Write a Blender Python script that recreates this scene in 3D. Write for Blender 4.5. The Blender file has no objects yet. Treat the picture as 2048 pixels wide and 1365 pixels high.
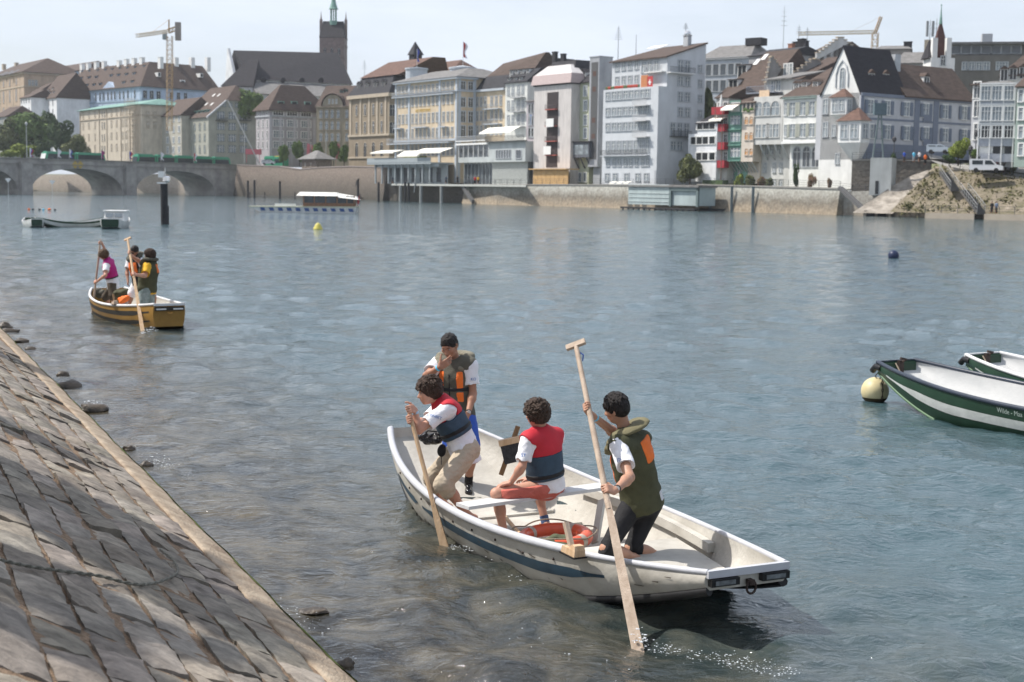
import bpy, math, random
import numpy as np
from mathutils import Vector, Matrix, Euler
from mathutils import noise as mnoise
random.seed(7); np.random.seed(7)
S = bpy.context.scene
COL = S.collection
R = math.radians
# ---------------------------------------------------------------- camera
CAMZ = 3.2; FPX = 2844.0; PITCH = R(6.07); ROLL = R(0.86)
cam_d = bpy.data.cameras.new('camera'); cam = bpy.data.objects.new('camera', cam_d); COL.objects.link(cam)
cam_d.lens = 50; cam_d.sensor_width = 36; cam_d.clip_end = 9000; cam_d.clip_start = 0.1
CM = Euler((math.pi/2-PITCH, 0, 0)).to_matrix() @ Matrix.Rotation(ROLL, 3, 'Z')
cam.matrix_world = Matrix.Translation((0, 0, CAMZ)) @ CM.to_4x4()
S.camera = cam
cam_d.dof.use_dof = True; cam_d.dof.focus_distance = 12.6; cam_d.dof.aperture_fstop = 3.6
CAM = Vector((0, 0, CAMZ)); CMI = CM.inverted()
def ray(px, py): return (CM @ Vector(((px-1024)/FPX, -(py-682.5)/FPX, -1.0)))
def at(px, py, z=0.0):
    d = ray(px, py); t = (z-CAMZ)/d.z; return CAM + d*t
def aD(px, py, D):
    d = ray(px, py); return CAM + d*(D/d.y)
def proj(p):
    q = CMI @ (Vector(p)-CAM); return (1024+FPX*q.x/-q.z, 682.5-FPX*q.y/-q.z)
# ---------------------------------------------------------------- tagging
def tag(o, label=None, cat=None, group=None, kind=None):
    if label: o['label'] = label
    if cat: o['category'] = cat
    if group: o['group'] = group
    if kind: o['kind'] = kind
    return o
def empty(name, loc=(0, 0, 0), rz=0.0, label=None, cat=None, group=None):
    o = bpy.data.objects.new(name, None); COL.objects.link(o); o.location = loc; o.rotation_euler = (0, 0, rz)
    o.empty_display_size = 0.2
    return tag(o, label, cat, group)
def link(name, me, parent=None, loc=None, rz=None):
    o = bpy.data.objects.new(name, me); COL.objects.link(o)
    if parent: o.parent = parent
    if loc is not None: o.location = loc
    if rz is not None: o.rotation_euler = (0, 0, rz)
    return o
def copy_tree(o, parent=None):
    c = o.copy(); COL.objects.link(c); c.parent = parent
    for ch in o.children: copy_tree(ch, c)
    return c
# ---------------------------------------------------------------- materials
MC = {}
def mat(name, col, rough=0.7, var=0.12, scale=3.0, bump=0.0, bscale=None, metal=0.0, spec=0.3, col2=None, stretch=None, sss=0, coat=0, emit=None, detail=6.0):
    """procedural material: base colour broken up by two noises, optional bump"""
    if name in MC: return MC[name]
    m = bpy.data.materials.new(name); m.use_nodes = True; MC[name] = m
    nt = m.node_tree; n = nt.nodes; l = nt.links; b = n['Principled BSDF']
    b.inputs['Roughness'].default_value = rough; b.inputs['Metallic'].default_value = metal
    b.inputs['Specular IOR Level'].default_value = spec
    if coat: b.inputs['Coat Weight'].default_value = coat; b.inputs['Coat Roughness'].default_value = 0.15
    if sss:
        b.inputs['Subsurface Weight'].default_value = sss; b.inputs['Subsurface Radius'].default_value = (0.012, 0.005, 0.003); b.inputs['Subsurface Scale'].default_value = 1.0
    tc = n.new('ShaderNodeTexCoord'); mp = n.new('ShaderNodeMapping'); l.new(tc.outputs['Object'], mp.inputs[0])
    if stretch: mp.inputs['Scale'].default_value = stretch
    nz = n.new('ShaderNodeTexNoise'); nz.inputs['Scale'].default_value = scale; nz.inputs['Detail'].default_value = detail; nz.inputs['Roughness'].default_value = 0.62
    l.new(mp.outputs[0], nz.inputs['Vector'])
    rp = n.new('ShaderNodeValToRGB'); l.new(nz.outputs['Fac'], rp.inputs[0])
    c1 = tuple(max(0, c*(1-var)) for c in col[:3])+(1,)
    c2 = tuple(min(1, c*(1+var)) for c in col[:3])+(1,) if col2 is None else tuple(col2)+(1,)
    rp.color_ramp.elements[0].position = 0.32; rp.color_ramp.elements[1].position = 0.68
    rp.color_ramp.elements[0].color = c1; rp.color_ramp.elements[1].color = c2
    l.new(rp.outputs[0], b.inputs['Base Color'])
    if bump:
        nb = n.new('ShaderNodeTexNoise'); nb.inputs['Scale'].default_value = bscale or scale*6; nb.inputs['Detail'].default_value = 4
        l.new(mp.outputs[0], nb.inputs['Vector'])
        bp = n.new('ShaderNodeBump'); bp.inputs['Strength'].default_value = min(1, bump); bp.inputs['Distance'].default_value = 0.02*max(1, bump)
        l.new(nb.outputs['Fac'], bp.inputs['Height']); l.new(bp.outputs[0], b.inputs['Normal'])
    if emit:
        b.inputs['Emission Color'].default_value = tuple(emit[:3])+(1,); b.inputs['Emission Strength'].default_value = emit[3]
    return m
# ---------------------------------------------------------------- mesh builder
class MB:
    def __init__(s): s.v = []; s.f = []; s.m = []
    def add(s, vs, fs, mi=0):
        o = len(s.v); s.v += [tuple(v) for v in vs]; s.f += [tuple(i+o for i in f) for f in fs]; s.m += [mi]*len(fs); return s
    def box(s, x0, y0, z0, x1, y1, z1, mi=0):
        return s.add([(x0,y0,z0),(x1,y0,z0),(x1,y1,z0),(x0,y1,z0),(x0,y0,z1),(x1,y0,z1),(x1,y1,z1),(x0,y1,z1)],
                     [(0,3,2,1),(4,5,6,7),(0,1,5,4),(1,2,6,5),(2,3,7,6),(3,0,4,7)], mi)
    def hexa(s, b, t, mi=0):   # bottom ring, top ring (n points each)
        n = len(b); return s.add(list(b)+list(t), [tuple(range(n-1,-1,-1)), tuple(range(n,2*n))]+[(i,(i+1)%n,n+(i+1)%n,n+i) for i in range(n)], mi)
    def bar(s, a, b, w, h=None, mi=0, up=(0,0,1)):
        a = Vector(a); b = Vector(b); d = (b-a).normalized(); u = Vector(up)
        if abs(d.dot(u)) > 0.98: u = Vector((1,0,0))
        x = d.cross(u).normalized(); y = x.cross(d); h = h or w; q = [x*(-w/2)+y*(-h/2), x*(w/2)+y*(-h/2), x*(w/2)+y*(h/2), x*(-w/2)+y*(h/2)]
        return s.hexa([a+k for k in q], [b+k for k in q], mi)
    def tube(s, pts, r, n=8, mi=0, cap=True):
        pts = [Vector(p) for p in pts]; rs = r if isinstance(r, (list, tuple)) else [r]*len(pts)
        rings = []; px = None
        for i, p in enumerate(pts):
            d = (pts[min(i+1,len(pts)-1)]-pts[max(i-1,0)]).normalized()
            if px is None: px = d.cross(Vector((0,0,1)) if abs(d.z) < .9 else Vector((1,0,0))).normalized()
            px = (px-d*px.dot(d)).normalized(); y = d.cross(px)
            rings.append([p+(px*math.cos(2*math.pi*k/n)+y*math.sin(2*math.pi*k/n))*rs[i] for k in range(n)])
        vs = [q for rg in rings for q in rg]; fs = []
        for i in range(len(pts)-1):
            for k in range(n): fs.append((i*n+k, i*n+(k+1)%n, (i+1)*n+(k+1)%n, (i+1)*n+k))
        if cap: fs.append(tuple(range(n-1,-1,-1))); fs.append(tuple(range((len(pts)-1)*n, len(pts)*n)))
        return s.add(vs, fs, mi)
    def ball(s, c, r, seg=12, rng=8, mi=0):
        r = (r, r, r) if isinstance(r, (int, float)) else r; c = Vector(c); vs = []; fs = []
        for i in range(rng+1):
            t = math.pi*i/rng
            for k in range(seg): vs.append(c+Vector((r[0]*math.sin(t)*math.cos(2*math.pi*k/seg), r[1]*math.sin(t)*math.sin(2*math.pi*k/seg), r[2]*math.cos(t))))
        for i in range(rng):
            for k in range(seg): fs.append((i*seg+k, (i+1)*seg+k, (i+1)*seg+(k+1)%seg, i*seg+(k+1)%seg))
        return s.add(vs, fs, mi)
    def lathe(s, c, prof, n=16, mi=0):
        c = Vector(c); vs = []; fs = []
        for (r, z) in prof:
            for k in range(n): vs.append(c+Vector((r*math.cos(2*math.pi*k/n), r*math.sin(2*math.pi*k/n), z)))
        for i in range(len(prof)-1):
            for k in range(n): fs.append((i*n+k, i*n+(k+1)%n, (i+1)*n+(k+1)%n, (i+1)*n+k))
        fs.append(tuple(range(n-1,-1,-1))); fs.append(tuple(range((len(prof)-1)*n, len(prof)*n)))
        return s.add(vs, fs, mi)
    def mesh(s, name, mats, smooth=False, weld=False):
        me = bpy.data.meshes.new(name); me.from_pydata(s.v, [], s.f)
        for m in (mats if isinstance(mats, (list, tuple)) else [mats]): me.materials.append(m)
        me.polygons.foreach_set('material_index', s.m)
        if smooth: me.polygons.foreach_set('use_smooth', [True]*len(s.f))
        me.validate(); me.update()
        if smooth:
            try: me.set_sharp_from_angle(angle=R(50))
            except Exception: pass
        return me
    def build(s, name, mats, parent=None, smooth=False, loc=None, rz=None):
        return link(name, s.mesh(name, mats, smooth), parent, loc, rz)
def grid_mesh(name, P, m, smooth=True):
    """P: (ny,nx,3) array"""
    ny, nx = P.shape[:2]; me = bpy.data.meshes.new(name)
    idx = np.arange(ny*nx).reshape(ny, nx)
    q = np.stack([idx[:-1,:-1], idx[:-1,1:], idx[1:,1:], idx[1:,:-1]], -1).reshape(-1, 4)
    me.vertices.add(ny*nx); me.vertices.foreach_set('co', P.reshape(-1).astype(np.float32))
    me.loops.add(q.size); me.loops.foreach_set('vertex_index', q.reshape(-1).astype(np.int32))
    me.polygons.add(len(q)); me.polygons.foreach_set('loop_start', (np.arange(len(q))*4).astype(np.int32))
    me.polygons.foreach_set('loop_total', np.full(len(q), 4, np.int32))
    me.polygons.foreach_set('use_smooth', np.full(len(q), smooth))
    me.materials.append(m); me.update(calc_edges=True); return me
def text_part(name, s, size, m, parent, M, extrude=0.002, align='CENTER'):
    cu = bpy.data.curves.new(name, 'FONT'); cu.body = s; cu.size = size; cu.extrude = extrude; cu.align_x = align; cu.align_y = 'CENTER'
    o = bpy.data.objects.new(name, cu); COL.objects.link(o)
    dg = bpy.context.evaluated_depsgraph_get(); me = bpy.data.meshes.new_from_object(o.evaluated_get(dg))
    bpy.data.objects.remove(o); me.materials.clear(); me.materials.append(m)
    t = link(name, me, parent); t.matrix_local = M; return t
# ================================================================ world / sun
SUN_AZ = Vector((-1.0, 0.22, 0)).normalized(); SUN_EL = R(54)
w = bpy.data.worlds.new('World'); S.world = w; w.use_nodes = True
nt = w.node_tree; n = nt.nodes; l = nt.links; bg = n['Background']
sky = n.new('ShaderNodeTexSky'); sky.sky_type = 'NISHITA'; sky.sun_disc = False; sky.sun_elevation = SUN_EL
sky.sun_rotation = math.atan2(SUN_AZ.x, SUN_AZ.y); sky.air_density = 1.0; sky.dust_density = 2.5; sky.ozone_density = 1.0
tc = n.new('ShaderNodeTexCoord'); mp = n.new('ShaderNodeMapping'); mp.inputs['Scale'].default_value = (1, 1, 5.0); l.new(tc.outputs['Generated'], mp.inputs[0])
nz = n.new('ShaderNodeTexNoise'); nz.inputs['Scale'].default_value = 3.2; nz.inputs['Detail'].default_value = 9; nz.inputs['Roughness'].default_value = 0.56; l.new(mp.outputs[0], nz.inputs['Vector'])
rp = n.new('ShaderNodeValToRGB'); rp.color_ramp.elements[0].position = 0.34; rp.color_ramp.elements[1].position = 0.66
rp.color_ramp.elements[0].color = (0.50, 0.50, 0.50, 1); rp.color_ramp.elements[1].color = (0.92, 0.92, 0.92, 1); l.new(nz.outputs['Fac'], rp.inputs[0])
mx = n.new('ShaderNodeMix'); mx.data_type = 'RGBA'; sep = n.new('ShaderNodeSeparateXYZ'); l.new(tc.outputs['Generated'], sep.inputs[0]); zr_ = n.new('ShaderNodeMapRange'); l.new(sep.outputs['Z'], zr_.inputs['Value'])
zr_.inputs['From Min'].default_value = 0.16; zr_.inputs['From Max'].default_value = 0.75; zr_.inputs['To Min'].default_value = 1.0; zr_.inputs['To Max'].default_value = 0.62
ml = n.new('ShaderNodeMath'); ml.operation = 'MULTIPLY'; l.new(rp.outputs[0], ml.inputs[0]); l.new(zr_.outputs[0], ml.inputs[1]); l.new(ml.outputs[0], mx.inputs['Factor']); l.new(sky.outputs[0], mx.inputs['A'])
mx.inputs['B'].default_value = (5.9, 6.4, 7.2, 1)       # thin bright high cloud
l.new(mx.outputs['Result'], bg.inputs['Color']); bg.inputs['Strength'].default_value = 0.118
sl = bpy.data.lights.new('sun', 'SUN'); so = bpy.data.objects.new('sun', sl); COL.objects.link(so)
sl.energy = 4.4; sl.angle = R(0.6); sl.color = (1.0, 0.95, 0.88)
sdir = SUN_AZ*math.cos(SUN_EL)+Vector((0, 0, math.sin(SUN_EL)))
so.rotation_euler = sdir.to_track_quat('Z', 'Y').to_euler(); so.location = (0, 0, 60)
S.view_settings.view_transform = 'Standard'; S.view_settings.look = 'None'; S.view_settings.gamma = 1.0; S.view_settings.exposure = 0.40
S.cycles.volume_bounces = 0; S.cycles.volume_step_rate = 4; S.cycles.max_bounces = 6; S.cycles.use_denoising = True
# ================================================================ bank geometry
RD = Vector((-0.42, 0.907, 0)).normalized()        # direction of the near bank, away from the camera
RN = Vector((-RD.y, RD.x, 0))                      # up the slope (left)
KE = Vector((-1.03, 8.76, 0.15))                   # a point on the kerb edge
SLOPE = 0.50
def bankP(s, w, h=0.0):                            # s along the bank, w up the slope, h above its surface
    p = KE+RD*s+RN*w; return Vector((p.x, p.y, 0.15+SLOPE*w+h))
# far bank waterline (photo px -> forward distance)
FB = [(380, 480), (470, 450), (600, 410), (790, 350), (1000, 305), (1250, 272), (1400, 255), (1650, 228), (1780, 216), (2048, 199), (2400, 180)]
def fbD(px):
    for (a, A), (b, B) in zip(FB, FB[1:]):
        if px <= b: return A+(B-A)*(px-a)/(b-a)
    return FB[-1][1]
# ---------------------------------------------------------------- water
def water_material():
    m = bpy.data.materials.new('river_water'); m.use_nodes = True; nt = m.node_tree; n = nt.nodes; l = nt.links; b = n['Principled BSDF']
    g = n.new('ShaderNodeNewGeometry'); 
    # distance from the kerb line -> river bed colour seen through shallow water
    dt = n.new('ShaderNodeVectorMath'); dt.operation = 'DOT_PRODUCT'; l.new(g.outputs['Position'], dt.inputs[0]); dt.inputs[1].default_value = (-RN.x, -RN.y, 0)
    off = -(KE.x*RN.x+KE.y*RN.y)
    mr = n.new('ShaderNodeMapRange'); l.new(dt.outputs['Value'], mr.inputs['Value']); mr.inputs['From Min'].default_value = off+0.0; mr.inputs['From Max'].default_value = off+6.5
    mr.inputs['To Min'].default_value = 0; mr.inputs['To Max'].default_value = 1; mr.interpolation_type = 'SMOOTHSTEP'
    vz = n.new('ShaderNodeTexVoronoi'); vz.inputs['Scale'].default_value = 7.0; l.new(g.outputs['Position'], vz.inputs['Vector'])
    nz = n.new('ShaderNodeTexNoise'); nz.inputs['Scale'].default_value = 1.6; nz.inputs['Detail'].default_value = 7; nz.inputs['Distortion'].default_value = 1.2; l.new(g.outputs['Position'], nz.inputs['Vector'])
    r1 = n.new('ShaderNodeValToRGB'); l.new(nz.outputs['Fac'], r1.inputs[0])
    r1.color_ramp.elements[0].position = 0.38; r1.color_ramp.elements[0].color = (0.024, 0.020, 0.011, 1)
    r1.color_ramp.elements[1].position = 0.64; r1.color_ramp.elements[1].color = (0.115, 0.095, 0.060, 1)
    mv = n.new('ShaderNodeMix'); mv.data_type = 'RGBA'; mv.blend_type = 'MULTIPLY'; mv.inputs['Factor'].default_value = 0.55; l.new(r1.outputs[0], mv.inputs['A']); l.new(vz.outputs['Distance'], mv.inputs['B'])
    mm = n.new('ShaderNodeMix'); mm.data_type = 'RGBA'; l.new(mr.outputs[0], mm.inputs['Factor']); l.new(mv.outputs['Result'], mm.inputs['A']); mm.inputs['B'].default_value = (0.044, 0.082, 0.094, 1)
    l.new(mm.outputs['Result'], b.inputs['Base Color'])
    b.inputs['Roughness'].default_value = 0.06; b.inputs['IOR'].default_value = 1.62; b.inputs['Specular IOR Level'].default_value = 0.5
    # ripples too fine for the mesh
    mp = n.new('ShaderNodeMapping'); mp.inputs['Rotation'].default_value = (0, 0, R(25)); mp.inputs['Scale'].default_value = (1, 1.5, 1); l.new(g.outputs['Position'], mp.inputs[0])
    def nzb(sc, det): 
        q = n.new('ShaderNodeTexNoise'); q.inputs['Scale'].default_value = sc; q.inputs['Detail'].default_value = det; q.inputs['Roughness'].default_value = 0.55; q.inputs['Distortion'].default_value = 0.6; l.new(mp.outputs[0], q.inputs['Vector']); return q
    a = nzb(7.5, 4); c = nzb(2.6, 4); c2 = nzb(1.05, 7); c2.inputs['Roughness'].default_value = .66
    b1 = n.new('ShaderNodeBump'); b1.inputs['Strength'].default_value = 1; b1.inputs['Distance'].default_value = 0.03; l.new(a.outputs['Fac'], b1.inputs['Height'])
    # wavelet slopes too small for the mesh further out: tilt the normal directly
    sx = n.new('ShaderNodeSeparateXYZ'); l.new(g.outputs['Position'], sx.inputs[0]); kr = n.new('ShaderNodeMapRange'); l.new(sx.outputs['Y'], kr.inputs['Value'])
    kr.inputs['From Min'].default_value = 8; kr.inputs['From Max'].default_value = 70; kr.inputs['To Min'].default_value = 0.34; kr.inputs['To Max'].default_value = 0.62
    av = n.new('ShaderNodeVectorMath'); av.operation = 'MULTIPLY_ADD'; l.new(c2.outputs['Color'], av.inputs[0]); av.inputs[1].default_value = (.75, .75, .75); l.new(c.outputs['Color'], av.inputs[2])
    sb = n.new('ShaderNodeVectorMath'); sb.operation = 'SUBTRACT'; l.new(av.outputs[0], sb.inputs[0]); sb.inputs[1].default_value = (.875, .875, .875)
    mu = n.new('ShaderNodeVectorMath'); mu.operation = 'MULTIPLY'; l.new(sb.outputs[0], mu.inputs[0]); mu.inputs[1].default_value = (1, 1, 0)
    sc = n.new('ShaderNodeVectorMath'); sc.operation = 'SCALE'; l.new(mu.outputs[0], sc.inputs[0]); l.new(kr.outputs[0], sc.inputs['Scale'])
    ad = n.new('ShaderNodeVectorMath'); ad.operation = 'ADD'; l.new(b1.outputs[0], ad.inputs[0]); l.new(sc.outputs[0], ad.inputs[1])
    nm = n.new('ShaderNodeVectorMath'); nm.operation = 'NORMALIZE'; l.new(ad.outputs[0], nm.inputs[0]); l.new(nm.outputs[0], b.inputs['Normal'])
    return m
def waves(X, Y, D):
    rs = np.random.RandomState(3); Z = np.zeros_like(X)
    for lam, A, k in ((2.6, .012, 6), (1.3, .011, 8), (.7, .0085, 12), (.38, .0048, 14), (.2, .0024, 12)):
        fade = np.clip(1.5-D/(lam*42.0), 0, 1)
        env = 0.65+0.35*np.sin(X*1.3/lam*.31+Y*.17/lam+lam*7)*np.sin(Y*.41/lam-X*.11/lam+2)
        for i in range(k):
            th = math.radians(65)+rs.normal(0, .75); kk = 2*math.pi/(lam*rs.uniform(.7, 1.35)); ph = rs.uniform(0, 6.28)
            Z += fade*env*A/math.sqrt(k)*1.25*np.sin(kk*(X*math.cos(th)+Y*math.sin(th))+ph+0.5*np.sin(kk*.23*(X-Y*.7)+ph))
    return Z
WM = water_material()
def build_water():
    # rows follow growing distance, columns spread with it; near rows are fine enough to carry real waves
    ds = [4.5]
    while ds[-1] < 640: ds.append(ds[-1]*1.0+max(0.022, 0.0000105*FPX*ds[-1]**1.35*0.055))
    ds = np.array(ds); nx = 560; t = np.linspace(-1, 1, nx)
    X = np.outer(ds*0.62+4.0, t); Y = np.repeat(ds[:, None], nx, 1)
    Z = waves(X, Y, Y)
    Z = Z*2.1
    for B_ in Boat.FLOAT:
        if B_.c.y > 30: continue
        c, sn = B_.R3[0][0], B_.R3[1][0]; lx = (X-B_.c.x)*c+(Y-B_.c.y)*sn; ly = -(X-B_.c.x)*sn+(Y-B_.c.y)*c; u = np.clip(np.abs(lx)/B_.h, 0, 1); we = np.where(lx > 0, B_.wend2, B_.wend); w = we+(B_.wmid-we)*(1-u**np.where(lx > 0, B_.pw, 2.3)); wb = w*(B_.bot+(.93-B_.bot)*u**3); zb = -.09+(np.where(lx > 0, B_.zend2, B_.zend)-B_.tip+.09)*np.clip((u-np.where(lx > 0, B_.rk0, .46))/(1-np.where(lx > 0, B_.rk0, .46)), 0, 1)**np.where(lx > 0, B_.rke, 1.55)
        t = np.clip((0-zb)/(B_.zmid-zb), 0, 1); wl = wb+(w-wb)*t*.7; ins = (zb < -.012) & (np.abs(ly) < wl-.004) & (np.abs(lx) < B_.h); Z[ins] = -.6
    o = link('river', grid_mesh('river', np.stack([X, Y, Z], -1), WM)); tag(o, kind='structure', label='blue green rippling river water')
# ---------------------------------------------------------------- far ground
gm = mat('far_ground', (0.12, 0.13, 0.07), 0.95, 0.3, 0.05)
def ribbon(name, inner, z_in, outer_dist, z_out, m, label):
    b = MB(); vs = []; 
    for px, D in FB:
        a = aD(px, 380, D); vs.append(Vector((a.x, a.y, z_in)))
    outs = [v+Vector((0.818, 0.574, 0))*outer_dist for v in vs]
    for o in outs: o.z = z_out
    for i in range(len(vs)-1):
        b.add([vs[i], vs[i+1], outs[i+1], outs[i]], [(0, 1, 2, 3)])
    return b
fbpt = [aD(px, 380, D) for px, D in FB]
BN = Vector((0.818, 0.574, 0)); BU = Vector((0.574, -0.818, 0))
b = MB()
prof = [(-1.5, -1.0), (3.0, 3.9), (16, 4.0), (40, 9), (90, 14), (300, 15), (2500, 20)]
for i in range(len(fbpt)-1):
    for (d0, z0), (d1, z1) in zip(prof[1:], prof[2:]):
        p = fbpt[i]; q = fbpt[i+1]
        if i >= 7: p = p+BN*13; q = q+BN*13
        A = p+BN*d0; B = q+BN*d0; Cc = q+BN*d1; Dd = p+BN*d1
        b.add([(A.x,A.y,z0),(B.x,B.y,z0),(Cc.x,Cc.y,z1),(Dd.x,Dd.y,z1)], [(0,1,2,3)])
tag(b.build('far_ground', gm), 'grassy ground of the old town bank', kind='structure')
# land beyond the river bend, left
b = MB(); b.add([(-900, 560, 0.3), (-60, 560, 0.3), (200, 900, 12), (600, 3500, 25), (-2500, 3500, 25)], [(0,1,2,3,4)])
tag(b.build('hill_ground', gm), 'land rising beyond the bridge', kind='structure')
# river bed closes the world below the water
b = MB(); b.add([(-3000,-200,-2.2),(3000,-200,-2.2),(3000,3500,-2.2),(-3000,3500,-2.2)],[(0,1,2,3)])
tag(b.build('river_bed', mat('river_bed', (0.06,0.05,0.03), .9)), 'muddy river bed', kind='structure')
# ---------------------------------------------------------------- embankment of stone blocks
def stone_mat(name, c1, c2, bump=0.6):
    m = mat(name, c1, 0.86, 0.0, 5.0, bump, 22, col2=c2, detail=9); return m
sm = bpy.data.materials.new('paving_stone'); sm.use_nodes = True
nt = sm.node_tree; n = nt.nodes; l = nt.links; bs = n['Principled BSDF']; bs.inputs['Roughness'].default_value = 0.85; bs.inputs['Specular IOR Level'].default_value = 0.25
at_ = n.new('ShaderNodeAttribute'); at_.attribute_name = 'tint'
tc = n.new('ShaderNodeTexCoord'); mp = n.new('ShaderNodeMapping'); mp.inputs['Rotation'].default_value = (0, 0, R(24)); mp.inputs['Scale'].default_value = (1.0, 1.5, 1.0); l.new(tc.outputs['Object'], mp.inputs[0])
n1 = n.new('ShaderNodeTexNoise'); n1.inputs['Scale'].default_value = 4.5; n1.inputs['Detail'].default_value = 10; n1.inputs['Roughness'].default_value = 0.68; l.new(mp.outputs[0], n1.inputs['Vector'])
r1 = n.new('ShaderNodeValToRGB'); l.new(n1.outputs['Fac'], r1.inputs[0]); e = r1.color_ramp.elements
e[0].position = 0.34; e[0].color = (0.135, 0.119, 0.102, 1); e[1].position = 0.66; e[1].color = (0.36, 0.318, 0.270, 1)
q = e.new(0.5); q.color = (0.24, 0.213, 0.182, 1)
mxx = n.new('ShaderNodeMix'); mxx.data_type = 'RGBA'; mxx.blend_type = 'MULTIPLY'; mxx.inputs['Factor'].default_value = 1; l.new(r1.outputs[0], mxx.inputs['A']); l.new(at_.outputs['Color'], mxx.inputs['B'])
l.new(mxx.outputs['Result'], bs.inputs['Base Color'])
n2 = n.new('ShaderNodeTexNoise'); n2.inputs['Scale'].default_value = 16; n2.inputs['Detail'].default_value = 10; n2.inputs['Roughness'].default_value = 0.7; l.new(mp.outputs[0], n2.inputs['Vector'])
bp = n.new('ShaderNodeBump'); bp.inputs['Strength'].default_value = 0.9; bp.inputs['Distance'].default_value = 0.02; l.new(n2.outputs['Fac'], bp.inputs['Height']); l.new(bp.outputs[0], bs.inputs['Normal'])
def build_embankment():
    rs = random.Random(5); V = []; F = []; T = []
    w = 0.29; row = 0
    while w < 7.2:
        rw = rs.uniform(0.235, 0.30); s = -6.0+rs.uniform(-.4, 0)
        smax = 62 if w < 5 else 40
        while s < smax:
            ln = rs.uniform(0.34, 0.62)*(1 if s < 18 else 1.6); g = 0.010+rs.random()*0.010
            tilt = rs.gauss(0, .010); tl2 = rs.gauss(0, .008); h0 = rs.gauss(0, .008); sk = rs.uniform(-.05, .05)
            n0 = 7 if s < 10 else 3; m0 = 5 if s < 10 else 3
            base = len(V); tv = rs.uniform(.74, 1.18); tc = (tv*rs.uniform(.97, 1.04), tv, tv*rs.uniform(.94, 1.02))
            for i in range(n0+1):
                for j in range(m0+1):
                    u = i/n0; v = j/m0
                    e = (min(u, 1-u) < 1e-6) or (min(v, 1-v) < 1e-6)
                    ss = s+g*.5+(ln-g)*u+sk*(v-.5); ww = w+g+(rw-2*g)*v
                    ss += rs.uniform(-.008, .008); ww += rs.uniform(-.006, .006)
                    h = h0+tilt*(u-.5)*2+tl2*(v-.5)*2+rs.gauss(0, .0055)-(0.013 if e else 0)
                    V.append(bankP(ss, ww, h)); 
            nn = m0+1
            for i in range(n0):
                for j in range(m0): F.append((base+i*nn+j, base+(i+1)*nn+j, base+(i+1)*nn+j+1, base+i*nn+j+1)); T.append(tc)
            # skirts
            rim = [i*nn for i in range(n0+1)]+[n0*nn+j for j in range(1, m0+1)]+[i*nn+m0 for i in range(n0-1, -1, -1)]+[j for j in range(m0-1, 0, -1)]
            lo = len(V)
            for k in rim: p = V[base+k].copy(); p.z -= 0.06; V.append(p)
            for k in range(len(rim)):
                F.append((base+rim[(k+1)%len(rim)], base+rim[k], lo+k, lo+(k+1)%len(rim))); T.append(tuple(c*.8 for c in tc))
            s += ln
        w += rw; row += 1
    me = bpy.data.meshes.new('embankment'); me.from_pydata([tuple(v) for v in V], [], F); me.materials.append(sm)
    me.polygons.foreach_set('use_smooth', [True]*len(F))
    ca = me.color_attributes.new('tint', 'FLOAT_COLOR', 'CORNER'); arr = np.array([t+(1,) for f, t in zip(F, T) for _ in f], np.float32).reshape(-1); ca.data.foreach_set('color', arr)
    me.set_sharp_from_angle(angle=R(42)); me.update()
    o = link('embankment', me); tag(o, 'sloping embankment of grey stone blocks', kind='structure')
build_embankment()
# bedding sand between the blocks
jm = mat('joint_gravel', (0.13, 0.088, 0.055), 0.95, 0, 30, 0.9, 60, col2=(0.30, 0.21, 0.14))
ss = np.linspace(-7, 65, 700); wv = np.linspace(0.25, 7.3, 60)
Pg = np.zeros((len(ss), len(wv), 3)); rsn = np.random.RandomState(1)
for i, s_ in enumerate(ss):
    for j, w_ in enumerate(wv): Pg[i, j] = bankP(s_, w_, -0.024+rsn.uniform(-.006, .006))
tag(link('bedding_sand', grid_mesh('bedding_sand', Pg[:, ::-1], jm)), 'reddish grit filling the joints of the embankment', kind='structure')
# kerb beam at the water edge
km = mat('kerb_stone', (0.20, 0.15, 0.105), 0.88, 0, 4, 0.9, 40, col2=(0.40, 0.33, 0.25), detail=10)
ss = np.linspace(-7, 65, 900); wv = np.array([0.0, 0.0, 0.015, .04, .08, .12, .16, .20, .24, .27, .28])
Pk = np.zeros((len(ss), len(wv), 3))
for i, s_ in enumerate(ss):
    wob = 0.012*math.sin(s_*1.7)+0.008*math.sin(s_*5.1+1)
    for j, w_ in enumerate(wv):
        hh = [-0.55, -0.03, 0.0, .006, .008, .006, .008, .006, .004, -.01, -.06][j]
        Pk[i, j] = bankP(s_, w_+wob*(1 if 0 < j < 10 else (1 if j == 0 else .3)), hh+(rsn.uniform(-.004, .004) if 2 < j < 9 else 0))
tag(link('embankment_kerb', grid_mesh('embankment_kerb', Pk[:, ::-1], km)), 'sandy kerb beam along the foot of the embankment', kind='structure')
# green algae line on the kerb edge
am = mat('algae', (0.10, 0.13, 0.015), 0.9, 0.4, 25)
Pa = np.zeros((len(ss), 3, 3))
for i, s_ in enumerate(ss):
    wob = 0.012*math.sin(s_*1.7)+0.008*math.sin(s_*5.1+1); wd = 0.022+0.012*math.sin(s_*3.3)+0.01*math.sin(s_*9.7)
    Pa[i, 0] = bankP(s_, wob-.004, -.09); Pa[i, 1] = bankP(s_, wob-.003, .002); Pa[i, 2] = bankP(s_, wob+max(.008, wd), .011)
tag(link('algae', grid_mesh('algae', Pa[:, ::-1], am)), 'bright green algae fringe on the kerb edge', kind='stuff')
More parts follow.
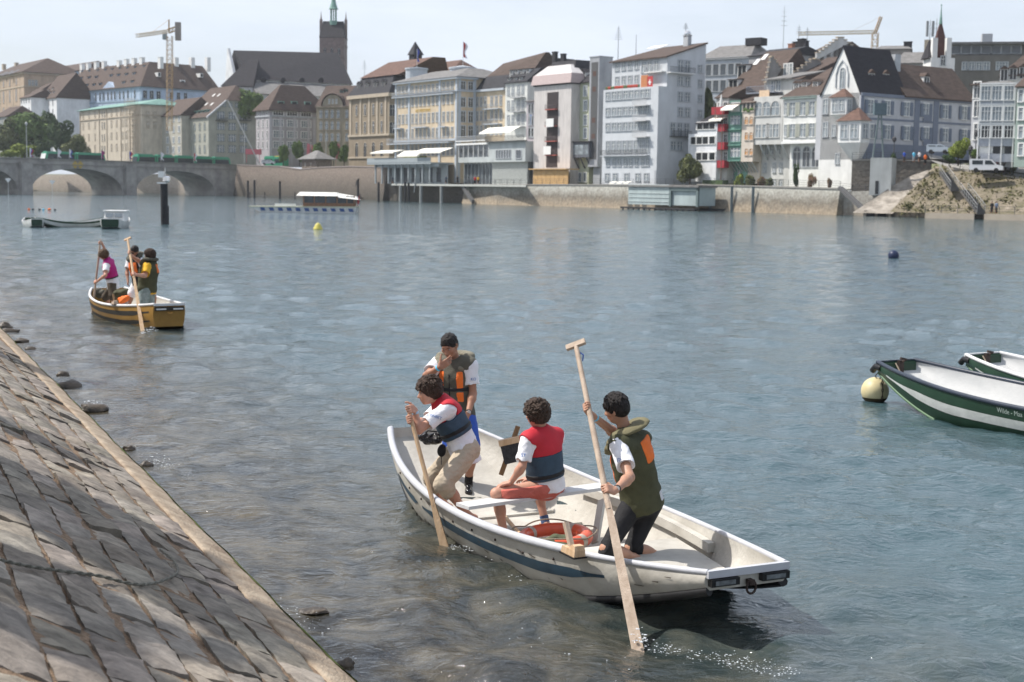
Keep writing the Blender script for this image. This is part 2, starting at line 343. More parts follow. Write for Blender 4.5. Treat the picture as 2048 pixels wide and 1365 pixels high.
# shelf of gravel just under the near edge + promenade on top
b = MB(); 
A = bankP(-40, 7.2); B = bankP(90, 7.2)
b.add([A, B, B+RN*80, A+RN*80], [(0,1,2,3)]); 
tag(b.build('promenade', mat('promenade', (0.28,0.26,0.23), .9, .15, 2, .3)), 'gravel promenade above the embankment', kind='structure')
# loose stones lying in the shallows
rockm = mat('wet_rock', (0.028, 0.022, 0.016), 0.45, 0, 9, 0.8, 30, spec=.5, col2=(0.10, 0.075, 0.05))
def rock(px, py, w, h, seed, label, dep=None):
    c = at(px, py, 0); rs = random.Random(seed); b = MB(); b.ball((0, 0, 0), 1, 14, 9); 
    vs = []
    for v in b.v:
        p = Vector(v); k = 1+0.38*mnoise.noise(p*1.3+Vector((seed*3.1, 0, 0)))+0.16*mnoise.noise(p*3.4+Vector((seed, 2, 0)))
        q = p*k; vs.append((q.x*w/2, q.y*(dep or w*.7)/2, q.z*h))
    b.v = vs; o = b.build('rock', rockm, smooth=True, loc=(c.x, c.y, -h*.15), rz=rs.uniform(0, .9)); me = o.data
    return tag(o, label, 'rock', 'rocks at the foot of the embankment')
for r_ in [(138, 772, .46, .10, 1, 'pale topped rock breaking the water beside the kerb, in the left shallows'),
           (127, 750, .22, .07, 2, 'small dark rock just behind the pale topped rock'),
           (186, 816, .46, .08, 3, 'flat brown rock in the shallows nearer than the pale topped rock'),
           (258, 897, .15, .04, 4, 'small dark stone at the kerb below the flat brown rock'),
           (292, 932, .16, .06, 5, 'small stone at the kerb beside sparkling riffle'),
           (412, 996, .40, .035, 6, 'low dark rock awash at mid shore with a ripple round it'),
           (690, 1330, .13, .05, 7, 'dark stone beside the kerb at the lower edge of the picture'),
           (625, 1222, .22, .022, 8, 'thin flat stone awash near the front of the kerb'),
           (16, 664, .45, .10, 9, 'largest of the dark rocks heaped at the far end of the kerb'),
           (40, 684, .34, .08, 10, 'dark rock against the kerb below the largest heap rock'),
           (62, 700, .28, .06, 11, 'narrow dark rock at the near end of the dark heap'),
           (8, 655, .36, .12, 12, 'farthest dark rock at the left edge of the picture')]:
    rock(*r_)
# a twisted wire rope lying across the blocks
def rope_on_bank(name, pts, r, m, label, cat):
    P = []
    for px, py in pts:
        d = ray(px, py); # intersect slope plane
        nrm = Vector((-RN.x*SLOPE, -RN.y*SLOPE, 1)); p0 = bankP(0, 0, 0.02); t = (p0-CAM).dot(nrm)/d.dot(nrm); P.append(CAM+d*t)
    Q = []
    for i in range(len(P)-1):
        a = P[max(i-1,0)]; b_ = P[i]; c = P[i+1]; d_ = P[min(i+2, len(P)-1)]
        for k in range(10):
            t = k/10; Q.append(0.5*((2*b_)+(-a+c)*t+(2*a-5*b_+4*c-d_)*t*t+(-a+3*b_-3*c+d_)*t**3))
    Q.append(P[-1]); b = MB()
    for ph in (0, math.pi):
        tw = []
        for i, q in enumerate(Q):
            a = ph+i*1.1; tw.append(q+Vector((math.cos(a)*r*.9, 0, math.sin(a)*r*.9)))
        b.tube(tw, r, 6)
    return tag(b.build(name, m, smooth=True), label, cat)
rope_on_bank('rope', [(0, 1120), (60, 1133), (130, 1143), (200, 1152), (265, 1168), (310, 1166), (345, 1152), (355, 1140), (345, 1120), (320, 1100)], .0065,
             mat('wire_rope', (0.15, 0.145, 0.12), .8, .4, 60), 'twisted grey rope snaking across the shaded stone blocks', 'rope')
# ================================================================ house kit
GL = mat('window_glass', (0.055, 0.065, 0.075), 0.12, 0.5, 0.6, spec=0.7)
GLD = mat('dark_window_glass', (0.022, 0.024, 0.027), 0.2, 0.4, 0.6, spec=0.5)
GLB = mat('curtained_glass', (0.20, 0.23, 0.25), 0.25, 0.5, 0.9, spec=0.6)
WHT = mat('white_paint', (0.72, 0.72, 0.70), 0.6, 0.05, 2)
STN = mat('grey_trim', (0.40, 0.42, 0.44), 0.8, 0.1, 1)
TAN = mat('sandstone_trim', (0.42, 0.36, 0.28), 0.85, 0.12, 1)
def wallm(name, c, v=0.09): return mat(name, c, 0.88, v+.07, 0.6, 0.2, 4, stretch=(1, 1, .45), detail=9)
def roofm(name, c, v=0.28): return mat(name, c, 0.9, v, 0.9, 0.5, 6, stretch=(1, 1, 3))
ROOF_BR = roofm('brown_tiles', (0.080, 0.058, 0.048)); ROOF_DK = roofm('dark_tiles', (0.030, 0.028, 0.032)); ROOF_RD = roofm('reddish_tiles', (0.12, 0.072, 0.056))
ROOF_GY = roofm('grey_roofing', (0.17, 0.165, 0.16)); ROOF_BK = roofm('slate', (0.035, 0.035, 0.04)); COPPER = mat('copper_green', (0.17, 0.30, 0.26), .7, .2, 1)
WCACHE = {}
def window_mesh(kind, w, h, fm, gm, sm=None):
    key = (kind, round(w, 2), round(h, 2), fm.name, gm.name, sm.name if sm else '')
    if key in WCACHE: return WCACHE[key]
    b = MB(); f = min(.16, w*.14); p = -.10
    if kind in ('arch', 'arch2'):
        r = w/2; N = 8; zc = h/2-r
        arc = lambda rr: [(-rr*math.cos(math.pi*i/N), zc+rr*math.sin(math.pi*i/N)) for i in range(N+1)]
        o = [(-r-f, -h/2)]+arc(r+f)+[(r+f, -h/2)]; inn = [(-r, -h/2)]+arc(r)+[(r, -h/2)]
        for i in range(len(o)-1):
            a, c = o[i], o[i+1]; d, e = inn[i], inn[i+1]
            b.add([(a[0],p,a[1]),(c[0],p,c[1]),(e[0],p,e[1]),(d[0],p,d[1])], [(0,3,2,1)], 0)
            b.add([(a[0],p,a[1]),(c[0],p,c[1]),(c[0],.02,c[1]),(a[0],.02,a[1])], [(0,1,2,3)], 0)
            b.add([(d[0],p,d[1]),(e[0],p,e[1]),(e[0],-.015,e[1]),(d[0],-.015,d[1])], [(0,3,2,1)], 0)
        b.add([(x,-.015,z) for x, z in inn], [tuple(range(len(inn)))], 1)
        b.box(-.03, -.05, -h/2, .03, -.018, h/2, 2); b.box(-r, -.05, zc-.04, r, -.018, zc+.03, 2)
    else:
        b.box(-w/2-f, p, h/2, w/2+f, .02, h/2+f*1.2, 0)
        b.box(-w/2-f, p, -h/2, -w/2, .02, h/2, 0); b.box(w/2, p, -h/2, w/2+f, .02, h/2, 0)
        b.add([(-w/2,-.015,-h/2),(w/2,-.015,-h/2),(w/2,-.015,h/2),(-w/2,-.015,h/2)], [(0,1,2,3)], 1)
        t = .045 if w < 2.5 else .06
        nm = {'plain': 1, 'bare': 0, 'band': max(2, int(w/1.1)), 'shutter': 1}.get(kind, 1)
        for k in range(nm):
            x = -w/2+w*(k+1)/(nm+1); b.box(x-t, -.05, -h/2, x+t, -.02, h/2, 2)
        if kind != 'bare': b.box(-w/2, -.05, h*.16, w/2, -.02, h*.16+t*1.4, 2)
        for s in (-1, 1): b.box(min(s*w/2, s*(w/2-t*1.3)), -.05, -h/2, max(s*w/2, s*(w/2-t*1.3)), -.02, h/2, 2)
    b.box(-w/2-f*1.3, -.18, -h/2-.12, w/2+f*1.3, .02, -h/2, 0)
    me = b.mesh('window', [fm, gm, WHT]); WCACHE[key] = me; return me
def shutter_mesh(w, h, m):
    key = ('sh', round(w, 2), round(h, 2), m.name)
    if key not in WCACHE:
        b = MB(); b.box(-w/2, -.09, -h/2, w/2, 0, h/2)
        for k in range(6): z = -h/2+h*(k+.5)/6; b.box(-w/2+.06, -.115, z-.02, w/2-.06, -.085, z+.05)
        WCACHE[key] = b.mesh('shutter', m)
    return WCACHE[key]
class House:
    def __init__(s, label, pxL, pxR, D, py, z0, dep, wall, roof=None, DR=None, name='house', cat='building', group=None, frame=STN, glass=GL, body=True, U=None, over=0):
        L = aD(pxL, py, D); s.ze = L.z-z0; s.z0 = z0
        if DR is not None: Rr = aD(pxR, py, DR); U = Vector((Rr.x-L.x, Rr.y-L.y, 0)).normalized()
        s.U = (U or BU).normalized(); s.N = Vector((-s.U.y, s.U.x, 0)); L = L+s.N*over; s.L = Vector((L.x, L.y, 0))
        s.W = s.X(pxR, py, -over)[0]; s.dep = dep
        s.root = empty(name, (L.x, L.y, z0), math.atan2(s.U.y, s.U.x), label, cat, group)
        s.wallm = wall; s.roofmat = roof; s.wall = MB(); s.roof = MB(); s.frame = frame; s.glass = glass
        s.robj = None
        if body: s.wall.box(0, 0, 0, s.W, dep, s.ze)
    def X(s, px, py, y=0.0):
        d = ray(px, py); p0 = s.L+s.N*y; t = (p0-CAM).dot(s.N)/d.dot(s.N); P = CAM+d*t; return ((P-s.L).dot(s.U), P.z-s.z0)
    def Y(s, px, py, x=None):
        x = s.W if x is None else x; d = ray(px, py); p0 = s.L+s.U*x; t = (p0-CAM).dot(s.U)/d.dot(s.U); P = CAM+d*t; return ((P-s.L).dot(s.N), P.z-s.z0)
    def windows(s, cols, rows, w, h, kind='plain', face='F', y=0.0, x=None, frame=None, glass=None, shut=None, sw=.5, name='window', ref=None):
        fm = frame or s.frame; gm = glass or s.glass; fn = (lambda a, b: s.X(a, b, y)) if face == 'F' else (lambda a, b: s.Y(a, b, x))
        for row in rows:
            hh = h
            if isinstance(row, tuple): row, hh = row
            z = fn(ref or cols[0], row)[1]
            for c in cols:
                u = fn(c, row)[0]
                o = link(name, window_mesh(kind, w, hh, fm, gm), s.root, (u, y, z) if face == 'F' else ((s.W if x is None else x), u, z), 0 if face == 'F' else math.pi/2)
                if shut:
                    for sg in (-1, 1):
                        q = link('shutter', shutter_mesh(sw, hh, shut), o, (sg*(w/2+sw/2+.08), -.1, 0))
    def box(s, x0, y0, z0, x1, y1, z1, name, m, parent=None):
        b = MB(); b.box(x0, y0, z0, x1, y1, z1); return b.build(name, m, parent or s.root)
    def band(s, z, h, p, m, name='cornice', x0=0, x1=None, y1=None, side=True, y0=0):
        x1 = s.W if x1 is None else x1; y1 = s.dep if y1 is None else y1; b = MB()
        b.box(x0-.003, y0-p, z, x1+(p if side else 0), y0, z+h)
        if side: b.box(x1, y0, z, x1+p, y1, z+h)
        return b.build(name, m, s.root)
    def pil(s, xs, w, z0, z1, m, p=.12, face='F', name='pilaster'):
        for x in xs:
            b = MB()
            if face == 'F': b.box(x-w/2, -p, z0, x+w/2, 0, z1)
            else: b.box(s.W, x-w/2, z0, s.W+p, x+w/2, z1)
            b.build(name, m, s.root)
    def hip(s, zr, inl=0, inr=0, o=.5, x0=0, x1=None, y0=0, y1=None, ry0=None, ry1=None, ze=None):
        """roof solid: base rectangle with overhang o, ridge (or flat top) rectangle"""
        x1 = s.W if x1 is None else x1; y1 = s.dep if y1 is None else y1; ze = s.ze if ze is None else ze
        ym = (y0+y1)/2; ry0 = ym if ry0 is None else ry0; ry1 = ym if ry1 is None else ry1
        if inl == 0: s.wall.add([(x0,y0,ze),(x0,y1,ze),(x0,ry1,zr-.15),(x0,ry0,zr-.15)], [(0,1,2,3)])
        if inr == 0: s.wall.add([(x1,y0,ze),(x1,y1,ze),(x1,ry1,zr-.15),(x1,ry0,zr-.15)], [(3,2,1,0)])
        k = .25; T = [(x0+inl-(k if inl == 0 else 0), ry0), (x1-inr+(k if inr == 0 else 0), ry0), (x1-inr+(k if inr == 0 else 0), ry1), (x0+inl-(k if inl == 0 else 0), ry1)]
        B = [(x0-(k if inl == 0 else o), y0-o), (x1+(k if inr == 0 else o), y0-o), (x1+(k if inr == 0 else o), y1+o), (x0-(k if inl == 0 else o), y1+o)]
        zb = ze-.08
        s.roof.hexa([(a, c, zb) for a, c in B], [(a, c, zr) for a, c in T]); s.roof.hexa([(a, c, zb-.18) for a, c in B], [(a, c, zb) for a, c in B])
        s.rs = (y0-o, zb, ry0, zr)
    def gable_front(s, zr, o=.4, x0=0, x1=None, y0=0, y1=None, ze=None, xr=None):
        x1 = s.W if x1 is None else x1; y1 = s.dep if y1 is None else y1; ze = s.ze if ze is None else ze; xm = (x0+x1)/2 if xr is None else xr
        for y in (y0, y1): s.wall.add([(x0,y,ze),(x1,y,ze),(xm,y,zr-.1)], [(0,1,2) if y == y0 else (2,1,0)])
        t = .22; k = .2
        for (xa, xb) in ((x0-o, xm), (x1+o, xm)):
            zb = ze-o*(zr-ze)/abs(xm-(x0 if xa < xm else x1))
            s.roof.hexa([(xa,y0-k,zb),(xb,y0-k,zr),(xb,y1+k,zr),(xa,y1+k,zb)], [(xa,y0-k,zb+t),(xb,y0-k,zr+t),(xb,y1+k,zr+t),(xa,y1+k,zb+t)])
    def roofpt(s, px, py):
        y0, z0, y1, z1 = s.rs; n_ = Vector((0, -(z1-z0), (y1-y0))).normalized()
        d = ray(px, py); dl = Vector((d.dot(s.U), d.dot(s.N), d.z)); c = CAM-s.L; cl = Vector((c.dot(s.U), c.dot(s.N), CAM.z-s.z0))
        t = (Vector((0, y0, z0))-cl).dot(n_)/dl.dot(n_); return cl+dl*t
    def finish(s):
        s.wobj = s.wall.build('wall', s.wallm, s.root)
        if s.roof.v: s.robj = s.roof.build('roof', s.roofmat, s.root)
        return s
    def dormer(s, pts, w=1.3, h=1.3, rm=None, fm=None, gable=True, wm=None, name='dormer', d=None, face='F', side_pt=None):
        rm = rm or s.roofmat; fm = fm or WHT; y0, z0, y1, z1 = s.rs; sl = (z1-z0)/(y1-y0); d = d or (h+.3)/sl
        key = ('dm', w, h, rm.name, fm.name, gable, round(d, 2))
        if key not in WCACHE:
            b = MB(); b.box(-w/2, 0, 0, w/2, d, h, 0)
            b.add([(-w/2+.15,-.02,.12),(w/2-.15,-.02,.12),(w/2-.15,-.02,h-.1),(-w/2+.15,-.02,h-.1)], [(0,1,2,3)], 1); b.box(-.04, -.05, .1, .04, -.022, h-.08, 0)
            if gable:
                b.hexa([(-w/2-.15,-.2,h),(w/2+.15,-.2,h),(w/2+.15,d,h),(-w/2-.15,d,h)], [(0,-.2,h+w*.45),(0,-.2,h+w*.45),(0,d,h+w*.45),(0,d,h+w*.45)], 2)
            else: b.hexa([(-w/2-.15,-.3,h),(w/2+.15,-.3,h),(w/2+.15,d,h+.1),(-w/2-.15,d,h+.1)], [(-w/2-.15,-.3,h+.12),(w/2+.15,-.3,h+.12),(w/2+.15,d,h+.35),(-w/2-.15,d,h+.35)], 2)
            WCACHE[key] = b.mesh(name, [fm, GLD, rm])
        for px, py in pts:
            p = s.roofpt(px, py); link(name, WCACHE[key], s.robj or s.root, (p.x, p.y, p.z-h*.45))
    def chimney(s, pts, y=None, w=1.2, h=None, m=None, top=None):
        """pts: (px, py_top, py_bottom) seen at depth y in the house"""
        y = s.dep/2 if y is None else y
        for px, pt, pb in pts:
            x, zt = s.X(px, pt, y); zb = s.X(px, pb, y)[1]; b = MB(); b.box(x-w/2, y-w*.35, zb-1.5, x+w/2, y+w*.35, zt-.15); b.box(x-w/2-.1, y-w*.35-.1, zt-.15, x+w/2+.1, y+w*.35+.1, zt)
            b.build('chimney', m or WHT, s.robj or s.root)
    def skylight(s, pts, w=1.2, h=1.6, m=None):
        y0, z0, y1, z1 = s.rs; a = math.atan2(z1-z0, y1-y0)
        for px, py in pts:
            p = s.roofpt(px, py); b = MB(); c, sn = math.cos(a), math.sin(a)
            q = lambda x, t, k: (x, c*t-sn*k, sn*t+c*k)
            b.hexa([q(-w/2,-h/2,0),q(w/2,-h/2,0),q(w/2,h/2,0),q(-w/2,h/2,0)], [q(-w/2,-h/2,.12),q(w/2,-h/2,.12),q(w/2,h/2,.12),q(-w/2,h/2,.12)])
            b.build('skylight', m or GLB, s.robj, loc=p)
    def balcony(s, px0, px1, py, h=1.0, d=1.1, m=None, face='F', slab=None, x=None, solid=False, yy=0.0, name='balcony'):
        m = m or STN; b = MB(); fn = (lambda a, c: s.X(a, c, yy)) if face == 'F' else (lambda a, c: s.Y(a, c, x))
        u0, z = fn(px0, py); u1 = fn(px1, py)[0]; b.box(u0, -d, z-.18, u1, 0, z, 0)
        if solid: b.box(u0, -d, z, u1, -d+.06, z+h, 1); b.box(u0, -d+.06, z, u0+.06, 0, z+h, 1); b.box(u1-.06, -d+.06, z, u1, 0, z+h, 1)
        else:
            b.box(u0, -d, z+h-.07, u1, -d+.06, z+h, 1); n_ = max(3, int((u1-u0)/.28))
            for k in range(n_+1): xx = u0+(u1-u0-.05)*k/n_; b.box(xx, -d+.005, z, xx+.05, -d+.05, z+h-.07, 1)
        o = b.build(name, [slab or m, m], s.root)
        if face == 'R': o.location = ((s.W if x is None else x), 0, 0); o.rotation_euler = (0, 0, math.pi/2)
        else: o.location = (0, yy, 0)
        return o
    def awning(s, px0, px1, py, d=1.8, drop=.7, m=None, y=0, name='awning'):
        x0, z = s.X(px0, py, y); x1 = s.X(px1, py, y)[0]; b = MB()
        b.hexa([(x0,y-d,z-drop),(x1,y-d,z-drop),(x1,y,z),(x0,y,z)], [(x0,y-d,z-drop+.06),(x1,y-d,z-drop+.06),(x1,y,z+.06),(x0,y,z+.06)]); b.box(x0, y-d-.03, z-drop-.25, x1, y-d, z-drop+.06)
        return b.build(name, m or mat('awning_cloth', (0.82, 0.80, 0.72), .8, .03), s.root)
    def stepped(s, x, pts, t=.5, n=8, m=None, name='stepped_gable', cap=None):
        """party wall in the plane x: pts = photo (px,py) of foot front, apex, foot back"""
        (fy, fz), (ay, az), (by, bz) = [s.Y(a, c, x) for a, c in pts]; b = MB()
        for k in range(n):
            for (p, q) in (((fy, fz), (ay, az)), ((by, bz), (ay, az))):
                y0 = p[0]+(q[0]-p[0])*k/n; y1 = p[0]+(q[0]-p[0])*(k+1)/n; z1 = p[1]+(q[1]-p[1])*(k+.6)/n
                ya, yb = min(y0, y1), max(y0, y1); b.box(x-t/2, ya+.002, min(fz, bz)-3, x+t/2, yb-.002, z1, 0); b.box(x-t/2-.12, ya-.05, z1, x+t/2+.12, yb+.05, z1+.18, 1)
        return b.build(name, [m or s.wallm, cap or TAN], s.root)
# ================================================================ houses of the far bank, left to right
G1 = 'houses along the far river bank'; G2 = 'houses on the hill behind the bridge'
z1 = lambda x: x/5.25            # crop scale helpers (column px)
def c1(*a): return [v/3.25 for v in a]
beige = wallm('museum_wall', (0.40, 0.31, 0.23)); blue = wallm('pale_blue_wall', (0.40, 0.48, 0.60)); yell = wallm('cream_wall', (0.52, 0.46, 0.37)); whw = wallm('white_wall', (0.66, 0.67, 0.68))
bluetrim = mat('blue_trim', (0.26, 0.34, 0.42), .8, .1)
# museum like block
H = House('large beige hip roofed block with tall windows at the left edge', -34, 48, 660, 160, 12, 26, beige, ROOF_BR, group=G2, frame=TAN, glass=GLB); H.hip(H.X(30, 126, 9)[1], 9, 9, 1.0)
H.finish(); H.windows([-12, 0, 7.5, 20, 33], [198], 2.0, 5.2, 'band', glass=mat('blind', (.22, .2, .2), .7)); H.windows([7.5, 20, 33], [169, 222], 2.0, 2.6, 'plain', glass=mat('blind', (.22,.2,.2)))
H.windows([60, 66, 72], [166], 1.3, 2.4, face='R'); H.band(H.ze-1, .9, .5, TAN); H.band(H.X(0, 182)[1], .5, .2, TAN, 'string_course'); H.pil([H.X(x, 190)[0] for x in (1, 13.5, 26.5, 40)], .5, 0, H.ze-1, TAN)
H.skylight([(5, 149), (16, 147), (28, 145)], 2, 5); H.chimney([(8, 129, 134), (33, 126, 131)], 12, 2, m=TAN)
H = House('long low brown roofed wing right of the beige block', 74, 160, 690, 152, 12, 20, beige, ROOF_BR, group=G2, DR=650); H.hip(H.X(110, 135, 10)[1], 3, 3, .6); H.finish(); H.skylight([(105, 145), (133, 144)], 6, 4, GLB)
H = House('small white house with dark eaves above the tallest green tree', 41, 62, 590, 197, 12, 12, whw, ROOF_BR, group=G2, glass=GLD); H.hip(H.ze+3.2, 1, 1); H.finish(); H.windows([43.5, 48, 53, 58.5], [203], .8, 1.8); H.windows([43.5, 48, 53, 58.5], [222], .8, 1.8)
H = House('narrow tan house between two white ones above the trees', 63, 79, 605, 186, 12, 12, wallm('tan_wall', (.33, .27, .21)), ROOF_BR, group=G2, glass=GLD); H.hip(H.ze+4, 1, 1); H.finish(); H.windows([66.5, 71, 75.5], [193, 208], .7, 2)
H = House('white house with steep brown roof just left of the long blue palace', 79, 113.5, 590, 200, 12, 16, whw, ROOF_BR, group=G2, glass=GLD); H.hip(H.X(118, 152, 8)[1], 0, 0, .5); H.finish(); H.windows([84, 91, 98, 106], [209, 226], .9, 1.8); H.dormer([(88, 192), (94, 190), (100, 188), (107, 187), (96, 184), (105, 180)], 1.2, 1.1); H.chimney([(124, 157, 168)], 8, 1.6)
H = House('low grey house with black windows at the left edge behind trees', -16, 15, 540, 236, 10, 12, wallm('dull_wall', (.35, .36, .33)), ROOF_BR, group=G2, glass=GLD); H.hip(H.ze+4, 2, 2); H.finish(); H.windows([-6, 0, 4.5, 11], [244.5, 261, 277], 1.1, 2)
# blue palace
H = House('long pale blue palace with arched windows, dark roof and many white chimneys', 114, 283, 600, 186.7, 10, 34, blue, ROOF_BR, DR=549, group=G2, name='palace', frame=bluetrim, glass=GLD)
zr = H.X(290, 125, 8)[1]
H.hip(zr, 10, 8, .8, y1=16); rs0 = H.rs; H.hip(zr, 8, 8, .8, x0=H.W-16, y0=0.01, y1=H.dep, ry0=8, ry1=H.dep-2.5); H.roof.v[-16:] = [(v[0], v[1], v[2]+.02) for v in H.roof.v[-16:]]
H.rs = rs0; H.finish()
cols = [z1(x) for x in (630, 662, 698, 740, 780, 828, 875, 910, 946, 1007, 1052, 1092, 1136, 1172, 1208, 1260, 1300, 1346, 1418)]
H.windows(cols, [200, 226], 1.15, 3.1, 'arch'); H.windows(cols[:8], [247], 1.15, 2.6, 'arch'); H.windows([z1(1523), z1(1593), z1(1665)], [189.5], 1.6, 2.9, face='R'); H.windows([343, 357, 371], [192], 1.4, 2.6, face='R')
H.band(H.ze-.7, .7, .5, bluetrim); H.band(H.X(114, 213)[1], .5, .2, bluetrim, 'string_course'); H.pil([H.X(x, 200)[0] for x in (115.5, 137, 162, 187, 205, 234, 263, 281)], .5, 0, H.ze-.7, bluetrim)
b = MB(); a0 = H.X(206, 178)[0]; a1 = H.X(233, 176)[0]; zt = H.X(220, 164)[1]; b.hexa([(a0,-.5,H.ze),(a1,-.5,H.ze),(a1,6,H.ze),(a0,6,H.ze)], [((a0+a1)/2,-.5,zt),((a0+a1)/2,-.5,zt),((a0+a1)/2,6,zt),((a0+a1)/2,6,zt)]); b.build('pediment', [blue], H.root)
for row in ([(475,520),(522,518),(575,513),(622,510),(718,500),(766,497),(817,492),(868,487)], [(412,572),(560,563),(606,560),(648,556),(800,545),(855,540)], [(490,475),(530,470),(578,468),(632,464),(682,460),(726,456),(776,450),(825,447),(875,443),(933,437)]):
    H.dormer([(x/3.25, y/3.25) for x, y in row], 1.7 if row[0][0] != 490 else 1.2, 1.5 if row[0][0] != 490 else 1.1, gable=False, fm=bluetrim)
H.chimney([(x/3.25, t/3.25, (t+45)/3.25) for x, t in ((535,418),(576,412),(628,405),(678,400),(776,395),(823,386),(873,380),(924,375))], 8, 2.0)
H.chimney([(x/3.25, t/3.25, (t+50)/3.25) for x, t in ((1044,373),)], 10, 2.0)
for x in (1142, 1247, 1350):
    yy, zt = H.Y(x/3.25, 376/3.25, H.W-8); H.box(H.W-9, yy-.8, zr-2, H.W-7, yy+.8, zt, 'chimney', WHT, H.robj)
for (x, y) in ((1028, 487), (1302, 492), (1002, 540), (1180, 545)):
    yy, zz = H.Y(x/3.25, y/3.25, H.W-2.6); b = MB(); k = 2.2 if x == 1180 else 1.3; b.box(H.W-5, yy-k/2, zz-k*.6, H.W-1.6, yy+k/2, zz+k*.6, 0); b.box(H.W-1.598, yy-k/3, zz-k*.45, H.W-1.55, yy+k/3, zz+k*.45, 1); b.build('dormer', [WHT, GLD], H.robj)
# cream house with mint eaves
H = House('cream yellow house under renovation with mint green eaves', 160, 284, 545, 222, 9.5, 16, yell, COPPER, group=G2, frame=TAN, glass=mat('blind_beige', (.36, .30, .22), .8)); H.hip(H.ze+2.2, 3, 3, .9); H.finish()
H.windows([z1(x) for x in (875, 935, 1000, 1172, 1227, 1290, 1325)], [232, 253, 276, 298], 1.2, 2.2); H.windows([z1(1075), z1(1100)], [230, 252, 276, 299], .8, 2.4, glass=GLD); H.windows([296, 310], [230, 250], 1.2, 2.2, face='R')
H.band(H.X(160, 243)[1], .4, .25, TAN, 'string_course'); H.pil([H.X(x, 240)[0] for x in (161, 199, 214, 242, 260)], .5, 0, H.ze, TAN, .25)
# scaffold on it
b = MB(); X0 = H.X(262, 250)[0]; X1 = H.X(281, 250)[0]
for k in range(5):
    for y_ in (-1.0, -2.2): x = X0+(X1-X0)*k/4; b.box(x-.05, y_-.05, 0, x+.05, y_+.05, H.ze+2)
for z in np.arange(2, H.ze+2, 2.0):
    b.box(X0, -2.2, z, X1, -1.0, z+.08); b.box(X0, -2.24, z+1, X1, -2.2, z+1.06)
p = H.root.location+H.U*0; sc = b.build('scaffold', mat('scaffold_steel', (.45, .40, .33), .6)); sc.location = H.root.location; sc.rotation_euler = H.root.rotation_euler; tag(sc, 'pale scaffold tower standing against the cream house', 'scaffold')
H = House('slim pale blue house with plants right of the cream house', 283, 299, 512, 240, 9.5, 10, wallm('pale_blue_plaster', (.5, .56, .6)), ROOF_BR, group=G2, glass=GLB); H.hip(H.ze+.8, 0, 0, .3); H.finish(); H.windows([287, 294], [251, 268, 285], 1.1, 2.3); H.balcony(282, 296, 287, m=mat('dark_rail', (.08, .08, .08)))
H = House('slim white house with dark shutters left of a grey beige one', 300, 314, 510, 246, 9.5, 10, whw, ROOF_BR, group=G2, glass=GLD); H.hip(H.X(318, 232, 5)[1], 0, 0, .3); H.finish(); H.windows([307.5], [254.5, 277.5, 297], 1.6, 2.2)
H = House('grey beige house of three window columns in front of the crane', 314, 363, 500, 234, 9.5, 14, wallm('greybeige_wall', (.40, .38, .32)), ROOF_BR, group=G2, glass=GLB, frame=WHT); H.hip(H.X(345, 201, 7)[1], 0, 0, .5); H.finish(); H.windows([320, 335.7, 347.4, 358.7], [240.5, 261, 282, 301], 1.6, 2.0)
# big gabled house
gg = wallm('big_gable_wall', (.34, .34, .29)); H = House('big grey gabled house with half hipped brown roof above the tram', 363, 417, 490, 238, 9.5, 24, gg, ROOF_BR, group=G2, glass=GLB, frame=mat('olive_frame', (.2, .22, .19)))
zr = H.X(455, 173, 12)[1]; zc = H.Y(447, 201)[1]; k = (zc-H.ze)/(zr-H.ze)
H.roof.add([(-3,-.6,H.ze-.2),(H.W+.6,-.6,H.ze-.2),(H.W+.6,12*k,zc),(H.W-5,12,zr),(-3,12,zr)], [(0,1,2,3,4)]); H.roof.add([(-3,24.6,H.ze-.2),(H.W+.6,24.6,H.ze-.2),(H.W+.6,24-12*k,zc),(H.W-5,12,zr),(-3,12,zr)], [(4,3,2,1,0)]); H.roof.add([(H.W+.6,12*k,zc),(H.W+.6,24-12*k,zc),(H.W-5,12,zr)], [(0,1,2)])
H.wall.add([(H.W,0,H.ze),(H.W,24,H.ze),(H.W,24-12*k,zc),(H.W,12*k,zc)], [(0,1,2,3)]); H.rs = (-.6, H.ze-.2, 12, zr); H.finish()
H.windows([330+x/4.876 for x in (292, 340, 388)], [254, 276, 299], 1.0, 2.4, 'arch'); H.windows([368, 374], [230+3, 254, 276], .8, 2.4, 'arch')
H.windows([330+x/4.876 for x in (545, 655, 765)], [231, 253, 276, 298], 2.6, 2.3, 'band', face='R'); H.windows([330+x/4.876 for x in (580, 640, 700, 750)], [210], 1.2, 1.4, face='R')
b = MB(); b.hexa([(H.W-.02,-.7,H.ze-.6),(H.W+.7,-.7,H.ze-.6),(H.W+.7,12*k,zc-.4),(H.W-.02,12*k,zc-.4)], [(H.W-.02,-.7,H.ze),(H.W+.7,-.7,H.ze),(H.W+.7,12*k,zc+.1),(H.W-.02,12*k,zc+.1)]); b.hexa([(H.W-.02,24-12*k,zc-.4),(H.W+.7,24-12*k,zc-.4),(H.W+.7,24.7,H.ze-.6),(H.W-.02,24.7,H.ze-.6)], [(H.W-.02,24-12*k,zc+.1),(H.W+.7,24-12*k,zc+.1),(H.W+.7,24.7,H.ze),(H.W-.02,24.7,H.ze)]); b.build('bargeboard', STN, H.root)
H.dormer([(391, 228), (399, 227), (407, 226), (414, 225)], 1.6, 1.4, rm=COPPER, fm=COPPER, gable=False); H.skylight([(428, 191), (438, 191), (403, 210), (413, 209), (424, 209)], 1, 1.4, WHT); H.balcony(431, 453, 241, face='R', m=mat('dark_rail', (.08,.08,.08))); H.balcony(478, 500, 241, face='R', m=mat('dark_rail', (.08,.08,.08)))
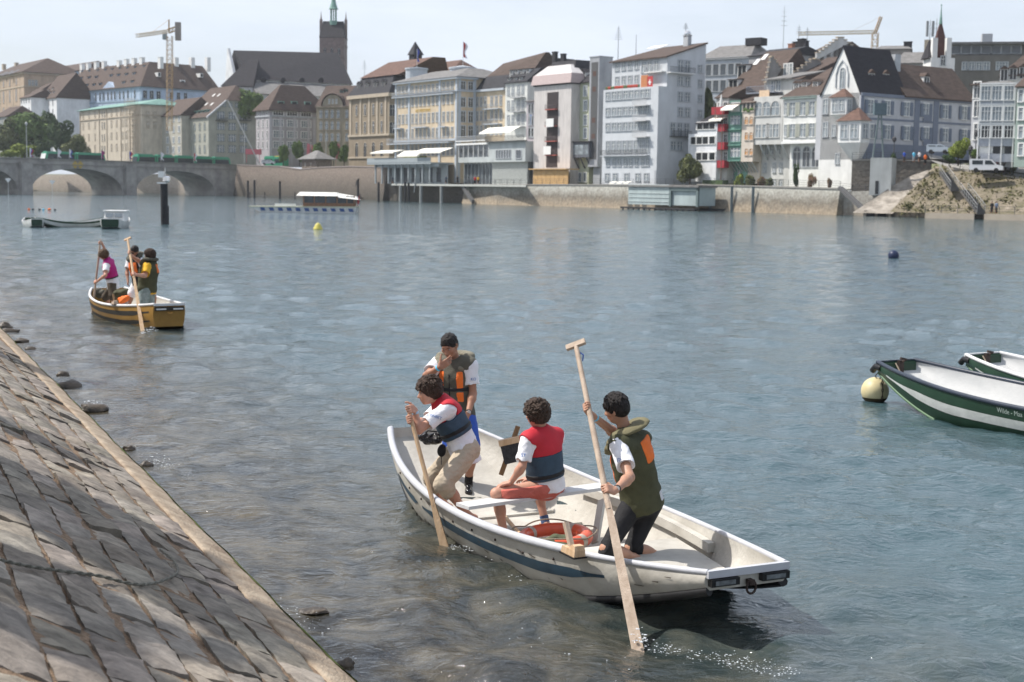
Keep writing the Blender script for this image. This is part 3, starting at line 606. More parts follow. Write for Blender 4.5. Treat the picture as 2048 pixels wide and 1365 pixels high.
# grey hip roofed house
H = House('grey stone house with tall hipped brown roof and green dormers', 512, 540, 462, 222, 9.5, 20.5, wallm('lilac_stone_wall', (.36, .34, .35)), ROOF_BR, group=G2, glass=GLB, frame=WHT)
zr = H.X(570, 173, 10)[1]; H.hip(zr, H.W*.45, H.W*.45, .9, ry0=6, ry1=14.5); H.finish()
H.windows([330+x/4.876 for x in (912, 955, 998)], [227, 248, 270, 291], .8, 2.2, glass=GLD); H.windows([330+x/4.876 for x in (1105, 1240, 1375)], [246.5, 269, 290], 3.4, 2.0, 'band', face='R'); H.windows([330+x/4.876 for x in (1105, 1240, 1375)], [227], 3.6, 1.2, 'band', face='R', glass=GLD)
H.pil([H.Y(x, 240)[0] for x in (541, 561, 589, 617, 629)], .9, 3, H.ze-2, mat('pale_stone', (.46, .45, .47), .85), face='R'); H.band(H.ze-2.2, .4, .35, STN, 'string_course')
for (x, y) in ((1125, 235), (1255, 235), (1385, 240)):
    yy, zz = H.Y(330+x/4.876, 160+y/4.876, H.W-1.2); b = MB(); b.box(H.W-4, yy-1.1, zz-1, H.W-.6, yy+1.1, zz+.8, 0); b.box(H.W-.598, yy-.8, zz-.8, H.W-.55, yy+.8, zz+.6, 1); b.build('dormer', [COPPER, GLD], H.robj)
# round gabled house
H = House('narrow olive stone house with round arched gable between two wide ones', 633, 699, 452, 213, 9.5, 14, wallm('olive_wall', (.27, .24, .18)), ROOF_BR, DR=448, group=G2, glass=GLB, frame=TAN)
H.hip(H.X(665, 172, 7)[1], 0, 0, .5); xc, zc = H.X(666, 213); rr = 3.6; H.wall.add([(xc-rr*math.cos(math.pi*i/10), -.25, H.ze+rr*math.sin(math.pi*i/10)) for i in range(11)]+[(xc+rr, -.25, H.ze-.5), (xc-rr, -.25, H.ze-.5)], [tuple(range(13))])
H.wall.hexa([(xc-rr,-.25,H.ze-.5),(xc+rr,-.25,H.ze-.5),(xc+rr,0.1,H.ze-.5),(xc-rr,0.1,H.ze-.5)], [(xc-rr,-.25,H.ze-.01),(xc+rr,-.25,H.ze-.01),(xc+rr,.1,H.ze-.01),(xc-rr,.1,H.ze-.01)])
vs = []; 
for i in range(11): a = math.pi*i/10; vs += [(xc-(rr+.3)*math.cos(a), -.6, H.ze+(rr+.3)*math.sin(a)), (xc-(rr+.3)*math.cos(a), 5, H.ze+(rr+.3)*math.sin(a))]
H.roof.add(vs, [(2*i, 2*i+2, 2*i+3, 2*i+1) for i in range(10)]); H.finish(); H.windows([642, 653.4, 664.7, 676.6, 694], [228.7, 251.3, 275], 1.1, 2.6, 'arch'); H.windows([659, 666, 673], [203.5], .7, 1.6, y=-.25); H.band(H.ze-.4, .4, .5, TAN, side=False)
H.dormer([(683, 186), (690, 184)], 1.3, 1.2, fm=COPPER)
# brown palazzo
brw = wallm('brown_sandstone', (.25, .205, .15)); H = House('tall brown sandstone palazzo with rows of arched windows and black dormers', 698, 779, 430, 193.5, 9.3, 22, brw, ROOF_BK, group=G2, glass=GLD, frame=TAN, name='palazzo')
zm = H.X(722, 158, 3)[1]; H.hip(zm, 2.6, 2.6, .5, ry0=3, ry1=19); rs0 = H.rs
H2r = MB(); zt = H.X(760, 130, 11)[1]; H2r.hexa([(2,2.4,zm),(H.W+1,2.4,zm),(H.W+1,19.6,zm),(2,19.6,zm)], [(8,9,zt),(H.W+9,9,zt),(H.W+9,13,zt),(8,13,zt)]); H.finish(); H2r.build('upper_roof', ROOF_RD, H.root)
H.windows([713.6, 730.4, 747, 763.6], [(221.5, 3.2), (256.6, 3.3)], 1.2, 3.2); H.windows([713.6, 730.4, 747, 763.6], [301], 1.7, 4.4, 'arch'); H.windows([785], [221.5, 256.6], 2.0, 3.2, face='R'); H.band(H.ze-1, 1, .8, TAN); H.band(H.X(698, 275)[1], .6, .4, TAN, 'string_course'); H.band(H.X(698, 318)[1], .5, .3, TAN, 'string_course')
H.pil([H.X(x, 240)[0] for x in (702, 722, 739, 755, 772)], .9, H.X(700, 275)[1], H.ze-1, TAN, .22); H.dormer([(717, 178), (733, 176), (750, 175), (766, 173)], 1.9, 2.4, fm=mat('pale_frame', (.35, .33, .3)))
b = MB(); x, zb = H.X(831, 130, 14); b.box(x-1.4, 12.6, zt-2, x+1.4, 15.4, zt+2); b.hexa([(x-1.8,12.2,zt+2),(x+1.8,12.2,zt+2),(x+1.8,15.8,zt+2),(x-1.8,15.8,zt+2)], [(x-.1,13.9,zt+6)]*4); b.build('roof_turret', ROOF_BK, H.root)
# rear brown roof right of it
H = House('house with wide reddish hipped roof behind the palazzo', 770, 890, 445, 172, 9.3, 20, brw, ROOF_RD, group=G2); H.hip(H.X(840, 130, 10)[1], 7, 7, .6); H.finish()
# ------------------------------------------------ grand hotel
hc = wallm('hotel_cream', (.54, .445, .32)); ht = mat('hotel_grey', (.42, .46, .50), .8, .06, 1)
H = House('grand cream hotel with grey pilasters, iron balconies and white awnings', 791, 915.5, 357, 165.5, 4.6, 18, hc, ROOF_GY, glass=mat('hotel_glass', (.10,.095,.08), .3, .3), frame=ht, name='hotel', group=G1)
W = H.W; zr = H.ze+2.6
H.hip(zr, 6, 6, .9, ry0=7, ry1=11); wing_z = H.X(953, 181, 5.2)[1]; xw = H.X(1011, 178, 5.2)[0]
H.wall.box(W, 5.2, 0, xw, 18, wing_z); H.finish()
hcols = [760+x/3.792 for x in (148,176,205,247,277,308,339,371,403,434,483,516,548)]
H.windows(hcols, [206.5, 239.5, 269], .85, 2.1); H.windows(hcols[:3]+hcols[10:], [180.5], 1.0, 1.5); H.windows(hcols[3:10], [180], .9, 1.5); H.windows(hcols, [302], .9, 2.6, 'arch')
H.windows([760+630/3.792, 760+688/3.792], [171.5, (205, 2.0), (234, 2.4), (263, 2.4)], 1.25, 1.7, face='R'); H.windows([760+x/3.792 for x in (738,768,800,848,882,917)], [205, 233, 262], .85, 2.1, y=5.2)
for z, h, p in ((H.ze-.6, .6, .8), (H.X(791, 194)[1], .3, .6), (H.X(791, 286)[1], .5, .5)): H.band(z, h, p, ht, y1=5.2)
H.band(wing_z-.5, .5, .6, ht, x0=W, x1=xw, y0=5.2, side=False)
H.pil([H.X(x, 230)[0] for x in (792.5, 819, 880, 913)], .75, 0, H.ze-.6, ht, .2); H.pil([.5, 4.7], .7, 0, H.ze-.6, ht, .15, 'R')
b = MB(); b.hexa([(W-.5,5.0,wing_z),(xw,5.0,wing_z),(xw,13,wing_z),(W-.5,13,wing_z)], [(W-.5,7.5,wing_z+3.2),(xw,7.5,wing_z+3.2),(xw,12,wing_z+3.2),(W-.5,12,wing_z+3.2)])
b.build('mansard_roof', ROOF_BK, H.root)
b = MB(); b.hexa([(W-.5,8,wing_z+3),(xw+6,8,wing_z+3),(xw+6,18,wing_z+3),(W-.5,18,wing_z+3)], [(W+1,12,wing_z+6.5),(xw+6,12,wing_z+8),(xw+6,13,wing_z+8),(W+1,13,wing_z+6.5)]); b.build('upper_roof', ROOF_BR, H.root)
rail = mat('iron_rail', (.36, .37, .38), .6)
for (a, c, y) in ((829, 858, 255.5), (794, 808, 257.5), (883, 897, 254)): H.balcony(a, c, y, m=rail, slab=ht)
H.balcony(784, 868, 289, 1.2, 1.6, rail, slab=ht); H.balcony(868, 908, 286, 1.2, 1.6, rail, slab=ht); H.balcony(789, 912, 196.5, 1.1, .9, rail, slab=ht)
for y in (219, 249): H.balcony(971, 1004, y, m=rail, slab=ht, yy=5.2)
aw = mat('awning_cloth', (0.82, 0.80, 0.72), .8, .03)
# terrace floor, gallery below, pillars in the river
zt = H.X(791, 326, -6)[1]; gl = mat('gallery_grey', (.30, .335, .35), .75, .1)
b = MB(); b.box(-2.5, -6.5, zt-.4, W-1, -.2, zt); b.box(-2.5, -6.55, zt, W-1, -6.5, zt+1.1); b.build('terrace', gl, H.root)
zl = H.X(791, 368, -6)[1]
b = MB()
for k in range(9): x = W*k/9+.3; b.box(x, -5.9, zl, x+.35, -5.6, zt-.4)
b.box(-.5, -5.55, zt-1.0, W+1, -5.5, zt-.4); b.build('gallery_column', gl, H.root); 
b = MB(); b.box(-.2, -2.5, zl, W, -2.4, zt-.45, 0)
for k in range(7): x = 1+(W-2)*k/7; b.box(x, -2.55, zl+.5, x+1.9, -2.5, zt-1.2, 1)
b.build('gallery_front', [gl, GL], H.root)
H.awning(762, 808, 302, 3.0, .6, aw, -4.2); H.awning(809, 855, 303, 2.2, 1.2, aw, -4.2); H.awning(848, 906, 298, 3.2, 1.0, aw, -4.2)
b = MB(); 
for k in range(9): b.ball((H.X(812+k*5, 310, -6)[0], -6.2, zt+1.2), (.8, .3, .35), 8, 5)
b.build('planter', mat('hedge_plants', (.16, .16, .04), .9, .5, 4), H.root)
gold = mat('gold_letters', (.65, .45, .12), .4, .05, metal=.3)
xx, zz = H.X(846, 221.5); text_part('lettering', 'LES TROIS ROIS', 1.0, gold, H.root, Matrix.Translation((xx, -.06, zz)) @ Matrix.Rotation(math.pi/2, 4, 'X'), .03)
b = MB(); x, z = H.X(925, 152, 9); b.lathe((x, 9, z-2), [(3.2, 0), (3.2, 3.4), (3.4, 3.5), (3.4, 3.9), (0.3, 4.4)], 16); b.build('roof_pavilion', ht, H.root)
x, z = H.X(833, 150, 9); b = MB(); b.lathe((x, 9, z-2.5), [(2.8, 0), (2.8, 3.6), (3.0, 3.7), (3.0, 4.1), (.3, 4.4)], 16); b.build('roof_pavilion', ht, H.root)
HOTEL = H
# modern grey riverside block
mg = wallm('modern_grey', (.40, .43, .43)); H = House('modern grey glazed restaurant block beside the hotel with slatted ground floor', 917, 1051, 330, 288, 4.3, 14, mg, DR=318-14, name='restaurant_block', group=G1, U=BU)
H.wall.v = []; H.wall.f = []; H.wall.m = []; W = H.W; xs = H.X(978, 320)[0]; x2 = H.X(990, 320)[0]; z2 = H.X(920, 326)[1]
H.wall.box(0, 1.5, 0, xs, 14, H.ze); H.wall.box(xs, 0, z2, W, 14, H.ze); b9 = MB(); b9.box(xs, 1.0, 0, W, 13.9, z2); b9.build('ground_floor', mat('shadow_room', (.06,.065,.065)), H.root); H.wall.box(0, 0, z2, xs, 1.49, z2+1.2); H.finish()  # dark box behind the slats: shade of their gaps put into its colour
b = MB(); b.box(.05, .1, z2+1.2, xs-.1, 1.48, H.ze-.4, 1)
for k in range(7): x = .1+(xs-.4)*k/6; b.box(x, -.05, z2+1.2, x+.16, .098, H.ze-.4, 0)
b.box(-.4, -.4, H.ze-.4, xs+.2, 1.5, H.ze-.003, 0); b.build('glazed_bay', [WHT, GL], H.root)
b = MB(); x = xs
n_ = max(6, int((W-xs)/.55))
for k in range(n_): x = xs+.2+(W-xs-.4)*k/n_; b.box(x, .78, 0, x+.22, .995, z2, 0)
b.build('slats', mat('pale_slats', (.5, .52, .5)), H.root)
b = MB(); x0 = .3
for k in range(9): x = x0+(xs-.8)*k/8; b.box(x, 1.35, 0, x+.15, 1.49, z2, 0)
b.box(.2, 1.46, 0, xs-.1, 1.495, z2-.3, 1); b.build('glazed_front', [gl, GL], H.root)
H.windows([994+k*5.2 for k in range(6)], [309], .75, 1.7, 'bare'); H.windows([1037.5], [309], 2.2, 1.7, 'bare')
dkr = mat('dark_rail', (.08, .08, .09)); H.balcony(976, 1054, 284, 1.1, .8, dkr, slab=dkr); H.balcony(915, 976, 283, 1.0, .6, rail, slab=WHT); H.awning(977, 1041, 257, 2.4, 1.2, aw, 2)
# white slim house
ww = wallm('offwhite_wall', (.60, .61, .58)); H = House('slim off white house with black dormered mansard right of the hotel', 1011, 1055, 325, 166, 4.3, 12, ww, ROOF_BK, glass=GLB, frame=STN, group=G1); H.hip(H.X(1030, 142, 4)[1], 0, 0, .4, ry0=3.5, ry1=9); H.finish()
H.windows([1017, 1026, 1037, 1046], [182, 211, 240], .8, 1.9); [H.balcony(1027, 1051, y, m=rail) for y in (196, 224, 254)]; H.dormer([(1022, 150), (1033, 149), (1044, 148), (1055, 147)], 1.0, 1.7, gable=False); H.dormer([(1018, 162), (1030, 161), (1041, 160)], .9, 1.0, gable=False)
H = House('house with black and white dormers behind the slim white one', 1042, 1086, 350, 142, 4.3, 12, ww, ROOF_BK, glass=GLB, group=G1); H.hip(H.X(1065, 122, 4)[1], 0, 0, .4, ry0=3.5, ry1=9); H.finish(); H.dormer([(1050, 134), (1057, 132), (1064, 130), (1071, 128)], 1.0, 1.6, gable=False)
H.chimney([(1080, 115, 125)], 6, 1.0, m=ROOF_BK)
H = House('narrow mauve house squeezed left of the netted one', 1053.5, 1069, 312, 202, 4.2, 10, wallm('mauve_wall', (.40, .36, .38)), ROOF_GY, glass=GLD, group=G1); H.hip(H.ze+.4, 0, 0, .4); H.finish(); H.windows([1059, 1065], [218, 242, 265, 296], .7, 1.9, 'bare'); H.windows([1061.5], [240], .8, 2.1, 'bare', glass=mat('blue_sheet', (.05, .2, .6))); H.windows([1066], [266], 1.6, 1.9, 'bare', glass=WHT)
# netted house
net = mat('scaffold_net', (.52, .49, .47), .9, .16, .5, .6, 3, stretch=(3, 3, .6)); H = House('tall house wrapped in pale scaffold netting above orange hoarding', 1069, 1143, 304, 172, 4.2, 12, net, ROOF_BK, glass=GLD, group=G1)
zr = H.X(1100, 122, 5)[1]; H.hip(H.X(1100, 127, 4)[1], 2.5, 2.5, .2, ry0=3, ry1=9); H.finish()
nb = MB(); z3 = H.X(1069, 172)[1]; z4 = H.X(1069, 153)[1]; nb.hexa([(-.5,-.6,z3),(H.W+.5,-.6,z3),(H.W+.5,3,z3),(-.5,3,z3)], [(-.2,-.2,z4),(H.W+.2,-.2,z4),(H.W+.2,3,z4),(-.2,3,z4)], 0); z5 = H.X(1100, 131)[1]; nb.hexa([(0,-.1,z4),(H.W,-.1,z4),(H.W,3,z4),(0,3,z4)], [(2.5,1.6,z5),(H.W-2.5,1.6,z5),(H.W-2.5,3,z5),(2.5,3,z5)], 1); nb.build('roof_netting', [mat('pink_net', (.44, .36, .35), .9, .1), mat('sheer_net', (.56, .54, .53), .9, .15, 1)], H.root)
xa = H.X(1094, 250)[0]; xb = H.X(1116, 250)[0]; b = MB(); b.box(xa, -.08, H.X(1094, 335)[1], xb, -.02, H.X(1094, 186)[1]); b.build('stair_opening', mat('dark_opening', (.045, .035, .035)), H.root)
for y in (219.5, 252.5, 282.8, 310.5):
    H.balcony(1094.5, 1115.5, y, .9, .7, mat('netting_rail', (.12, .10, .10)), slab=mat('red_slab', (.36, .10, .08)))
for (px, py) in ((1106.5, 246), (1101, 301)): x, z = H.X(px, py); H.box(x-1.3, -.95, z-.9, x+1.3, -.85, z+.8, 'hanging_sheet', WHT)
org = mat('orange_hoarding', (.48, .31, .14), .8, .15, 1.5); b = MB(); x0 = H.X(1066, 350, -3)[0]; x1 = H.X(1136, 350, -3)[0]; zt = H.X(1066, 337, -3)[1]
for k in range(8): x = x0+(x1-x0)*k/8; b.box(x+.04, -3, 0, x+(x1-x0)/8-.04, -2.9, zt-.5)
b.box(x0-.8, -3.6, zt-.3, x1+.2, -.3, zt-.1); b.box(x0+.02, -2.89, .1, x1-.02, -2.8, zt-.3); b.build('hoarding', org, H.root)
H.chimney([(1110, 104, 118), (1127, 108, 120)], 5, 1.1, m=ROOF_BK)
for y in range(6): pass
# green-yellow house
H = House('pale green house with boxed bay on struts left of the lift tower', 1144, 1181, 297, 166, 4.2, 12, wallm('pale_green_wall', (.44, .45, .32)), ROOF_DK, glass=GLB, frame=WHT, group=G1); H.hip(H.X(1165, 132, 6)[1], 0, 0, .4); H.finish()
H.windows([1154.5, 1171], [184, 213, 242, 268], 1.1, 2.0); H.dormer([(1165, 155)], 1.8, 1.8)
x0 = H.X(1130, 300, -1.5)[0]; x1 = H.X(1178, 300, -1.5)[0]; zb = H.X(1130, 316, -1.5)[1]; ztb = H.X(1130, 286, -1.5)[1]; b = MB(); b.box(x0, -1.5, zb, x1, -.02, ztb, 0); b.box(x0+.3, -1.53, zb+.6, x0+1.4, -1.5, ztb-.5, 1); b.box(x0+1.9, -1.53, zb+.6, x1-1.8, -1.5, ztb-.5, 1); b.box(x1-1.5, -1.53, zb+.6, x1-.3, -1.5, ztb-.5, 1); b.box(x0-.2, -1.8, ztb, x1+.2, -.02, ztb+.2, 2)
for k in range(4): x = x0+1+(x1-x0-2)*k/3; b.bar((x, -1.4, zb), (x, -.1, zb-2.2), .2, mi=0)
b.build('bay', [mat('bay_frame', (.10, .11, .13)), GLB, ROOF_BK], H.root); H.windows([1150, 1160, 1170], [355], 1.0, 1.8, 'bare')
# lift tower
tg = wallm('tower_grey', (.33, .34, .36)); H = House('tall windowless grey lift tower with a dark glass strip', 1180, 1199, 291, 116, 4.2, 3.4, tg, ROOF_GY, name='tower', cat='tower', group=None); H.wall.v = []; H.wall.f = []; H.wall.m = []; zb = H.X(1180, 334)[1]; H.wall.box(0, 0, zb, H.W, 3.4, H.ze); H.wall.box(.8, .8, 0, H.W-.1, 3.3, zb); H.wall.box(-.1, -.1, H.ze, H.W+.1, 3.5, H.ze+.2); H.finish()
b = MB(); x0 = H.X(1182, 200)[0]; x1 = H.X(1195, 200)[0]; b.box(x0, -.05, zb+1.5, x1, -.01, H.ze-1, 0)
for py in (148, 179, 241, 273): z = H.X(1188, py)[1]; b.box(x0+.5, -.08, z-.5, x0+1.6, -.051, z+.5, 1)
b.build('glass_strip', [mat('smoked_glass', (.09, .09, .09), .3), mat('red_brown_panel', (.10, .06, .05))], H.root)
# tall white apartment block
tw = wallm('pale_grey_wall', (.52, .54, .56), .03); H = House('tall pale grey apartment block with sloping brown roof and small balconies', 1207, 1317, 279, 181, 4.2, 11.5, tw, ROOF_BR, glass=GLB, frame=STN, name='apartment_block', group=G1)
W = H.W; yu = 2.0; xu = H.X(1224, 150, yu)[0]; zu = H.X(1333, 115, yu)[1]; H.wall.box(xu, yu, H.ze, W+.01, 11.49, zu)
ztop = H.Y(1397, 87)[1]; H.wall.hexa([(xu,yu,zu),(W+.01,yu,zu),(W+.01,11.49,zu),(xu,11.49,zu)], [(xu+4,yu+.01,zu+.02),(W+.01,yu+.01,zu+.02),(W+.01,11.49,ztop),(xu+4,11.49,ztop)])
H.roof.hexa([(xu-.4,yu-.5,zu-.1),(W+.3,yu-.5,zu-.1),(W+.3,11.7,ztop+.02),(xu+4,11.7,ztop+.02)], [(xu-.4,yu-.5,zu+.15),(W+.3,yu-.5,zu+.15),(W+.3,11.7,ztop+.3),(xu+4,11.7,ztop+.3)]); H.rs = (yu-.5, zu+.15, 11.7, ztop+.3); H.finish()
q4 = lambda *a: [1160+x/3.792 for x in a]; r4 = lambda *a: [60+y/3.792 for y in a]
H.windows(q4(213, 260, 302, 347, 390, 433, 478, 512), r4(505, 625, 740), 1.25, 1.45); H.windows(q4(213, 255, 297, 340, 380, 425, 470, 512), [(r4(890)[0], 2.1)], 1.1, 2.1); H.windows(q4(213, 260, 300, 345, 385, 430, 478, 512), r4(1008), 1.0, 1.3); H.windows(q4(208, 268, 355, 440, 505), r4(1118), 1.3, 1.3)
H.windows(q4(283, 332, 380, 430), r4(280, 390), 1.1, 1.5, y=yu); H.windows(q4(485, 530, 580), r4(285), 1.2, 1.9, y=yu); H.windows(q4(762, 815), [(r4(275)[0], 2.0)]+r4(390, 508, 625), 1.2, 1.6, face='R'); H.windows(q4(703, 757, 808), [(r4(758)[0], 2.4)], 1.15, 2.4, face='R'); H.windows(q4(707, 757), r4(880), 1.3, 1.5, face='R'); H.windows(q4(910), r4(298, 410, 525, 640), 1.0, 1.3, face='R')
for y in (575, 690, 812): H.balcony(*q4(428, 530), r4(y)[0], .95, 1.0, mat('white_rail', (.5, .5, .5)))
H.balcony(*q4(180, 530), r4(955)[0], 1.0, .9, dkr, slab=STN); H.balcony(*q4(680, 825), r4(805)[0], 1.0, .8, dkr, 'R'); H.balcony(*q4(515, 650), r4(325)[0], 1.0, 1.0, rail, slab=WHT, yy=yu); H.balcony(*q4(660, 850), r4(320)[0], 1.0, 1.0, dkr, 'R', slab=WHT)
b = MB(); rr = random.Random(2)
for k in range(26): x = .6+(W*.62)*k/26; b.ball((x, .25, H.ze+.35), (.32, .2, .3), 6, 4, 0 if rr.random() < .65 else 1)
b.build('flower_box', [mat('red_flowers', (.40, .05, .03)), mat('box_leaves', (.08, .12, .04))], H.root)
x, z = H.X(1289, 165, .2); H.box(x-1.0, .15, z-1.3, x+1.0, .25, z+1.3, 'orange_screen', mat('orange_cloth', (.50, .20, .09)))
x, z = H.X(1300, 165, .2); b = MB(); b.box(x-.8, .15, z-1.1, x+.8, .22, z+1.1, 0); b.box(x-.14, .12, z-.5, x+.14, .149, z+.5, 1); b.box(x-.42, .115, z-.14, x+.42, .146, z+.14, 1); b.build('swiss_flag', [mat('flag_red', (.45, .05, .05)), WHT], H.root)
H.chimney([(1375, 71, 84)], 10.5, 1.3, m=STN); H.skylight([(1315, 95)], 4.5, 2.4, WHT); b = MB(); b.ball((*H.X(1375, 71, 10.5)[:1], 10.5, H.X(1375, 71, 10.5)[1]+.2), .7, 10, 6); b.build('chimney_cowl', mat('bright_metal', (.7, .7, .7), .2, metal=.8), H.robj)
for k, px in enumerate((1232, 1246, 1260)): H.awning(px-5, px+5, 364, 1.0, .2, aw, -3.0, 'parasol_cloth')
H.box(W-.6, -.06, 0, W-.1, -.01, 3, 'drainpipe', STN)
TALL = H
# office behind
H = House('flat roofed grey office with a row of tall windows behind the apartment block', 1398, 1500, 330, 118, 6, 14, wallm('office_grey', (.38, .41, .45)), ROOF_GY, glass=GL, frame=STN, DR=322, group=G1); H.hip(H.ze+3.2, 2, 2, .4, ry0=6, ry1=8); H.finish()
q6 = lambda *a: [1380+x/6.024 for x in a]; H.windows(q6(225, 312, 400, 495, 580), [141, 173], 1.5, 2.4, 'bare'); H.band(H.ze-.4, .4, .4, STN); H.box(9, 5, H.ze+3, 13, 8, H.ze+4.6, 'roof_plant', ROOF_BK, H.robj)
# ================================================================ church on the hill
churchw = wallm('church_white', (.62, .63, .64)); redst = mat('red_sandstone', (.20, .155, .145), .9, .22, .8, .4, 3)
H = House('church with huge dark nave roof, white clerestory and low lean-to aisle', 503, 703, 505, 160, 20, 30, churchw, ROOF_DK, DR=522, name='church', cat='church'); 
zr = H.X(497, 103, 15)[1]; zr2 = H.X(700, 110, 15)[1]
H.roof.hexa([(-1,-.8,H.ze),(H.W+.3,-.8,H.ze),(H.W+.3,30.8,H.ze),(-1,30.8,H.ze)], [(-2,14.9,zr),(H.W+.3,14.9,zr2+.4),(H.W+.3,15.1,zr2+.4),(-2,15.1,zr)]); H.wall.add([(0,0,H.ze),(0,30,H.ze),(0,15,zr-.3)], [(0,1,2)]); H.wall.add([(H.W,0,H.ze),(H.W,30,H.ze),(H.W,15,zr2)], [(2,1,0)])
H.wall.hexa([(-2.4,-3,0),(-.9,-3,0),(-.9,30,0),(-2.4,30,0)], [(-4.2,14.6,zr+.6),(-3.4,14.6,zr+.6),(-3.4,15.4,zr+.6),(-4.2,15.4,zr+.6)])
za = H.X(560, 166)[1]; zb = H.X(560, 190, -9)[1]; b = MB(); b.hexa([(-1,-10,zb),(H.W-4,-10,zb),(H.W-4,-.01,zb),(-1,-.01,zb)], [(-1,-.2,za),(H.W-4,-.2,za),(H.W-4,-.01,za),(-1,-.01,za)]); H.finish(); b.build('aisle_roof', ROOF_GY, H.root); H.box(0, -9, 0, H.W-5, -.02, zb-.003, 'aisle_wall', churchw)
for px in (526, 565, 603, 641): x, z = H.X(px, 161); b = MB(); b.tube([(x,-.8,z),(x,-.2,z)], .9, 12); b.build('buttress_roof', ROOF_DK, H.root)
H = House('lower choir of the church with steep dark hipped roof', 447, 506, 500, 172, 20, 20, churchw, ROOF_DK, DR=500, name='church_choir', cat='church'); H.hip(H.X(480, 118, 10)[1], 7, 0, .8); H.finish()
# tower
H = House('square red sandstone church tower with dark saddle roof and green spirelet', 639, 689, 545, 74, 25, 9, redst, ROOF_DK, DR=545, name='church_tower', cat='tower'); zr = H.X(660, 43, 4.5)[1]
H.wall.box(0, 0, H.ze-2, .5, 9, H.ze-1.5); H.hip(zr, .8, .8, .15); H.finish()
for x in (0, H.W): H.box(x-.5, 4, H.ze-.5, x+.5, 5, zr+.6, 'gable_end', redst); b = MB(); b.lathe((x, 4.5, zr+.6), [(.35, 0), (.2, 1.2), (.02, 3.2)], 8); b.build('finial', redst, H.root)
b = MB(); xm = H.W/2
for k in range(8): a = math.pi*k/4; b.bar((xm+1.1*math.cos(a), 4.5+1.1*math.sin(a), zr-1), (xm+1.1*math.cos(a), 4.5+1.1*math.sin(a), zr+4.5), .22)
b.lathe((xm, 4.5, zr-1.5), [(1.5, 0), (1.6, 1.6), (.5, 1.7)], 10); b.lathe((xm, 4.5, zr+4.5), [(1.9, 0), (1.5, .5), (.9, 2.5), (.35, 6), (.05, 10.5)], 10); b.build('spirelet', COPPER, H.root, smooth=False)
H.windows([650, 664, 678], [(103, 2.6)], .9, 2.6, 'arch', frame=redst, glass=GLD); H.band(H.ze-3.2, .4, .2, redst, 'string_course')
# ================================================================ right half
shut_o = mat('olive_shutter', (.36, .37, .32), .8); H = None
# white house black windows
H = House('white stepped house with black windows below the dark tiled roof', 1377, 1434, 266, 269, 5.2, 8, whw, ROOF_DK, glass=mat('black_glass', (.015,.018,.02), .3), frame=WHT, group=G1)
x2 = H.X(1395, 250)[0]; zt = H.X(1395, 246)[1]; H.wall.box(x2, 0.01, H.ze, H.W-.01, 7.9, zt); H.hip(H.X(1425, 224, 4)[1], 1.5, 0, .3, x0=x2, y1=7.9, ze=zt); H.finish()
H.windows([1400, 1412, 1424.5], [252.8], 1.5, 1.2, 'bare'); H.windows([1387, 1398.5, 1411, 1424.5], [282], 1.5, 1.3, 'bare'); H.windows([1398, 1410, 1424.5], [313.5], 1.5, 1.3, 'bare')
# balconies house
H = House('narrow white house stacked with dark red balconies', 1433, 1458, 262, 195, 5, 9, wallm('shade_white', (.45,.44,.42)), ROOF_BR, glass=GLD, frame=WHT, group=G1); H.hip(H.ze+2, 0, 0, .3); H.finish()
rd = mat('red_balcony', (.32, .035, .045), .6, .1)
for y in (228.5, 262.5, 298.5, 334.5): H.balcony(1432.5, 1457.5, y, 1.15, 1.2, rd, solid=True)
H.windows([1440, 1451], [216, 247, 280, 315], .9, 1.8); H.awning(1430, 1455, 236, 1.6, .5, aw, -.1); 
b = MB(); 
for px in (1438, 1453): x = H.X(px, 300)[0]; b.bar((x, -1.2, 0), (x, -1.2, H.ze*.86), .12)
b.build('balcony_post', mat('brown_post', (.16,.12,.1)), H.root); x, z = H.X(1443, 205, -.6); b = MB(); b.lathe((x, -.7, z-.9), [(.35, 0), (.25, 1.2), (.03, 2.4)], 8); b.build('folded_parasol', WHT, H.root)
# green house
grn = wallm('green_timber', (.17, .31, .26)); H = House('narrow green timber house with white window bands overhanging on struts', 1458, 1485, 259, 208, 5, 9, grn, ROOF_BR, over=1.2, glass=GLB, frame=mat('green_frame', (.12,.25,.2)), group=G1)
H.wall.v = []; H.wall.f = []; H.wall.m = []; zo = H.X(1459, 323, -1.2)[1]; H.wall.box(.02, -1.2, zo, H.W-.02, 9, H.ze); H.wall.box(.05, .6, 0, H.W-.05, 8.9, zo-.003); H.hip(H.ze+1.5, 0, 0, .3, y0=-1.2); H.finish()
H.windows([1471], [240.5, 274.5, 305.5], 2.6, 1.7, 'band', y=-1.2); 
for y in (231, 260, 291, 322): z = H.X(1459, y, -1.2)[1]; H.box(-.03, -1.5, z-.12, H.W+.03, -1.21, z+.06, 'floor_ledge', mat('green_frame', (.12,.25,.2)))
H.windows([1471], [214], 2.4, 1.8, 'band', y=-1.2, glass=WHT); H.awning(1456, 1481, 210, 1.8, .9, aw, -1.2)
b = MB()
for k in range(4): x = .4+(H.W-.8)*k/3; b.bar((x, -1.1, zo), (x, .62, zo-1.9), .16)
b.build('strut', STN, H.root); H.windows([1466, 1479], [350], .9, 1.7, y=.6)
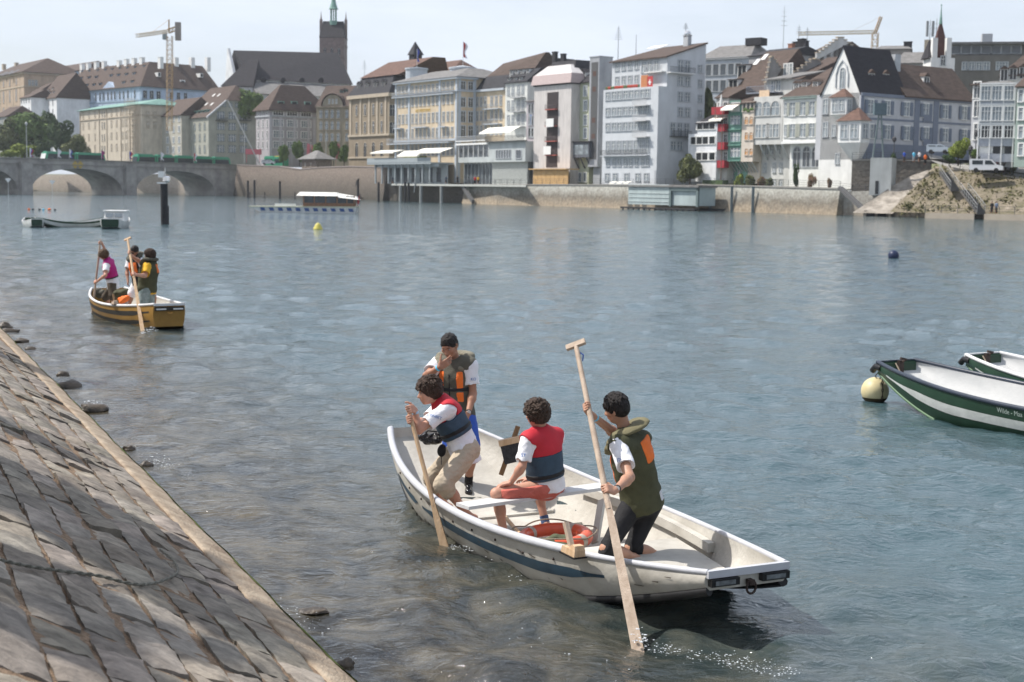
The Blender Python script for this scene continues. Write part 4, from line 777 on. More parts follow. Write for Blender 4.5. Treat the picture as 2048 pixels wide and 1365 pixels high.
# orange arcade house
cr = wallm('warm_cream', (.56, .50, .43)); H = House('very narrow cream house with small orange arches', 1485, 1509, 256, 205, 5, 9, cr, ROOF_BR, over=1.2, glass=mat('orange_blind', (.48, .22, .05), .8), frame=cr, group=G1)
H.wall.v = []; H.wall.f = []; H.wall.m = []; zo = H.X(1486, 324, -1.2)[1]; H.wall.box(.02, -1.2, zo, H.W-.02, 9, H.ze); H.wall.box(.05, .6, 0, H.W-.05, 8.9, zo-.003); H.hip(H.X(1500, 190, 3)[1], 0, 0, .3, y0=-1.2); H.finish()
H.windows([1493, 1502.5], [241.5, 272.5], .75, 1.3, 'arch', y=-1.2); H.windows([1493, 1502.5], [304], .75, 1.1, 'arch', y=-1.2); H.windows([1489, 1497, 1505], [214.5], .8, 1.5, 'bare', y=-1.2, glass=GLD)
b = MB(); 
for k in range(10): b.ball((H.X(1487+k*2, 221, -1.4)[0], -1.35, H.X(1487, 221, -1.4)[1]+.2*math.sin(k)), (.25, .15, .25), 6, 4)
b.build('balcony_plant', mat('leaf_green', (.08, .13, .04), .9, .4, 5), H.root)
b = MB()
for k in range(4): x = .4+(H.W-.8)*k/3; b.bar((x, -1.1, zo), (x, .62, zo-1.9), .16)
b.build('strut', STN, H.root)
# grey arched loggia house
gw = wallm('loggia_grey', (.50, .50, .48)); H = House('grey white house with arched upper windows jutting on curved struts', 1508, 1567, 254, 195, 4.5, 10, gw, ROOF_GY, over=1.8, glass=GLB, frame=gw, group=G1)
H.wall.v = []; H.wall.f = []; H.wall.m = []; zo = H.X(1509, 290, -1.8)[1]; H.wall.box(.02, -1.8, zo, H.W-.02, 10, H.ze); xa = H.X(1519, 330, .2)[0]; H.wall.box(xa, .2, 0, H.W+1.2, 9.9, zo-.003)
zt1 = H.X(1512, 164, .6)[1]; H.wall.box(.6, .6, H.ze, H.W-.3, 9, zt1); H.roof.hexa([(.2,-.3,zt1),(H.W+.2,-.3,zt1),(H.W+.2,9,zt1+1.8),(.2,9,zt1+1.8)], [(.2,-.3,zt1+.2),(H.W+.2,-.3,zt1+.2),(H.W+.2,9,zt1+2),(.2,9,zt1+2)]); H.finish()
H.windows([1518, 1533, 1551], [218.5], 2.0, 2.4, 'arch', y=-1.8); H.windows([1517, 1531, 1540, 1552], [263], 1.35, 2.2, 'plain', y=-1.8); H.windows([1530, 1548.5, 1562], [336], .7, 1.6, y=.2, frame=STN); H.windows([1549, 1562], [366], .8, 1.2, y=.2); H.windows([1534, 1544, 1558], [300], .9, 1.6, y=.2)
H.windows([1547, 1557], [173], 1.2, 1.8, y=.6); H.balcony(1510, 1566, 188, 1.1, 2.2, mat('slate_rail', (.22,.24,.28)), yy=.6); x, z = H.X(1541, 186, -.2); H.box(x-1.2, -1.75, H.ze, x+1.2, -1.6, H.ze+1.1, 'towel', mat('peach_cloth', (.65,.48,.33)))
b = MB()
for k in range(5): 
    x = xa+.3+(H.W-xa)*k/4.2; b.tube([(x, -1.7, zo-.05), (x, -1.3, zo-.9), (x, -.5, zo-1.9), (x, .2, zo-2.6)], .17, 6)
b.build('strut', STN, H.root)
# shuttered white house
wh2 = wallm('bright_white_wall', (.68, .68, .65)); H = House('white house with olive shutters and three tall arched windows below', 1568, 1637, 246, 195, 4.2, 12, wh2, ROOF_BR, over=1.0, glass=GLB, frame=WHT, group=G1)
H.wall.v = []; H.wall.f = []; H.wall.m = []; zo = H.X(1570, 286, -1)[1]; H.wall.box(0, -1, zo, H.W, 12, H.ze); xa = H.X(1579, 330, .1)[0]; H.wall.box(xa, .1, 0, H.W+1.0, 11.9, zo-.003); H.hip(H.X(1640, 137, 8)[1], 2.2, 0, .5, y0=-1, ry0=8, ry1=9); H.finish()
H.windows([1585.5, 1606.5, 1624.5], [219, 262], 1.2, 2.2, y=-1, shut=shut_o, sw=.5); H.windows([1594, 1613, 1632], [314.5], 1.6, 3.3, 'arch', y=.1, frame=STN, glass=GL); H.dormer([(1592, 176), (1608, 174), (1630, 173)], 1.1, 1.4); H.band(H.ze-.4, .4, .5, mat('green_gutter', (.25,.32,.3)), y0=-1, y1=11, side=False); H.windows([1571.5], [219, 262], .7, 2.0, y=-1, shut=None)
H.box(-.1, -1.25, zo-.2, H.W+.1, -1.01, zo+.15, 'ledge', WHT)
# stepped gable houses on the slope above
stg = wallm('stepped_wall', (.24, .23, .22)); H = House('house with large steep brown tile roof and two long hatch dormers', 1440, 1527, 275, 192, 8, 15, wh2, ROOF_BR, glass=GLB, frame=WHT, group=G1); H.hip(H.X(1530, 104, 8)[1], 3.5, 0, .4, ry0=8.5, ry1=8.7); H.finish()
H.dormer([(1484, 145), (1466, 174)], 2.4, 2.4, gable=False, d=2.2); H.skylight([(1514, 125), (1530, 115)], 1, 1.6, WHT); H.stepped(H.W, [(1530, 172), (1541, 112), (1569, 148)], n=6, m=stg)
H = House('blue grey attic house with black ridge behind the steep brown roof', 1498, 1572, 300, 112, 8, 12, wallm('dusk_wall', (.3,.3,.31)), ROOF_BK, glass=GLB, frame=WHT, group=G1); H.hip(H.ze+1.6, 0, 0, .3); H.finish()
H = House('house with long brown roof and dark stepped party wall in the middle', 1566, 1600, 268, 160, 8, 22, wh2, ROOF_BR, glass=GLB, frame=WHT, group=G1); H.hip(H.X(1600, 118, 10)[1], 0, 0, .2, ry0=12, ry1=12.3); H.finish(); H.stepped(H.W-3, [(1570, 160), (1628, 118), (1640, 124)], n=7, m=stg)
H.windows([1573, 1580], [140], 1.2, 2, y=0)
H = House('highest stepped gable house, pale grey with brown roof and chimneys', 1582, 1634, 300, 124, 8, 20, wallm('pale_gable', (.50,.50,.50)), ROOF_BR, glass=GLB, frame=WHT, group=G1); H.hip(H.X(1640, 90, 10)[1], 1, 0, .2); H.finish(); H.stepped(H.W, [(1632, 110), (1680, 74), (1722, 108)], n=7); 
H.chimney([(1583, 88, 112), ], 5, 1.2, m=mat('brick_chimney', (.30,.14,.09))); H.chimney([(1594, 84, 100), (1604, 78, 96), (1609, 82, 96)], 8, 1.6, m=ROOF_BK)
H = House('dark gabled roof tucked between stepped gables and the chapel', 1632, 1672, 270, 142, 8, 10, wallm('pale_gable', (.5,.5,.5)), ROOF_DK, group=G1); H.hip(H.X(1650, 128, 5)[1], 2, 2, .3); H.finish()
# ---------------------------------------------------------------- chapel
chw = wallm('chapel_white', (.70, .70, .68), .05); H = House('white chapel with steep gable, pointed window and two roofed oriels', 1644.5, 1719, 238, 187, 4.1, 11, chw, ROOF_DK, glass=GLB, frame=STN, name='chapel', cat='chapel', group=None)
CH = H; W = H.W; xr, zr = H.X(1687, 94); H.gable_front(zr, .35, xr=xr); H.wall.hexa([(-.3,.0,0),(1,.0,0),(1,4,0),(-.3,4,0)], [(-.25,.01,9),(1,.01,9),(1,4,9),(-.25,4,9)])
H.finish(); H.windows([1685], [(157, 3.2)], .9, 3.2, 'arch'); b = MB(); x, z = H.X(1685, 150); 
b.tube([(x-1.3,-.08,z-2),(x-1.3,-.08,z),(x-.9,-.08,z+1.3),(x,-.08,z+2.3),(x+.9,-.08,z+1.3),(x+1.3,-.08,z),(x+1.3,-.08,z-2)], .12, 6); b.build('arch_moulding', STN, H.root)
H.windows([1651], [214, 260], 1.0, 2.3); H.windows([1675], [318], .8, 1.6); H.windows([1668], [262], .7, 1.8, shut=None)
def oriel(x0p, x1p, yt, yb, yapex, cone, name='oriel', dy=1.5):
    x0, zt = H.X(x0p, yt, -dy); x1 = H.X(x1p, yt, -dy)[0]; zb = H.X(x0p, yb, -dy)[1]; za = H.X((x0p+x1p)/2, yapex, -dy/2)[1]; xm = (x0+x1)/2; zc = H.X(xm, 0)[1] if 0 else zb-cone
    b = MB(); b.box(x0, -dy, zb, x1, -.01, zt); b.hexa([(xm-.3,-.3,zc),(xm+.3,-.3,zc),(xm+.3,-.01,zc),(xm-.3,-.01,zc)], [(x0,-dy,zb),(x1,-dy,zb),(x1,-.01,zb),(x0,-.01,zb)])
    o = b.build(name, chw, H.root)
    b = MB(); b.hexa([(x0-.35,-dy-.35,zt),(x1+.35,-dy-.35,zt),(x1+.35,-.01,zt),(x0-.35,-.01,zt)], [(xm-.05,-.4,za),(xm+.05,-.4,za),(xm+.05,-.01,za),(xm-.05,-.01,za)]); b.build('oriel_roof', ROOF_RD, o)
    w = (x1-x0); hh = (zt-zb)*.62
    for k in range(2): link('window', window_mesh('plain', w*.3, hh, STN, GLB), o, (x0+w*(.28+.44*k), -dy, zb+(zt-zb)*.52))
    link('window', window_mesh('plain', dy*.5, hh, STN, GLB), o, (x1, -dy/2, zb+(zt-zb)*.52), math.pi/2)
oriel(1662, 1693, 196, 230, 178, 1.2); oriel(1677, 1722, 243, 286, 216, 3.6, dy=2.2)
# ---------------------------------------------------------------- long hall along the side of the chapel
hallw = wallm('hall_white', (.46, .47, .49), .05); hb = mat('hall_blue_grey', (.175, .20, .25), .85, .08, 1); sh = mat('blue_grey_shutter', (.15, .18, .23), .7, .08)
q0 = CH.L+CH.U*(CH.W+.35); q0.z = CH.z0+CH.ze-.25; pq = proj(q0)
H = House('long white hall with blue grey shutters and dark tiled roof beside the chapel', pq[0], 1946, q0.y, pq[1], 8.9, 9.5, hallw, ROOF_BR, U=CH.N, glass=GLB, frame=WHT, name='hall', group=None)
W = H.W; zr = H.X(1789, 127, 4.75)[1]; xs = H.X(1786, 150, 4.75)[0]; H.hip(zr, 0, 0, .55, x0=10.5, x1=W); H.rs = (-.55, H.ze-.08, 4.75, zr)
H.finish()
cc = [1540+x/2.967 for x in (596, 695, 810, 925, 1040, 1153)]; H.windows(cc, [(214, 2.2), (263, 2.2)], 1.35, 2.2, shut=sh, sw=.72, ref=1741)
H.windows([1959], [(218, 2.2), (267, 2.2)], 1.2, 2.2, shut=None) if 0 else None
H.band(0, H.X(1740, 287)[1], .06, hb, 'plinth', side=False); H.band(H.X(1740, 240)[1], .35, .08, hb, 'string_course', side=False); H.band(H.ze-.55, .55, .25, hb, side=False); H.pil([H.X(x, 240)[0] for x in (1833, 1871)], 1.3, 0, H.ze-.5, hb, .1); H.pil([.3], .7, 0, H.ze-.5, hb, .1)
H.pil([H.X(1944, 240)[0]], .25, 0, H.ze-.5, mat('black_pipe', (.05,.05,.05)), .2, name='drainpipe')
H.dormer([(1743, 159), (1772, 160), (1853, 165)], 1.5, 1.7, fm=WHT); x, zc = H.X(1790, 120, 4.7); H.box(xs-1.2, 3.4, zr-2, xs+.2, 5.6, zr+1.3, 'chimney', STN, H.robj)
for y in (236, 284):
    x0, z = H.X(1845, y); x1 = H.X(1862, y)[0]; b = MB(); b.box(x0, -.2, z-.6, x1, -.11, z+.5); b.build('window_apron', hb, H.root)
# rooms behind hall right end + balcony block
H = House('grey corner house between the hall and the glazed balconies', 1946, 1962, 224, 168, 8.5, 8, hallw, ROOF_BR, DR=223, glass=GL, frame=WHT, group=G1); H.hip(H.ze+.5, 0, 0, .6); H.finish(); H.windows([1954.5], [181, 218, 264], 1.1, 2.4)
H = House('apartment house with glazed white balconies at the right', 1961, 2034, 214, 171, 7.6, 12, wallm('balcony_grey', (.40,.42,.45)), ROOF_GY, DR=212, glass=GLB, frame=WHT, group=G1); H.hip(H.ze+.7, 1, 1, .3, ry0=2, ry1=10); H.finish()
ya = [(187, 2.0), (228, 2.0), (264, 1.7)]
for i, (y, h) in enumerate(ya):
    H.windows([1972, 1994, 2018], [y], 1.35, h, 'band', glass=(GLB if i < 2 else GLD), y=-.9)
    z = H.X(1961, y)[1]; x = H.W; b = MB(); b.box(0, -.88, z-h/2-1.3, x, -.02, z-h/2-.14, 0); b.box(-.02, -.95, z+h/2+.2, x+.02, -.02, z+h/2+.42, 1); b.build('balcony_front', [mat('panel_grey', (.34,.36,.40)), WHT], H.root)
H.windows([1972], [300], 1.6, 1.7, 'bare', glass=WHT, y=-.5); H.windows([1994, 2018], [299], 1.8, 1.7, 'bare', glass=GLD); H.balcony(1961, 2034, 322, 1.0, .9, mat('panel_grey', (.34,.36,.40)), solid=True); H.pil([0.1, H.W*.34, H.W*.67, H.W-.1], .18, 0, H.ze, WHT, .98)
b = MB(); x, z = H.X(1993, 331); b.hexa([(x-.25,-.06,z-.4),(x+.25,-.06,z-.4),(x+.25,-.01,z-.4),(x-.25,-.01,z-.4)], [(x-.05,-.06,z+.5),(x+.1,-.06,z+.5),(x+.1,-.01,z+.5),(x-.05,-.01,z+.5)]); b.build('red_mark', mat('flag_red', (.45,.05,.05)), H.root)
H = House('green grey house cut by the right edge of the picture', 2035, 2075, 210, 172, 7.6, 12, wallm('pale_green2', (.30,.37,.33)), ROOF_BR, DR=208, glass=GLB, frame=WHT, group=G1); H.hip(H.ze+3, 0, 0, .4); H.finish(); H.windows([2046, 2058], [192, 228, 265, 300], 1.3, 1.7)
H = House('brown roofed house with white dormers above the glazed balconies', 2004, 2080, 245, 150, 8, 14, wh2, ROOF_BR, DR=243, glass=GLB, frame=WHT, group=G1); H.hip(H.X(2040, 104, 7)[1], 4, 0, .5); H.finish(); H.dormer([(2008, 152), (2026, 150), (2046, 148)], 1.3, 2.0)
H = House('long flat roofed office with ribbon glazing behind the hall', 1902, 2090, 300, 112, 8, 20, wallm('office_brown', (.17,.16,.145)), ROOF_GY, DR=296, glass=GLB, frame=STN, group=G1); zt = H.X(1902, 90)[1]; H.wall.box(1, 1, H.ze, H.W, 19, zt); H.roof.box(-.5, -.5, zt, H.W+1, 20, zt+.5); H.finish()
H.windows([1912+k*20 for k in range(7)], [100], 1.9, 1.6, 'bare', y=1, glass=GL); H.windows([1930, 1943, 1958, 1973, 1998, 2010], [133], 1.1, 1.5, glass=GLB); H.box(H.X(1964, 80, 6)[0], 6, zt, H.X(1985, 80, 6)[0], 9, H.X(1964, 68, 6)[1], 'lift_housing', STN)
H = House('low flat grey building between the cranes and the spire', 1793, 1862, 290, 126, 8, 14, wallm('flat_grey', (.35,.36,.36)), ROOF_GY, DR=288, group=G1); H.hip(H.ze+2.6, 1, 1, .3, ry0=6, ry1=8); H.finish(); x = H.X(1848, 100, 5)[0]; H.box(x, 5, H.ze, x+2.2, 8, H.X(1848, 80, 5)[1], 'lift_housing', TAN)
H = House('flat roofed building with dark chimney behind the chapel roof', 1752, 1822, 320, 98, 8, 14, wallm('flat_brown', (.30,.28,.26)), ROOF_GY, DR=318, group=G1); H.hip(H.ze+1.2, 1, 1, .3, ry0=6, ry1=8); H.finish(); H.chimney([(1816, 84, 100)], 5, 1.8, m=ROOF_BK)
# spire
H = House('small white church tower with tall dark red spire and green tip', 1862, 1910, 262, 116, 8, 5, chw, ROOF_DK, DR=262, name='spire_tower', cat='tower'); H.finish(); W = H.W; xm = (H.X(1887, 100)[0]); za = H.X(1887, 49, 2.5)[1]; zb = H.ze
b = MB(); b.hexa([(xm-1.6,.9,zb),(xm+1.6,.9,zb),(xm+1.6,4.1,zb),(xm-1.6,4.1,zb)], [(xm-.22,2.3,za),(xm+.22,2.3,za),(xm+.22,2.7,za),(xm-.22,2.7,za)]); b.build('spire', roofm('spire_red', (.075,.035,.03)), H.root)
b = MB(); b.lathe((xm, 2.5, za), [(.34, 0), (.16, 1.6), (.05, 3.2)], 8); b.ball((xm, 2.5, za+3.4), .16, 8, 6); b.build('spire_tip', COPPER, H.root)
for px, yt in ((1871, 76), (1899, 76)): x, z = H.X(px, yt); H.box(x-.45, -.02, zb, x+.45, 1.2, z, 'corner_pier', chw)
b = MB(); x0 = H.X(1860, 100)[0]; b.hexa([(x0-.3,.2,zb),(xm-1.2,.2,zb),(xm-1.2,4.8,zb),(x0-.3,4.8,zb)], [(xm-2.0,2.4,zb+3.4),(xm-1.4,2.4,zb+3.4),(xm-1.4,2.6,zb+3.4),(xm-2.0,2.6,zb+3.4)]); b.build('roof', ROOF_DK, H.root); H.windows([1886], [(122, 1.6)], .8, 1.6, glass=GLD)
# ================================================================ bridge
bst = mat('bridge_stone', (.22, .212, .20), .92, 0, .35, .6, 3, col2=(.42, .40, .37), detail=9)
def bridge():
    A = aD(478, 330, 452); B = aD(-40, 313, 372); U = Vector((B.x-A.x, B.y-A.y, 0)); Lg = U.length; U.normalize(); N = Vector((U.y, -U.x, 0))   # N away from camera?
    if N.y < 0: N = -N
    root = empty('stone_bridge', (A.x, A.y, 0), 0, 'old grey stone arch bridge crossing the river at the left', 'bridge')
    def loc(px, py=360):
        d = ray(px, py); t = (Vector((A.x, A.y, 0))-Vector((0,0,0))).dot(N)/Vector((d.x, d.y, 0)).dot(N); P = CAM+d*t; return ((P-A).dot(U), P.z)
    zt = lambda u: 9.9+0.0*u
    spans = [(430, 271), (245, 62), (36, -140)]; piers = [(478, 430), (271, 245), (62, 36)]
    wd = 13.0; b = MB()
    def P(u, n_, z): q = U*u+N*n_; return (q.x, q.y, z)
    topz = lambda u: loc0[0]+(loc0[1]-loc0[0])*u/Lg
    loc0 = (loc(478, 331)[1], loc(-40, 315)[1])
    for (a, c) in spans:
        u0 = loc(a)[0]; u1 = loc(c)[0]; n_ = 24; um = (u0+u1)/2; hw = (u1-u0)/2; crown = topz(um)-2.3
        pts = [(um-hw*math.cos(math.pi*i/n_), -.2+(crown+.2)*math.sin(math.pi*i/n_)**.75) for i in range(n_+1)]
        for i in range(n_):
            (ua, za), (ub, zb) = pts[i], pts[i+1]; ta, tb = topz(ua), topz(ub)
            b.add([P(ua,0,za),P(ub,0,zb),P(ub,0,tb),P(ua,0,ta)], [(0,1,2,3)]); b.add([P(ua,wd,za),P(ub,wd,zb),P(ub,wd,tb),P(ua,wd,ta)], [(3,2,1,0)]); b.add([P(ua,0,za),P(ub,0,zb),P(ub,wd,zb),P(ua,wd,za)], [(3,2,1,0)])
            b.add([P(ua,0,ta-.9),P(ub,0,tb-.9),P(ub,wd,tb-.9),P(ua,wd,ta-.9)], [(0,1,2,3)])
    for (a, c) in piers:
        u0 = loc(a)[0]; u1 = loc(c)[0]; ta, tb = topz(u0), topz(u1)
        b.hexa([P(u0,0,-1),P(u1,0,-1),P(u1,wd,-1),P(u0,wd,-1)], [P(u0,0,ta),P(u1,0,tb),P(u1,wd,tb),P(u0,wd,ta)])
    o = b.build('arch_wall', bst, root)
    for (a, c) in ((268, 248), (60, 38)):
        b = MB(); u0 = loc(a)[0]; u1 = loc(c)[0]; b.hexa([P(u0,-1.2,-1),P(u1,-1.2,-1),P(u1,-.003,-1),P(u0,-.003,-1)], [P(u0,-1.2,topz(u0)-.8),P(u1,-1.2,topz(u1)-.8),P(u1,-.003,topz(u1)-.8),P(u0,-.003,topz(u0)-.8)]); b.build('pier_buttress', bst, root)
    b = MB(); u1 = loc(-40)[0]
    for z0, h, p in ((-.02, .22, .35), (-1.5, .25, .2)): b.hexa([P(-.5,-p,topz(0)+z0),P(u1,-p,topz(u1)+z0),P(u1,.5,topz(u1)+z0),P(-.5,.5,topz(0)+z0)], [P(-.5,-p,topz(0)+z0+h),P(u1,-p,topz(u1)+z0+h),P(u1,.5,topz(u1)+z0+h),P(-.5,.5,topz(0)+z0+h)])
    b.build('parapet_coping', mat('coping', (.25,.24,.22), .9, .15, 1), root)
    ylw = mat('yellow_sign', (.50, .36, .09), .6)
    for px in (150, 160.5):
        u, z = loc(px, 330); b = MB(); r = 1.05; b.hexa([P(u-r,-.12,z),P(u,-.12,z-r*1.1),P(u+r,-.12,z),P(u,-.12,z+r*1.1)], [P(u-r,-.05,z),P(u,-.05,z-r*1.1),P(u+r,-.05,z),P(u,-.05,z+r*1.1)]); sg = b.build('diamond_sign', ylw); sg.location = root.location; tag(sg, 'yellow diamond navigation sign over the middle arch, the %s one of the pair' % ('left' if px < 155 else 'right'), 'sign', 'diamond signs on the bridge')
    return root, A, U, N, topz, loc
BR, BA, BUd, BNd, btop, bloc = bridge()
def onbridge(px, n_=3.0, dz=-.9):
    u = bloc(px)[0]; q = BA+BUd*u+BNd*n_; return Vector((q.x, q.y, btop(u)+dz)), u
# trams and bus
tg = mat('tram_green', (.035, .26, .15), .35, .05, 1, coat=.4); tgl = mat('tram_glass', (.03, .04, .045), .15, .3); twh = mat('tram_white', (.6, .62, .6), .5); trf = mat('tram_roof', (.10, .32, .22), .5)
def tram(px0, px1, n_, label, nsec, h=3.1, cat='tram', face=1):
    a, u0 = onbridge(px0, n_); c, u1 = onbridge(px1, n_); Ln = (c-a).length; d = (c-a).normalized()
    if d.x < 0: a, c = c, a; d = -d
    root = empty('tram' if cat == 'tram' else 'bus', a, math.atan2(d.y, d.x), label, cat)
    sl = Ln/nsec
    for k in range(nsec):
        x0 = k*sl+.15; x1 = (k+1)*sl-.15; b = MB(); fl = .7 if k == 0 else 0; fr = .7 if k == nsec-1 else 0
        b.hexa([(x0,0,.3),(x1,0,.3),(x1,2.3,.3),(x0,2.3,.3)], [(x0+fl,.05,h),(x1-fr,.05,h),(x1-fr,2.25,h),(x0+fl,2.25,h)]); b.build('car_body', tg, root)
        b = MB(); b.hexa([(x0+.5+fl*.5,-.03,1.15),(x1-.5-fr*.5,-.03,1.15),(x1-.5-fr*.5,.03,1.15),(x0+.5+fl*.5,.03,1.15)], [(x0+.5+fl,.015,2.55),(x1-.5-fr,.015,2.55),(x1-.5-fr,.06,2.55),(x0+.5+fl,.06,2.55)]); b.build('window_band', tgl, root)
        b = MB(); b.box(x0+.9, .4, h, x1-.9, 1.9, h+.35); b.build('roof_unit', trf, root)
        if k < nsec-1: b = MB(); b.box(x1, .15, .5, x1+.3, 2.15, h-.15); b.build('bellows', mat('bellows', (.03,.03,.03)), root)
    b = MB(); b.hexa([(.1,.2,.9),(.16,.2,.9),(.16,2.1,.9),(.1,2.1,.9)], [(.65,.2,2.6),(.75,.2,2.6),(.75,2.1,2.6),(.65,2.1,2.6)]); b.build('windscreen', twh if cat == 'bus' else tgl, root)
    return root
tram(290, 480, 3.5, 'long green articulated tram crossing the right end of the bridge', 5)
tram(112, 236, 4.5, 'green articulated bus on the left part of the bridge', 2, 2.9, 'bus')
def tramstreet(px0, px1, D, z, label, nsec, cat='tram'):
    a = aD(px0, 320, D); c = aD(px1, 320, D-6); a.z = c.z = z; Ln = (c-a).length; d = (c-a).normalized(); root = empty('tram', a, math.atan2(d.y, d.x), label, cat); sl = Ln/nsec
    for k in range(nsec):
        b = MB(); b.box(k*sl+.1, 0, .3, (k+1)*sl-.1, 2.3, 3.1); b.build('car_body', tg, root); b = MB(); b.box(k*sl+.5, -.03, 1.2, (k+1)*sl-.5, .02, 2.4); b.build('window_band', tgl, root)
        b = MB(); b.box(k*sl+.3, .2, 3.1, (k+1)*sl-.3, 2.1, 3.35); b.build('roof_unit', mat('yellow_ad', (.55,.42,.08)) if k else trf, root)
tramstreet(528, 566, 448, 9.2, 'short green tram with yellow roof advert at the bridge head', 2)
# flags on the bridge
def flag(px, pyb, pyt, D, cols, label, z=None, w=1.2, h=2.2, drop=True, grp='flags on the bridge parapet'):
    p = aD(px, pyb, D); t = aD(px, pyt, D); root = empty('flag', p, .3, label, 'flag', grp); H_ = t.z-p.z
    b = MB(); b.tube([(0,0,0),(0,0,H_)], .05, 6); b.build('pole', mat('flag_pole', (.6,.6,.6), .5), root)
    n_ = len(cols)
    for k, c in enumerate(cols):
        b = MB(); x0 = w*k/n_; x1 = w*(k+1)/n_; vs = []
        for i in range(7):
            for x in (x0, x1): zz = H_-h*i/6; vs.append((.05+x*(.55+.25*math.sin(i*1.3)), .12*math.sin(i*1.7+x*3), zz-x*.35))
        b.add(vs, [(2*i, 2*i+1, 2*i+3, 2*i+2) for i in range(6)]); b.build('cloth', c, root)
WF = mat('flag_white', (.7, .7, .72), .8); RF = mat('flag_red', (.45, .05, .05)); BF = mat('flag_blue', (.06, .08, .35), .8); PF = mat('flag_purple', (.30, .04, .16), .8)
for px, cols, lab in ((60, [WF, BF, RF], 'white blue and red flag beside the lamp mast on the bridge'), (116, [WF], 'leaning white flag above the front of the green bus'), (139, [WF, BF], 'white flag with a blue mark above the middle of the green bus'), (203, [PF], 'purple flag above the rear of the green bus'), (259, [BF, RF], 'small dark blue and red flag between bus and tram'), (322, [WF], 'pale flag above the front of the long tram'), (388, [RF, WF], 'red and white flag above the middle of the long tram')):
    p, u = onbridge(px, .3, 0); py = proj(p)[1]; flag(px, py, py-22, p.y, cols, lab)
def mast(px, pyb, pyt, D, label, cat='lamp post', r=.12, head=True, name='lamp_mast', m=None, grp=None):
    p = aD(px, pyb, D); t = aD(px, pyt, D); h = t.z-p.z; root = empty(name, p, 0, label, cat, grp); m = m or mat('pale_mast', (.45,.46,.45), .5); b = MB(); b.tube([(0,0,0),(0,0,h)], [r, r*.6], 8); b.build('pole', m, root)
    if head: b = MB(); b.lathe((0,0,h-.9), [(.1, 0), (.35, .3), (.35, .7), (.08, 1)], 10); b.build('lamp_head', m, root)
mast(54, 316, 245, 374, 'tall pale lamp mast rising from the bridge parapet in front of the trees'); mast(489, 327, 262, 445, 'tall pale mast at the right end of the bridge', head=False)
mast(584, 330, 280, 425, 'slim grey pole among the round street trees', head=False, r=.09); mast(652, 320, 262, 420, 'slim pole before the arched gable house', head=False, r=.09)
b = MB(); a_ = aD(455, 200, 440); c_ = aD(520, 330, 440); b.bar(a_, c_, .35); q_ = b.build('leaning_boom', mat('boom_steel', (.5,.48,.45), .6)); tag(q_, 'long pale boom leaning diagonally across the gabled house', 'boom')
# ================================================================ quay walls
def qmat(name, top, mid, low, z0, z1, z2, bump=.5):
    m = bpy.data.materials.new(name); m.use_nodes = True; nt = m.node_tree; n = nt.nodes; l = nt.links; b = n['Principled BSDF']; b.inputs['Roughness'].default_value = .92; b.inputs['Specular IOR Level'].default_value = .2
    g = n.new('ShaderNodeNewGeometry'); sx = n.new('ShaderNodeSeparateXYZ'); l.new(g.outputs['Position'], sx.inputs[0])
    nz = n.new('ShaderNodeTexNoise'); nz.inputs['Scale'].default_value = .35; nz.inputs['Detail'].default_value = 9; nz.inputs['Roughness'].default_value = .65; l.new(g.outputs['Position'], nz.inputs['Vector'])
    ad = n.new('ShaderNodeMath'); ad.operation = 'MULTIPLY_ADD'; l.new(nz.outputs['Fac'], ad.inputs[0]); ad.inputs[1].default_value = 3.4; l.new(sx.outputs['Z'], ad.inputs[2])
    mr = n.new('ShaderNodeMapRange'); l.new(ad.outputs[0], mr.inputs['Value']); mr.inputs['From Min'].default_value = z0+1.7; mr.inputs['From Max'].default_value = z2+1.7
    rp = n.new('ShaderNodeValToRGB'); l.new(mr.outputs[0], rp.inputs[0]); e = rp.color_ramp.elements; e[0].color = tuple(low)+(1,); e[0].position = .0; e[1].color = tuple(top)+(1,); e[1].position = 1; q = e.new((z1-z0)/(z2-z0)); q.color = tuple(mid)+(1,)
    n2 = n.new('ShaderNodeTexNoise'); n2.inputs['Scale'].default_value = 2.2; n2.inputs['Detail'].default_value = 8; l.new(g.outputs['Position'], n2.inputs['Vector']); r2 = n.new('ShaderNodeValToRGB'); l.new(n2.outputs['Fac'], r2.inputs[0]); r2.color_ramp.elements[0].position = .3; r2.color_ramp.elements[0].color = (.68,.66,.64,1); r2.color_ramp.elements[1].position = .7; r2.color_ramp.elements[1].color = (1.15,1.15,1.13,1)
    mx = n.new('ShaderNodeMix'); mx.data_type = 'RGBA'; mx.blend_type = 'MULTIPLY'; mx.inputs['Factor'].default_value = 1; l.new(rp.outputs[0], mx.inputs['A']); l.new(r2.outputs[0], mx.inputs['B']); l.new(mx.outputs['Result'], b.inputs['Base Color'])
    bp = n.new('ShaderNodeBump'); bp.inputs['Strength'].default_value = bump; bp.inputs['Distance'].default_value = .15; l.new(n2.outputs['Fac'], bp.inputs['Height']); l.new(bp.outputs[0], b.inputs['Normal'])
    MC[name] = m; return m
qw = qmat('quay_concrete', (.40, .395, .36), (.20, .18, .15), (.34, .28, .21), 0.2, 1.9, 3.6); rw = qmat('river_rubble', (.21, .175, .15), (.12, .105, .09), (.075, .07, .06), 0, 3, 7, .9); rw2 = qmat('sunlit_rubble', (.50, .44, .38), (.42, .36, .31), (.28, .25, .21), 0, 3, 7, .9)  # distant rubble is lighter: its sunlit look is put into the colour
hw_ = qmat('hall_terrace_wall', (.20, .18, .155), (.22, .195, .17), (.24, .21, .18), 0, 4, 8, .8)
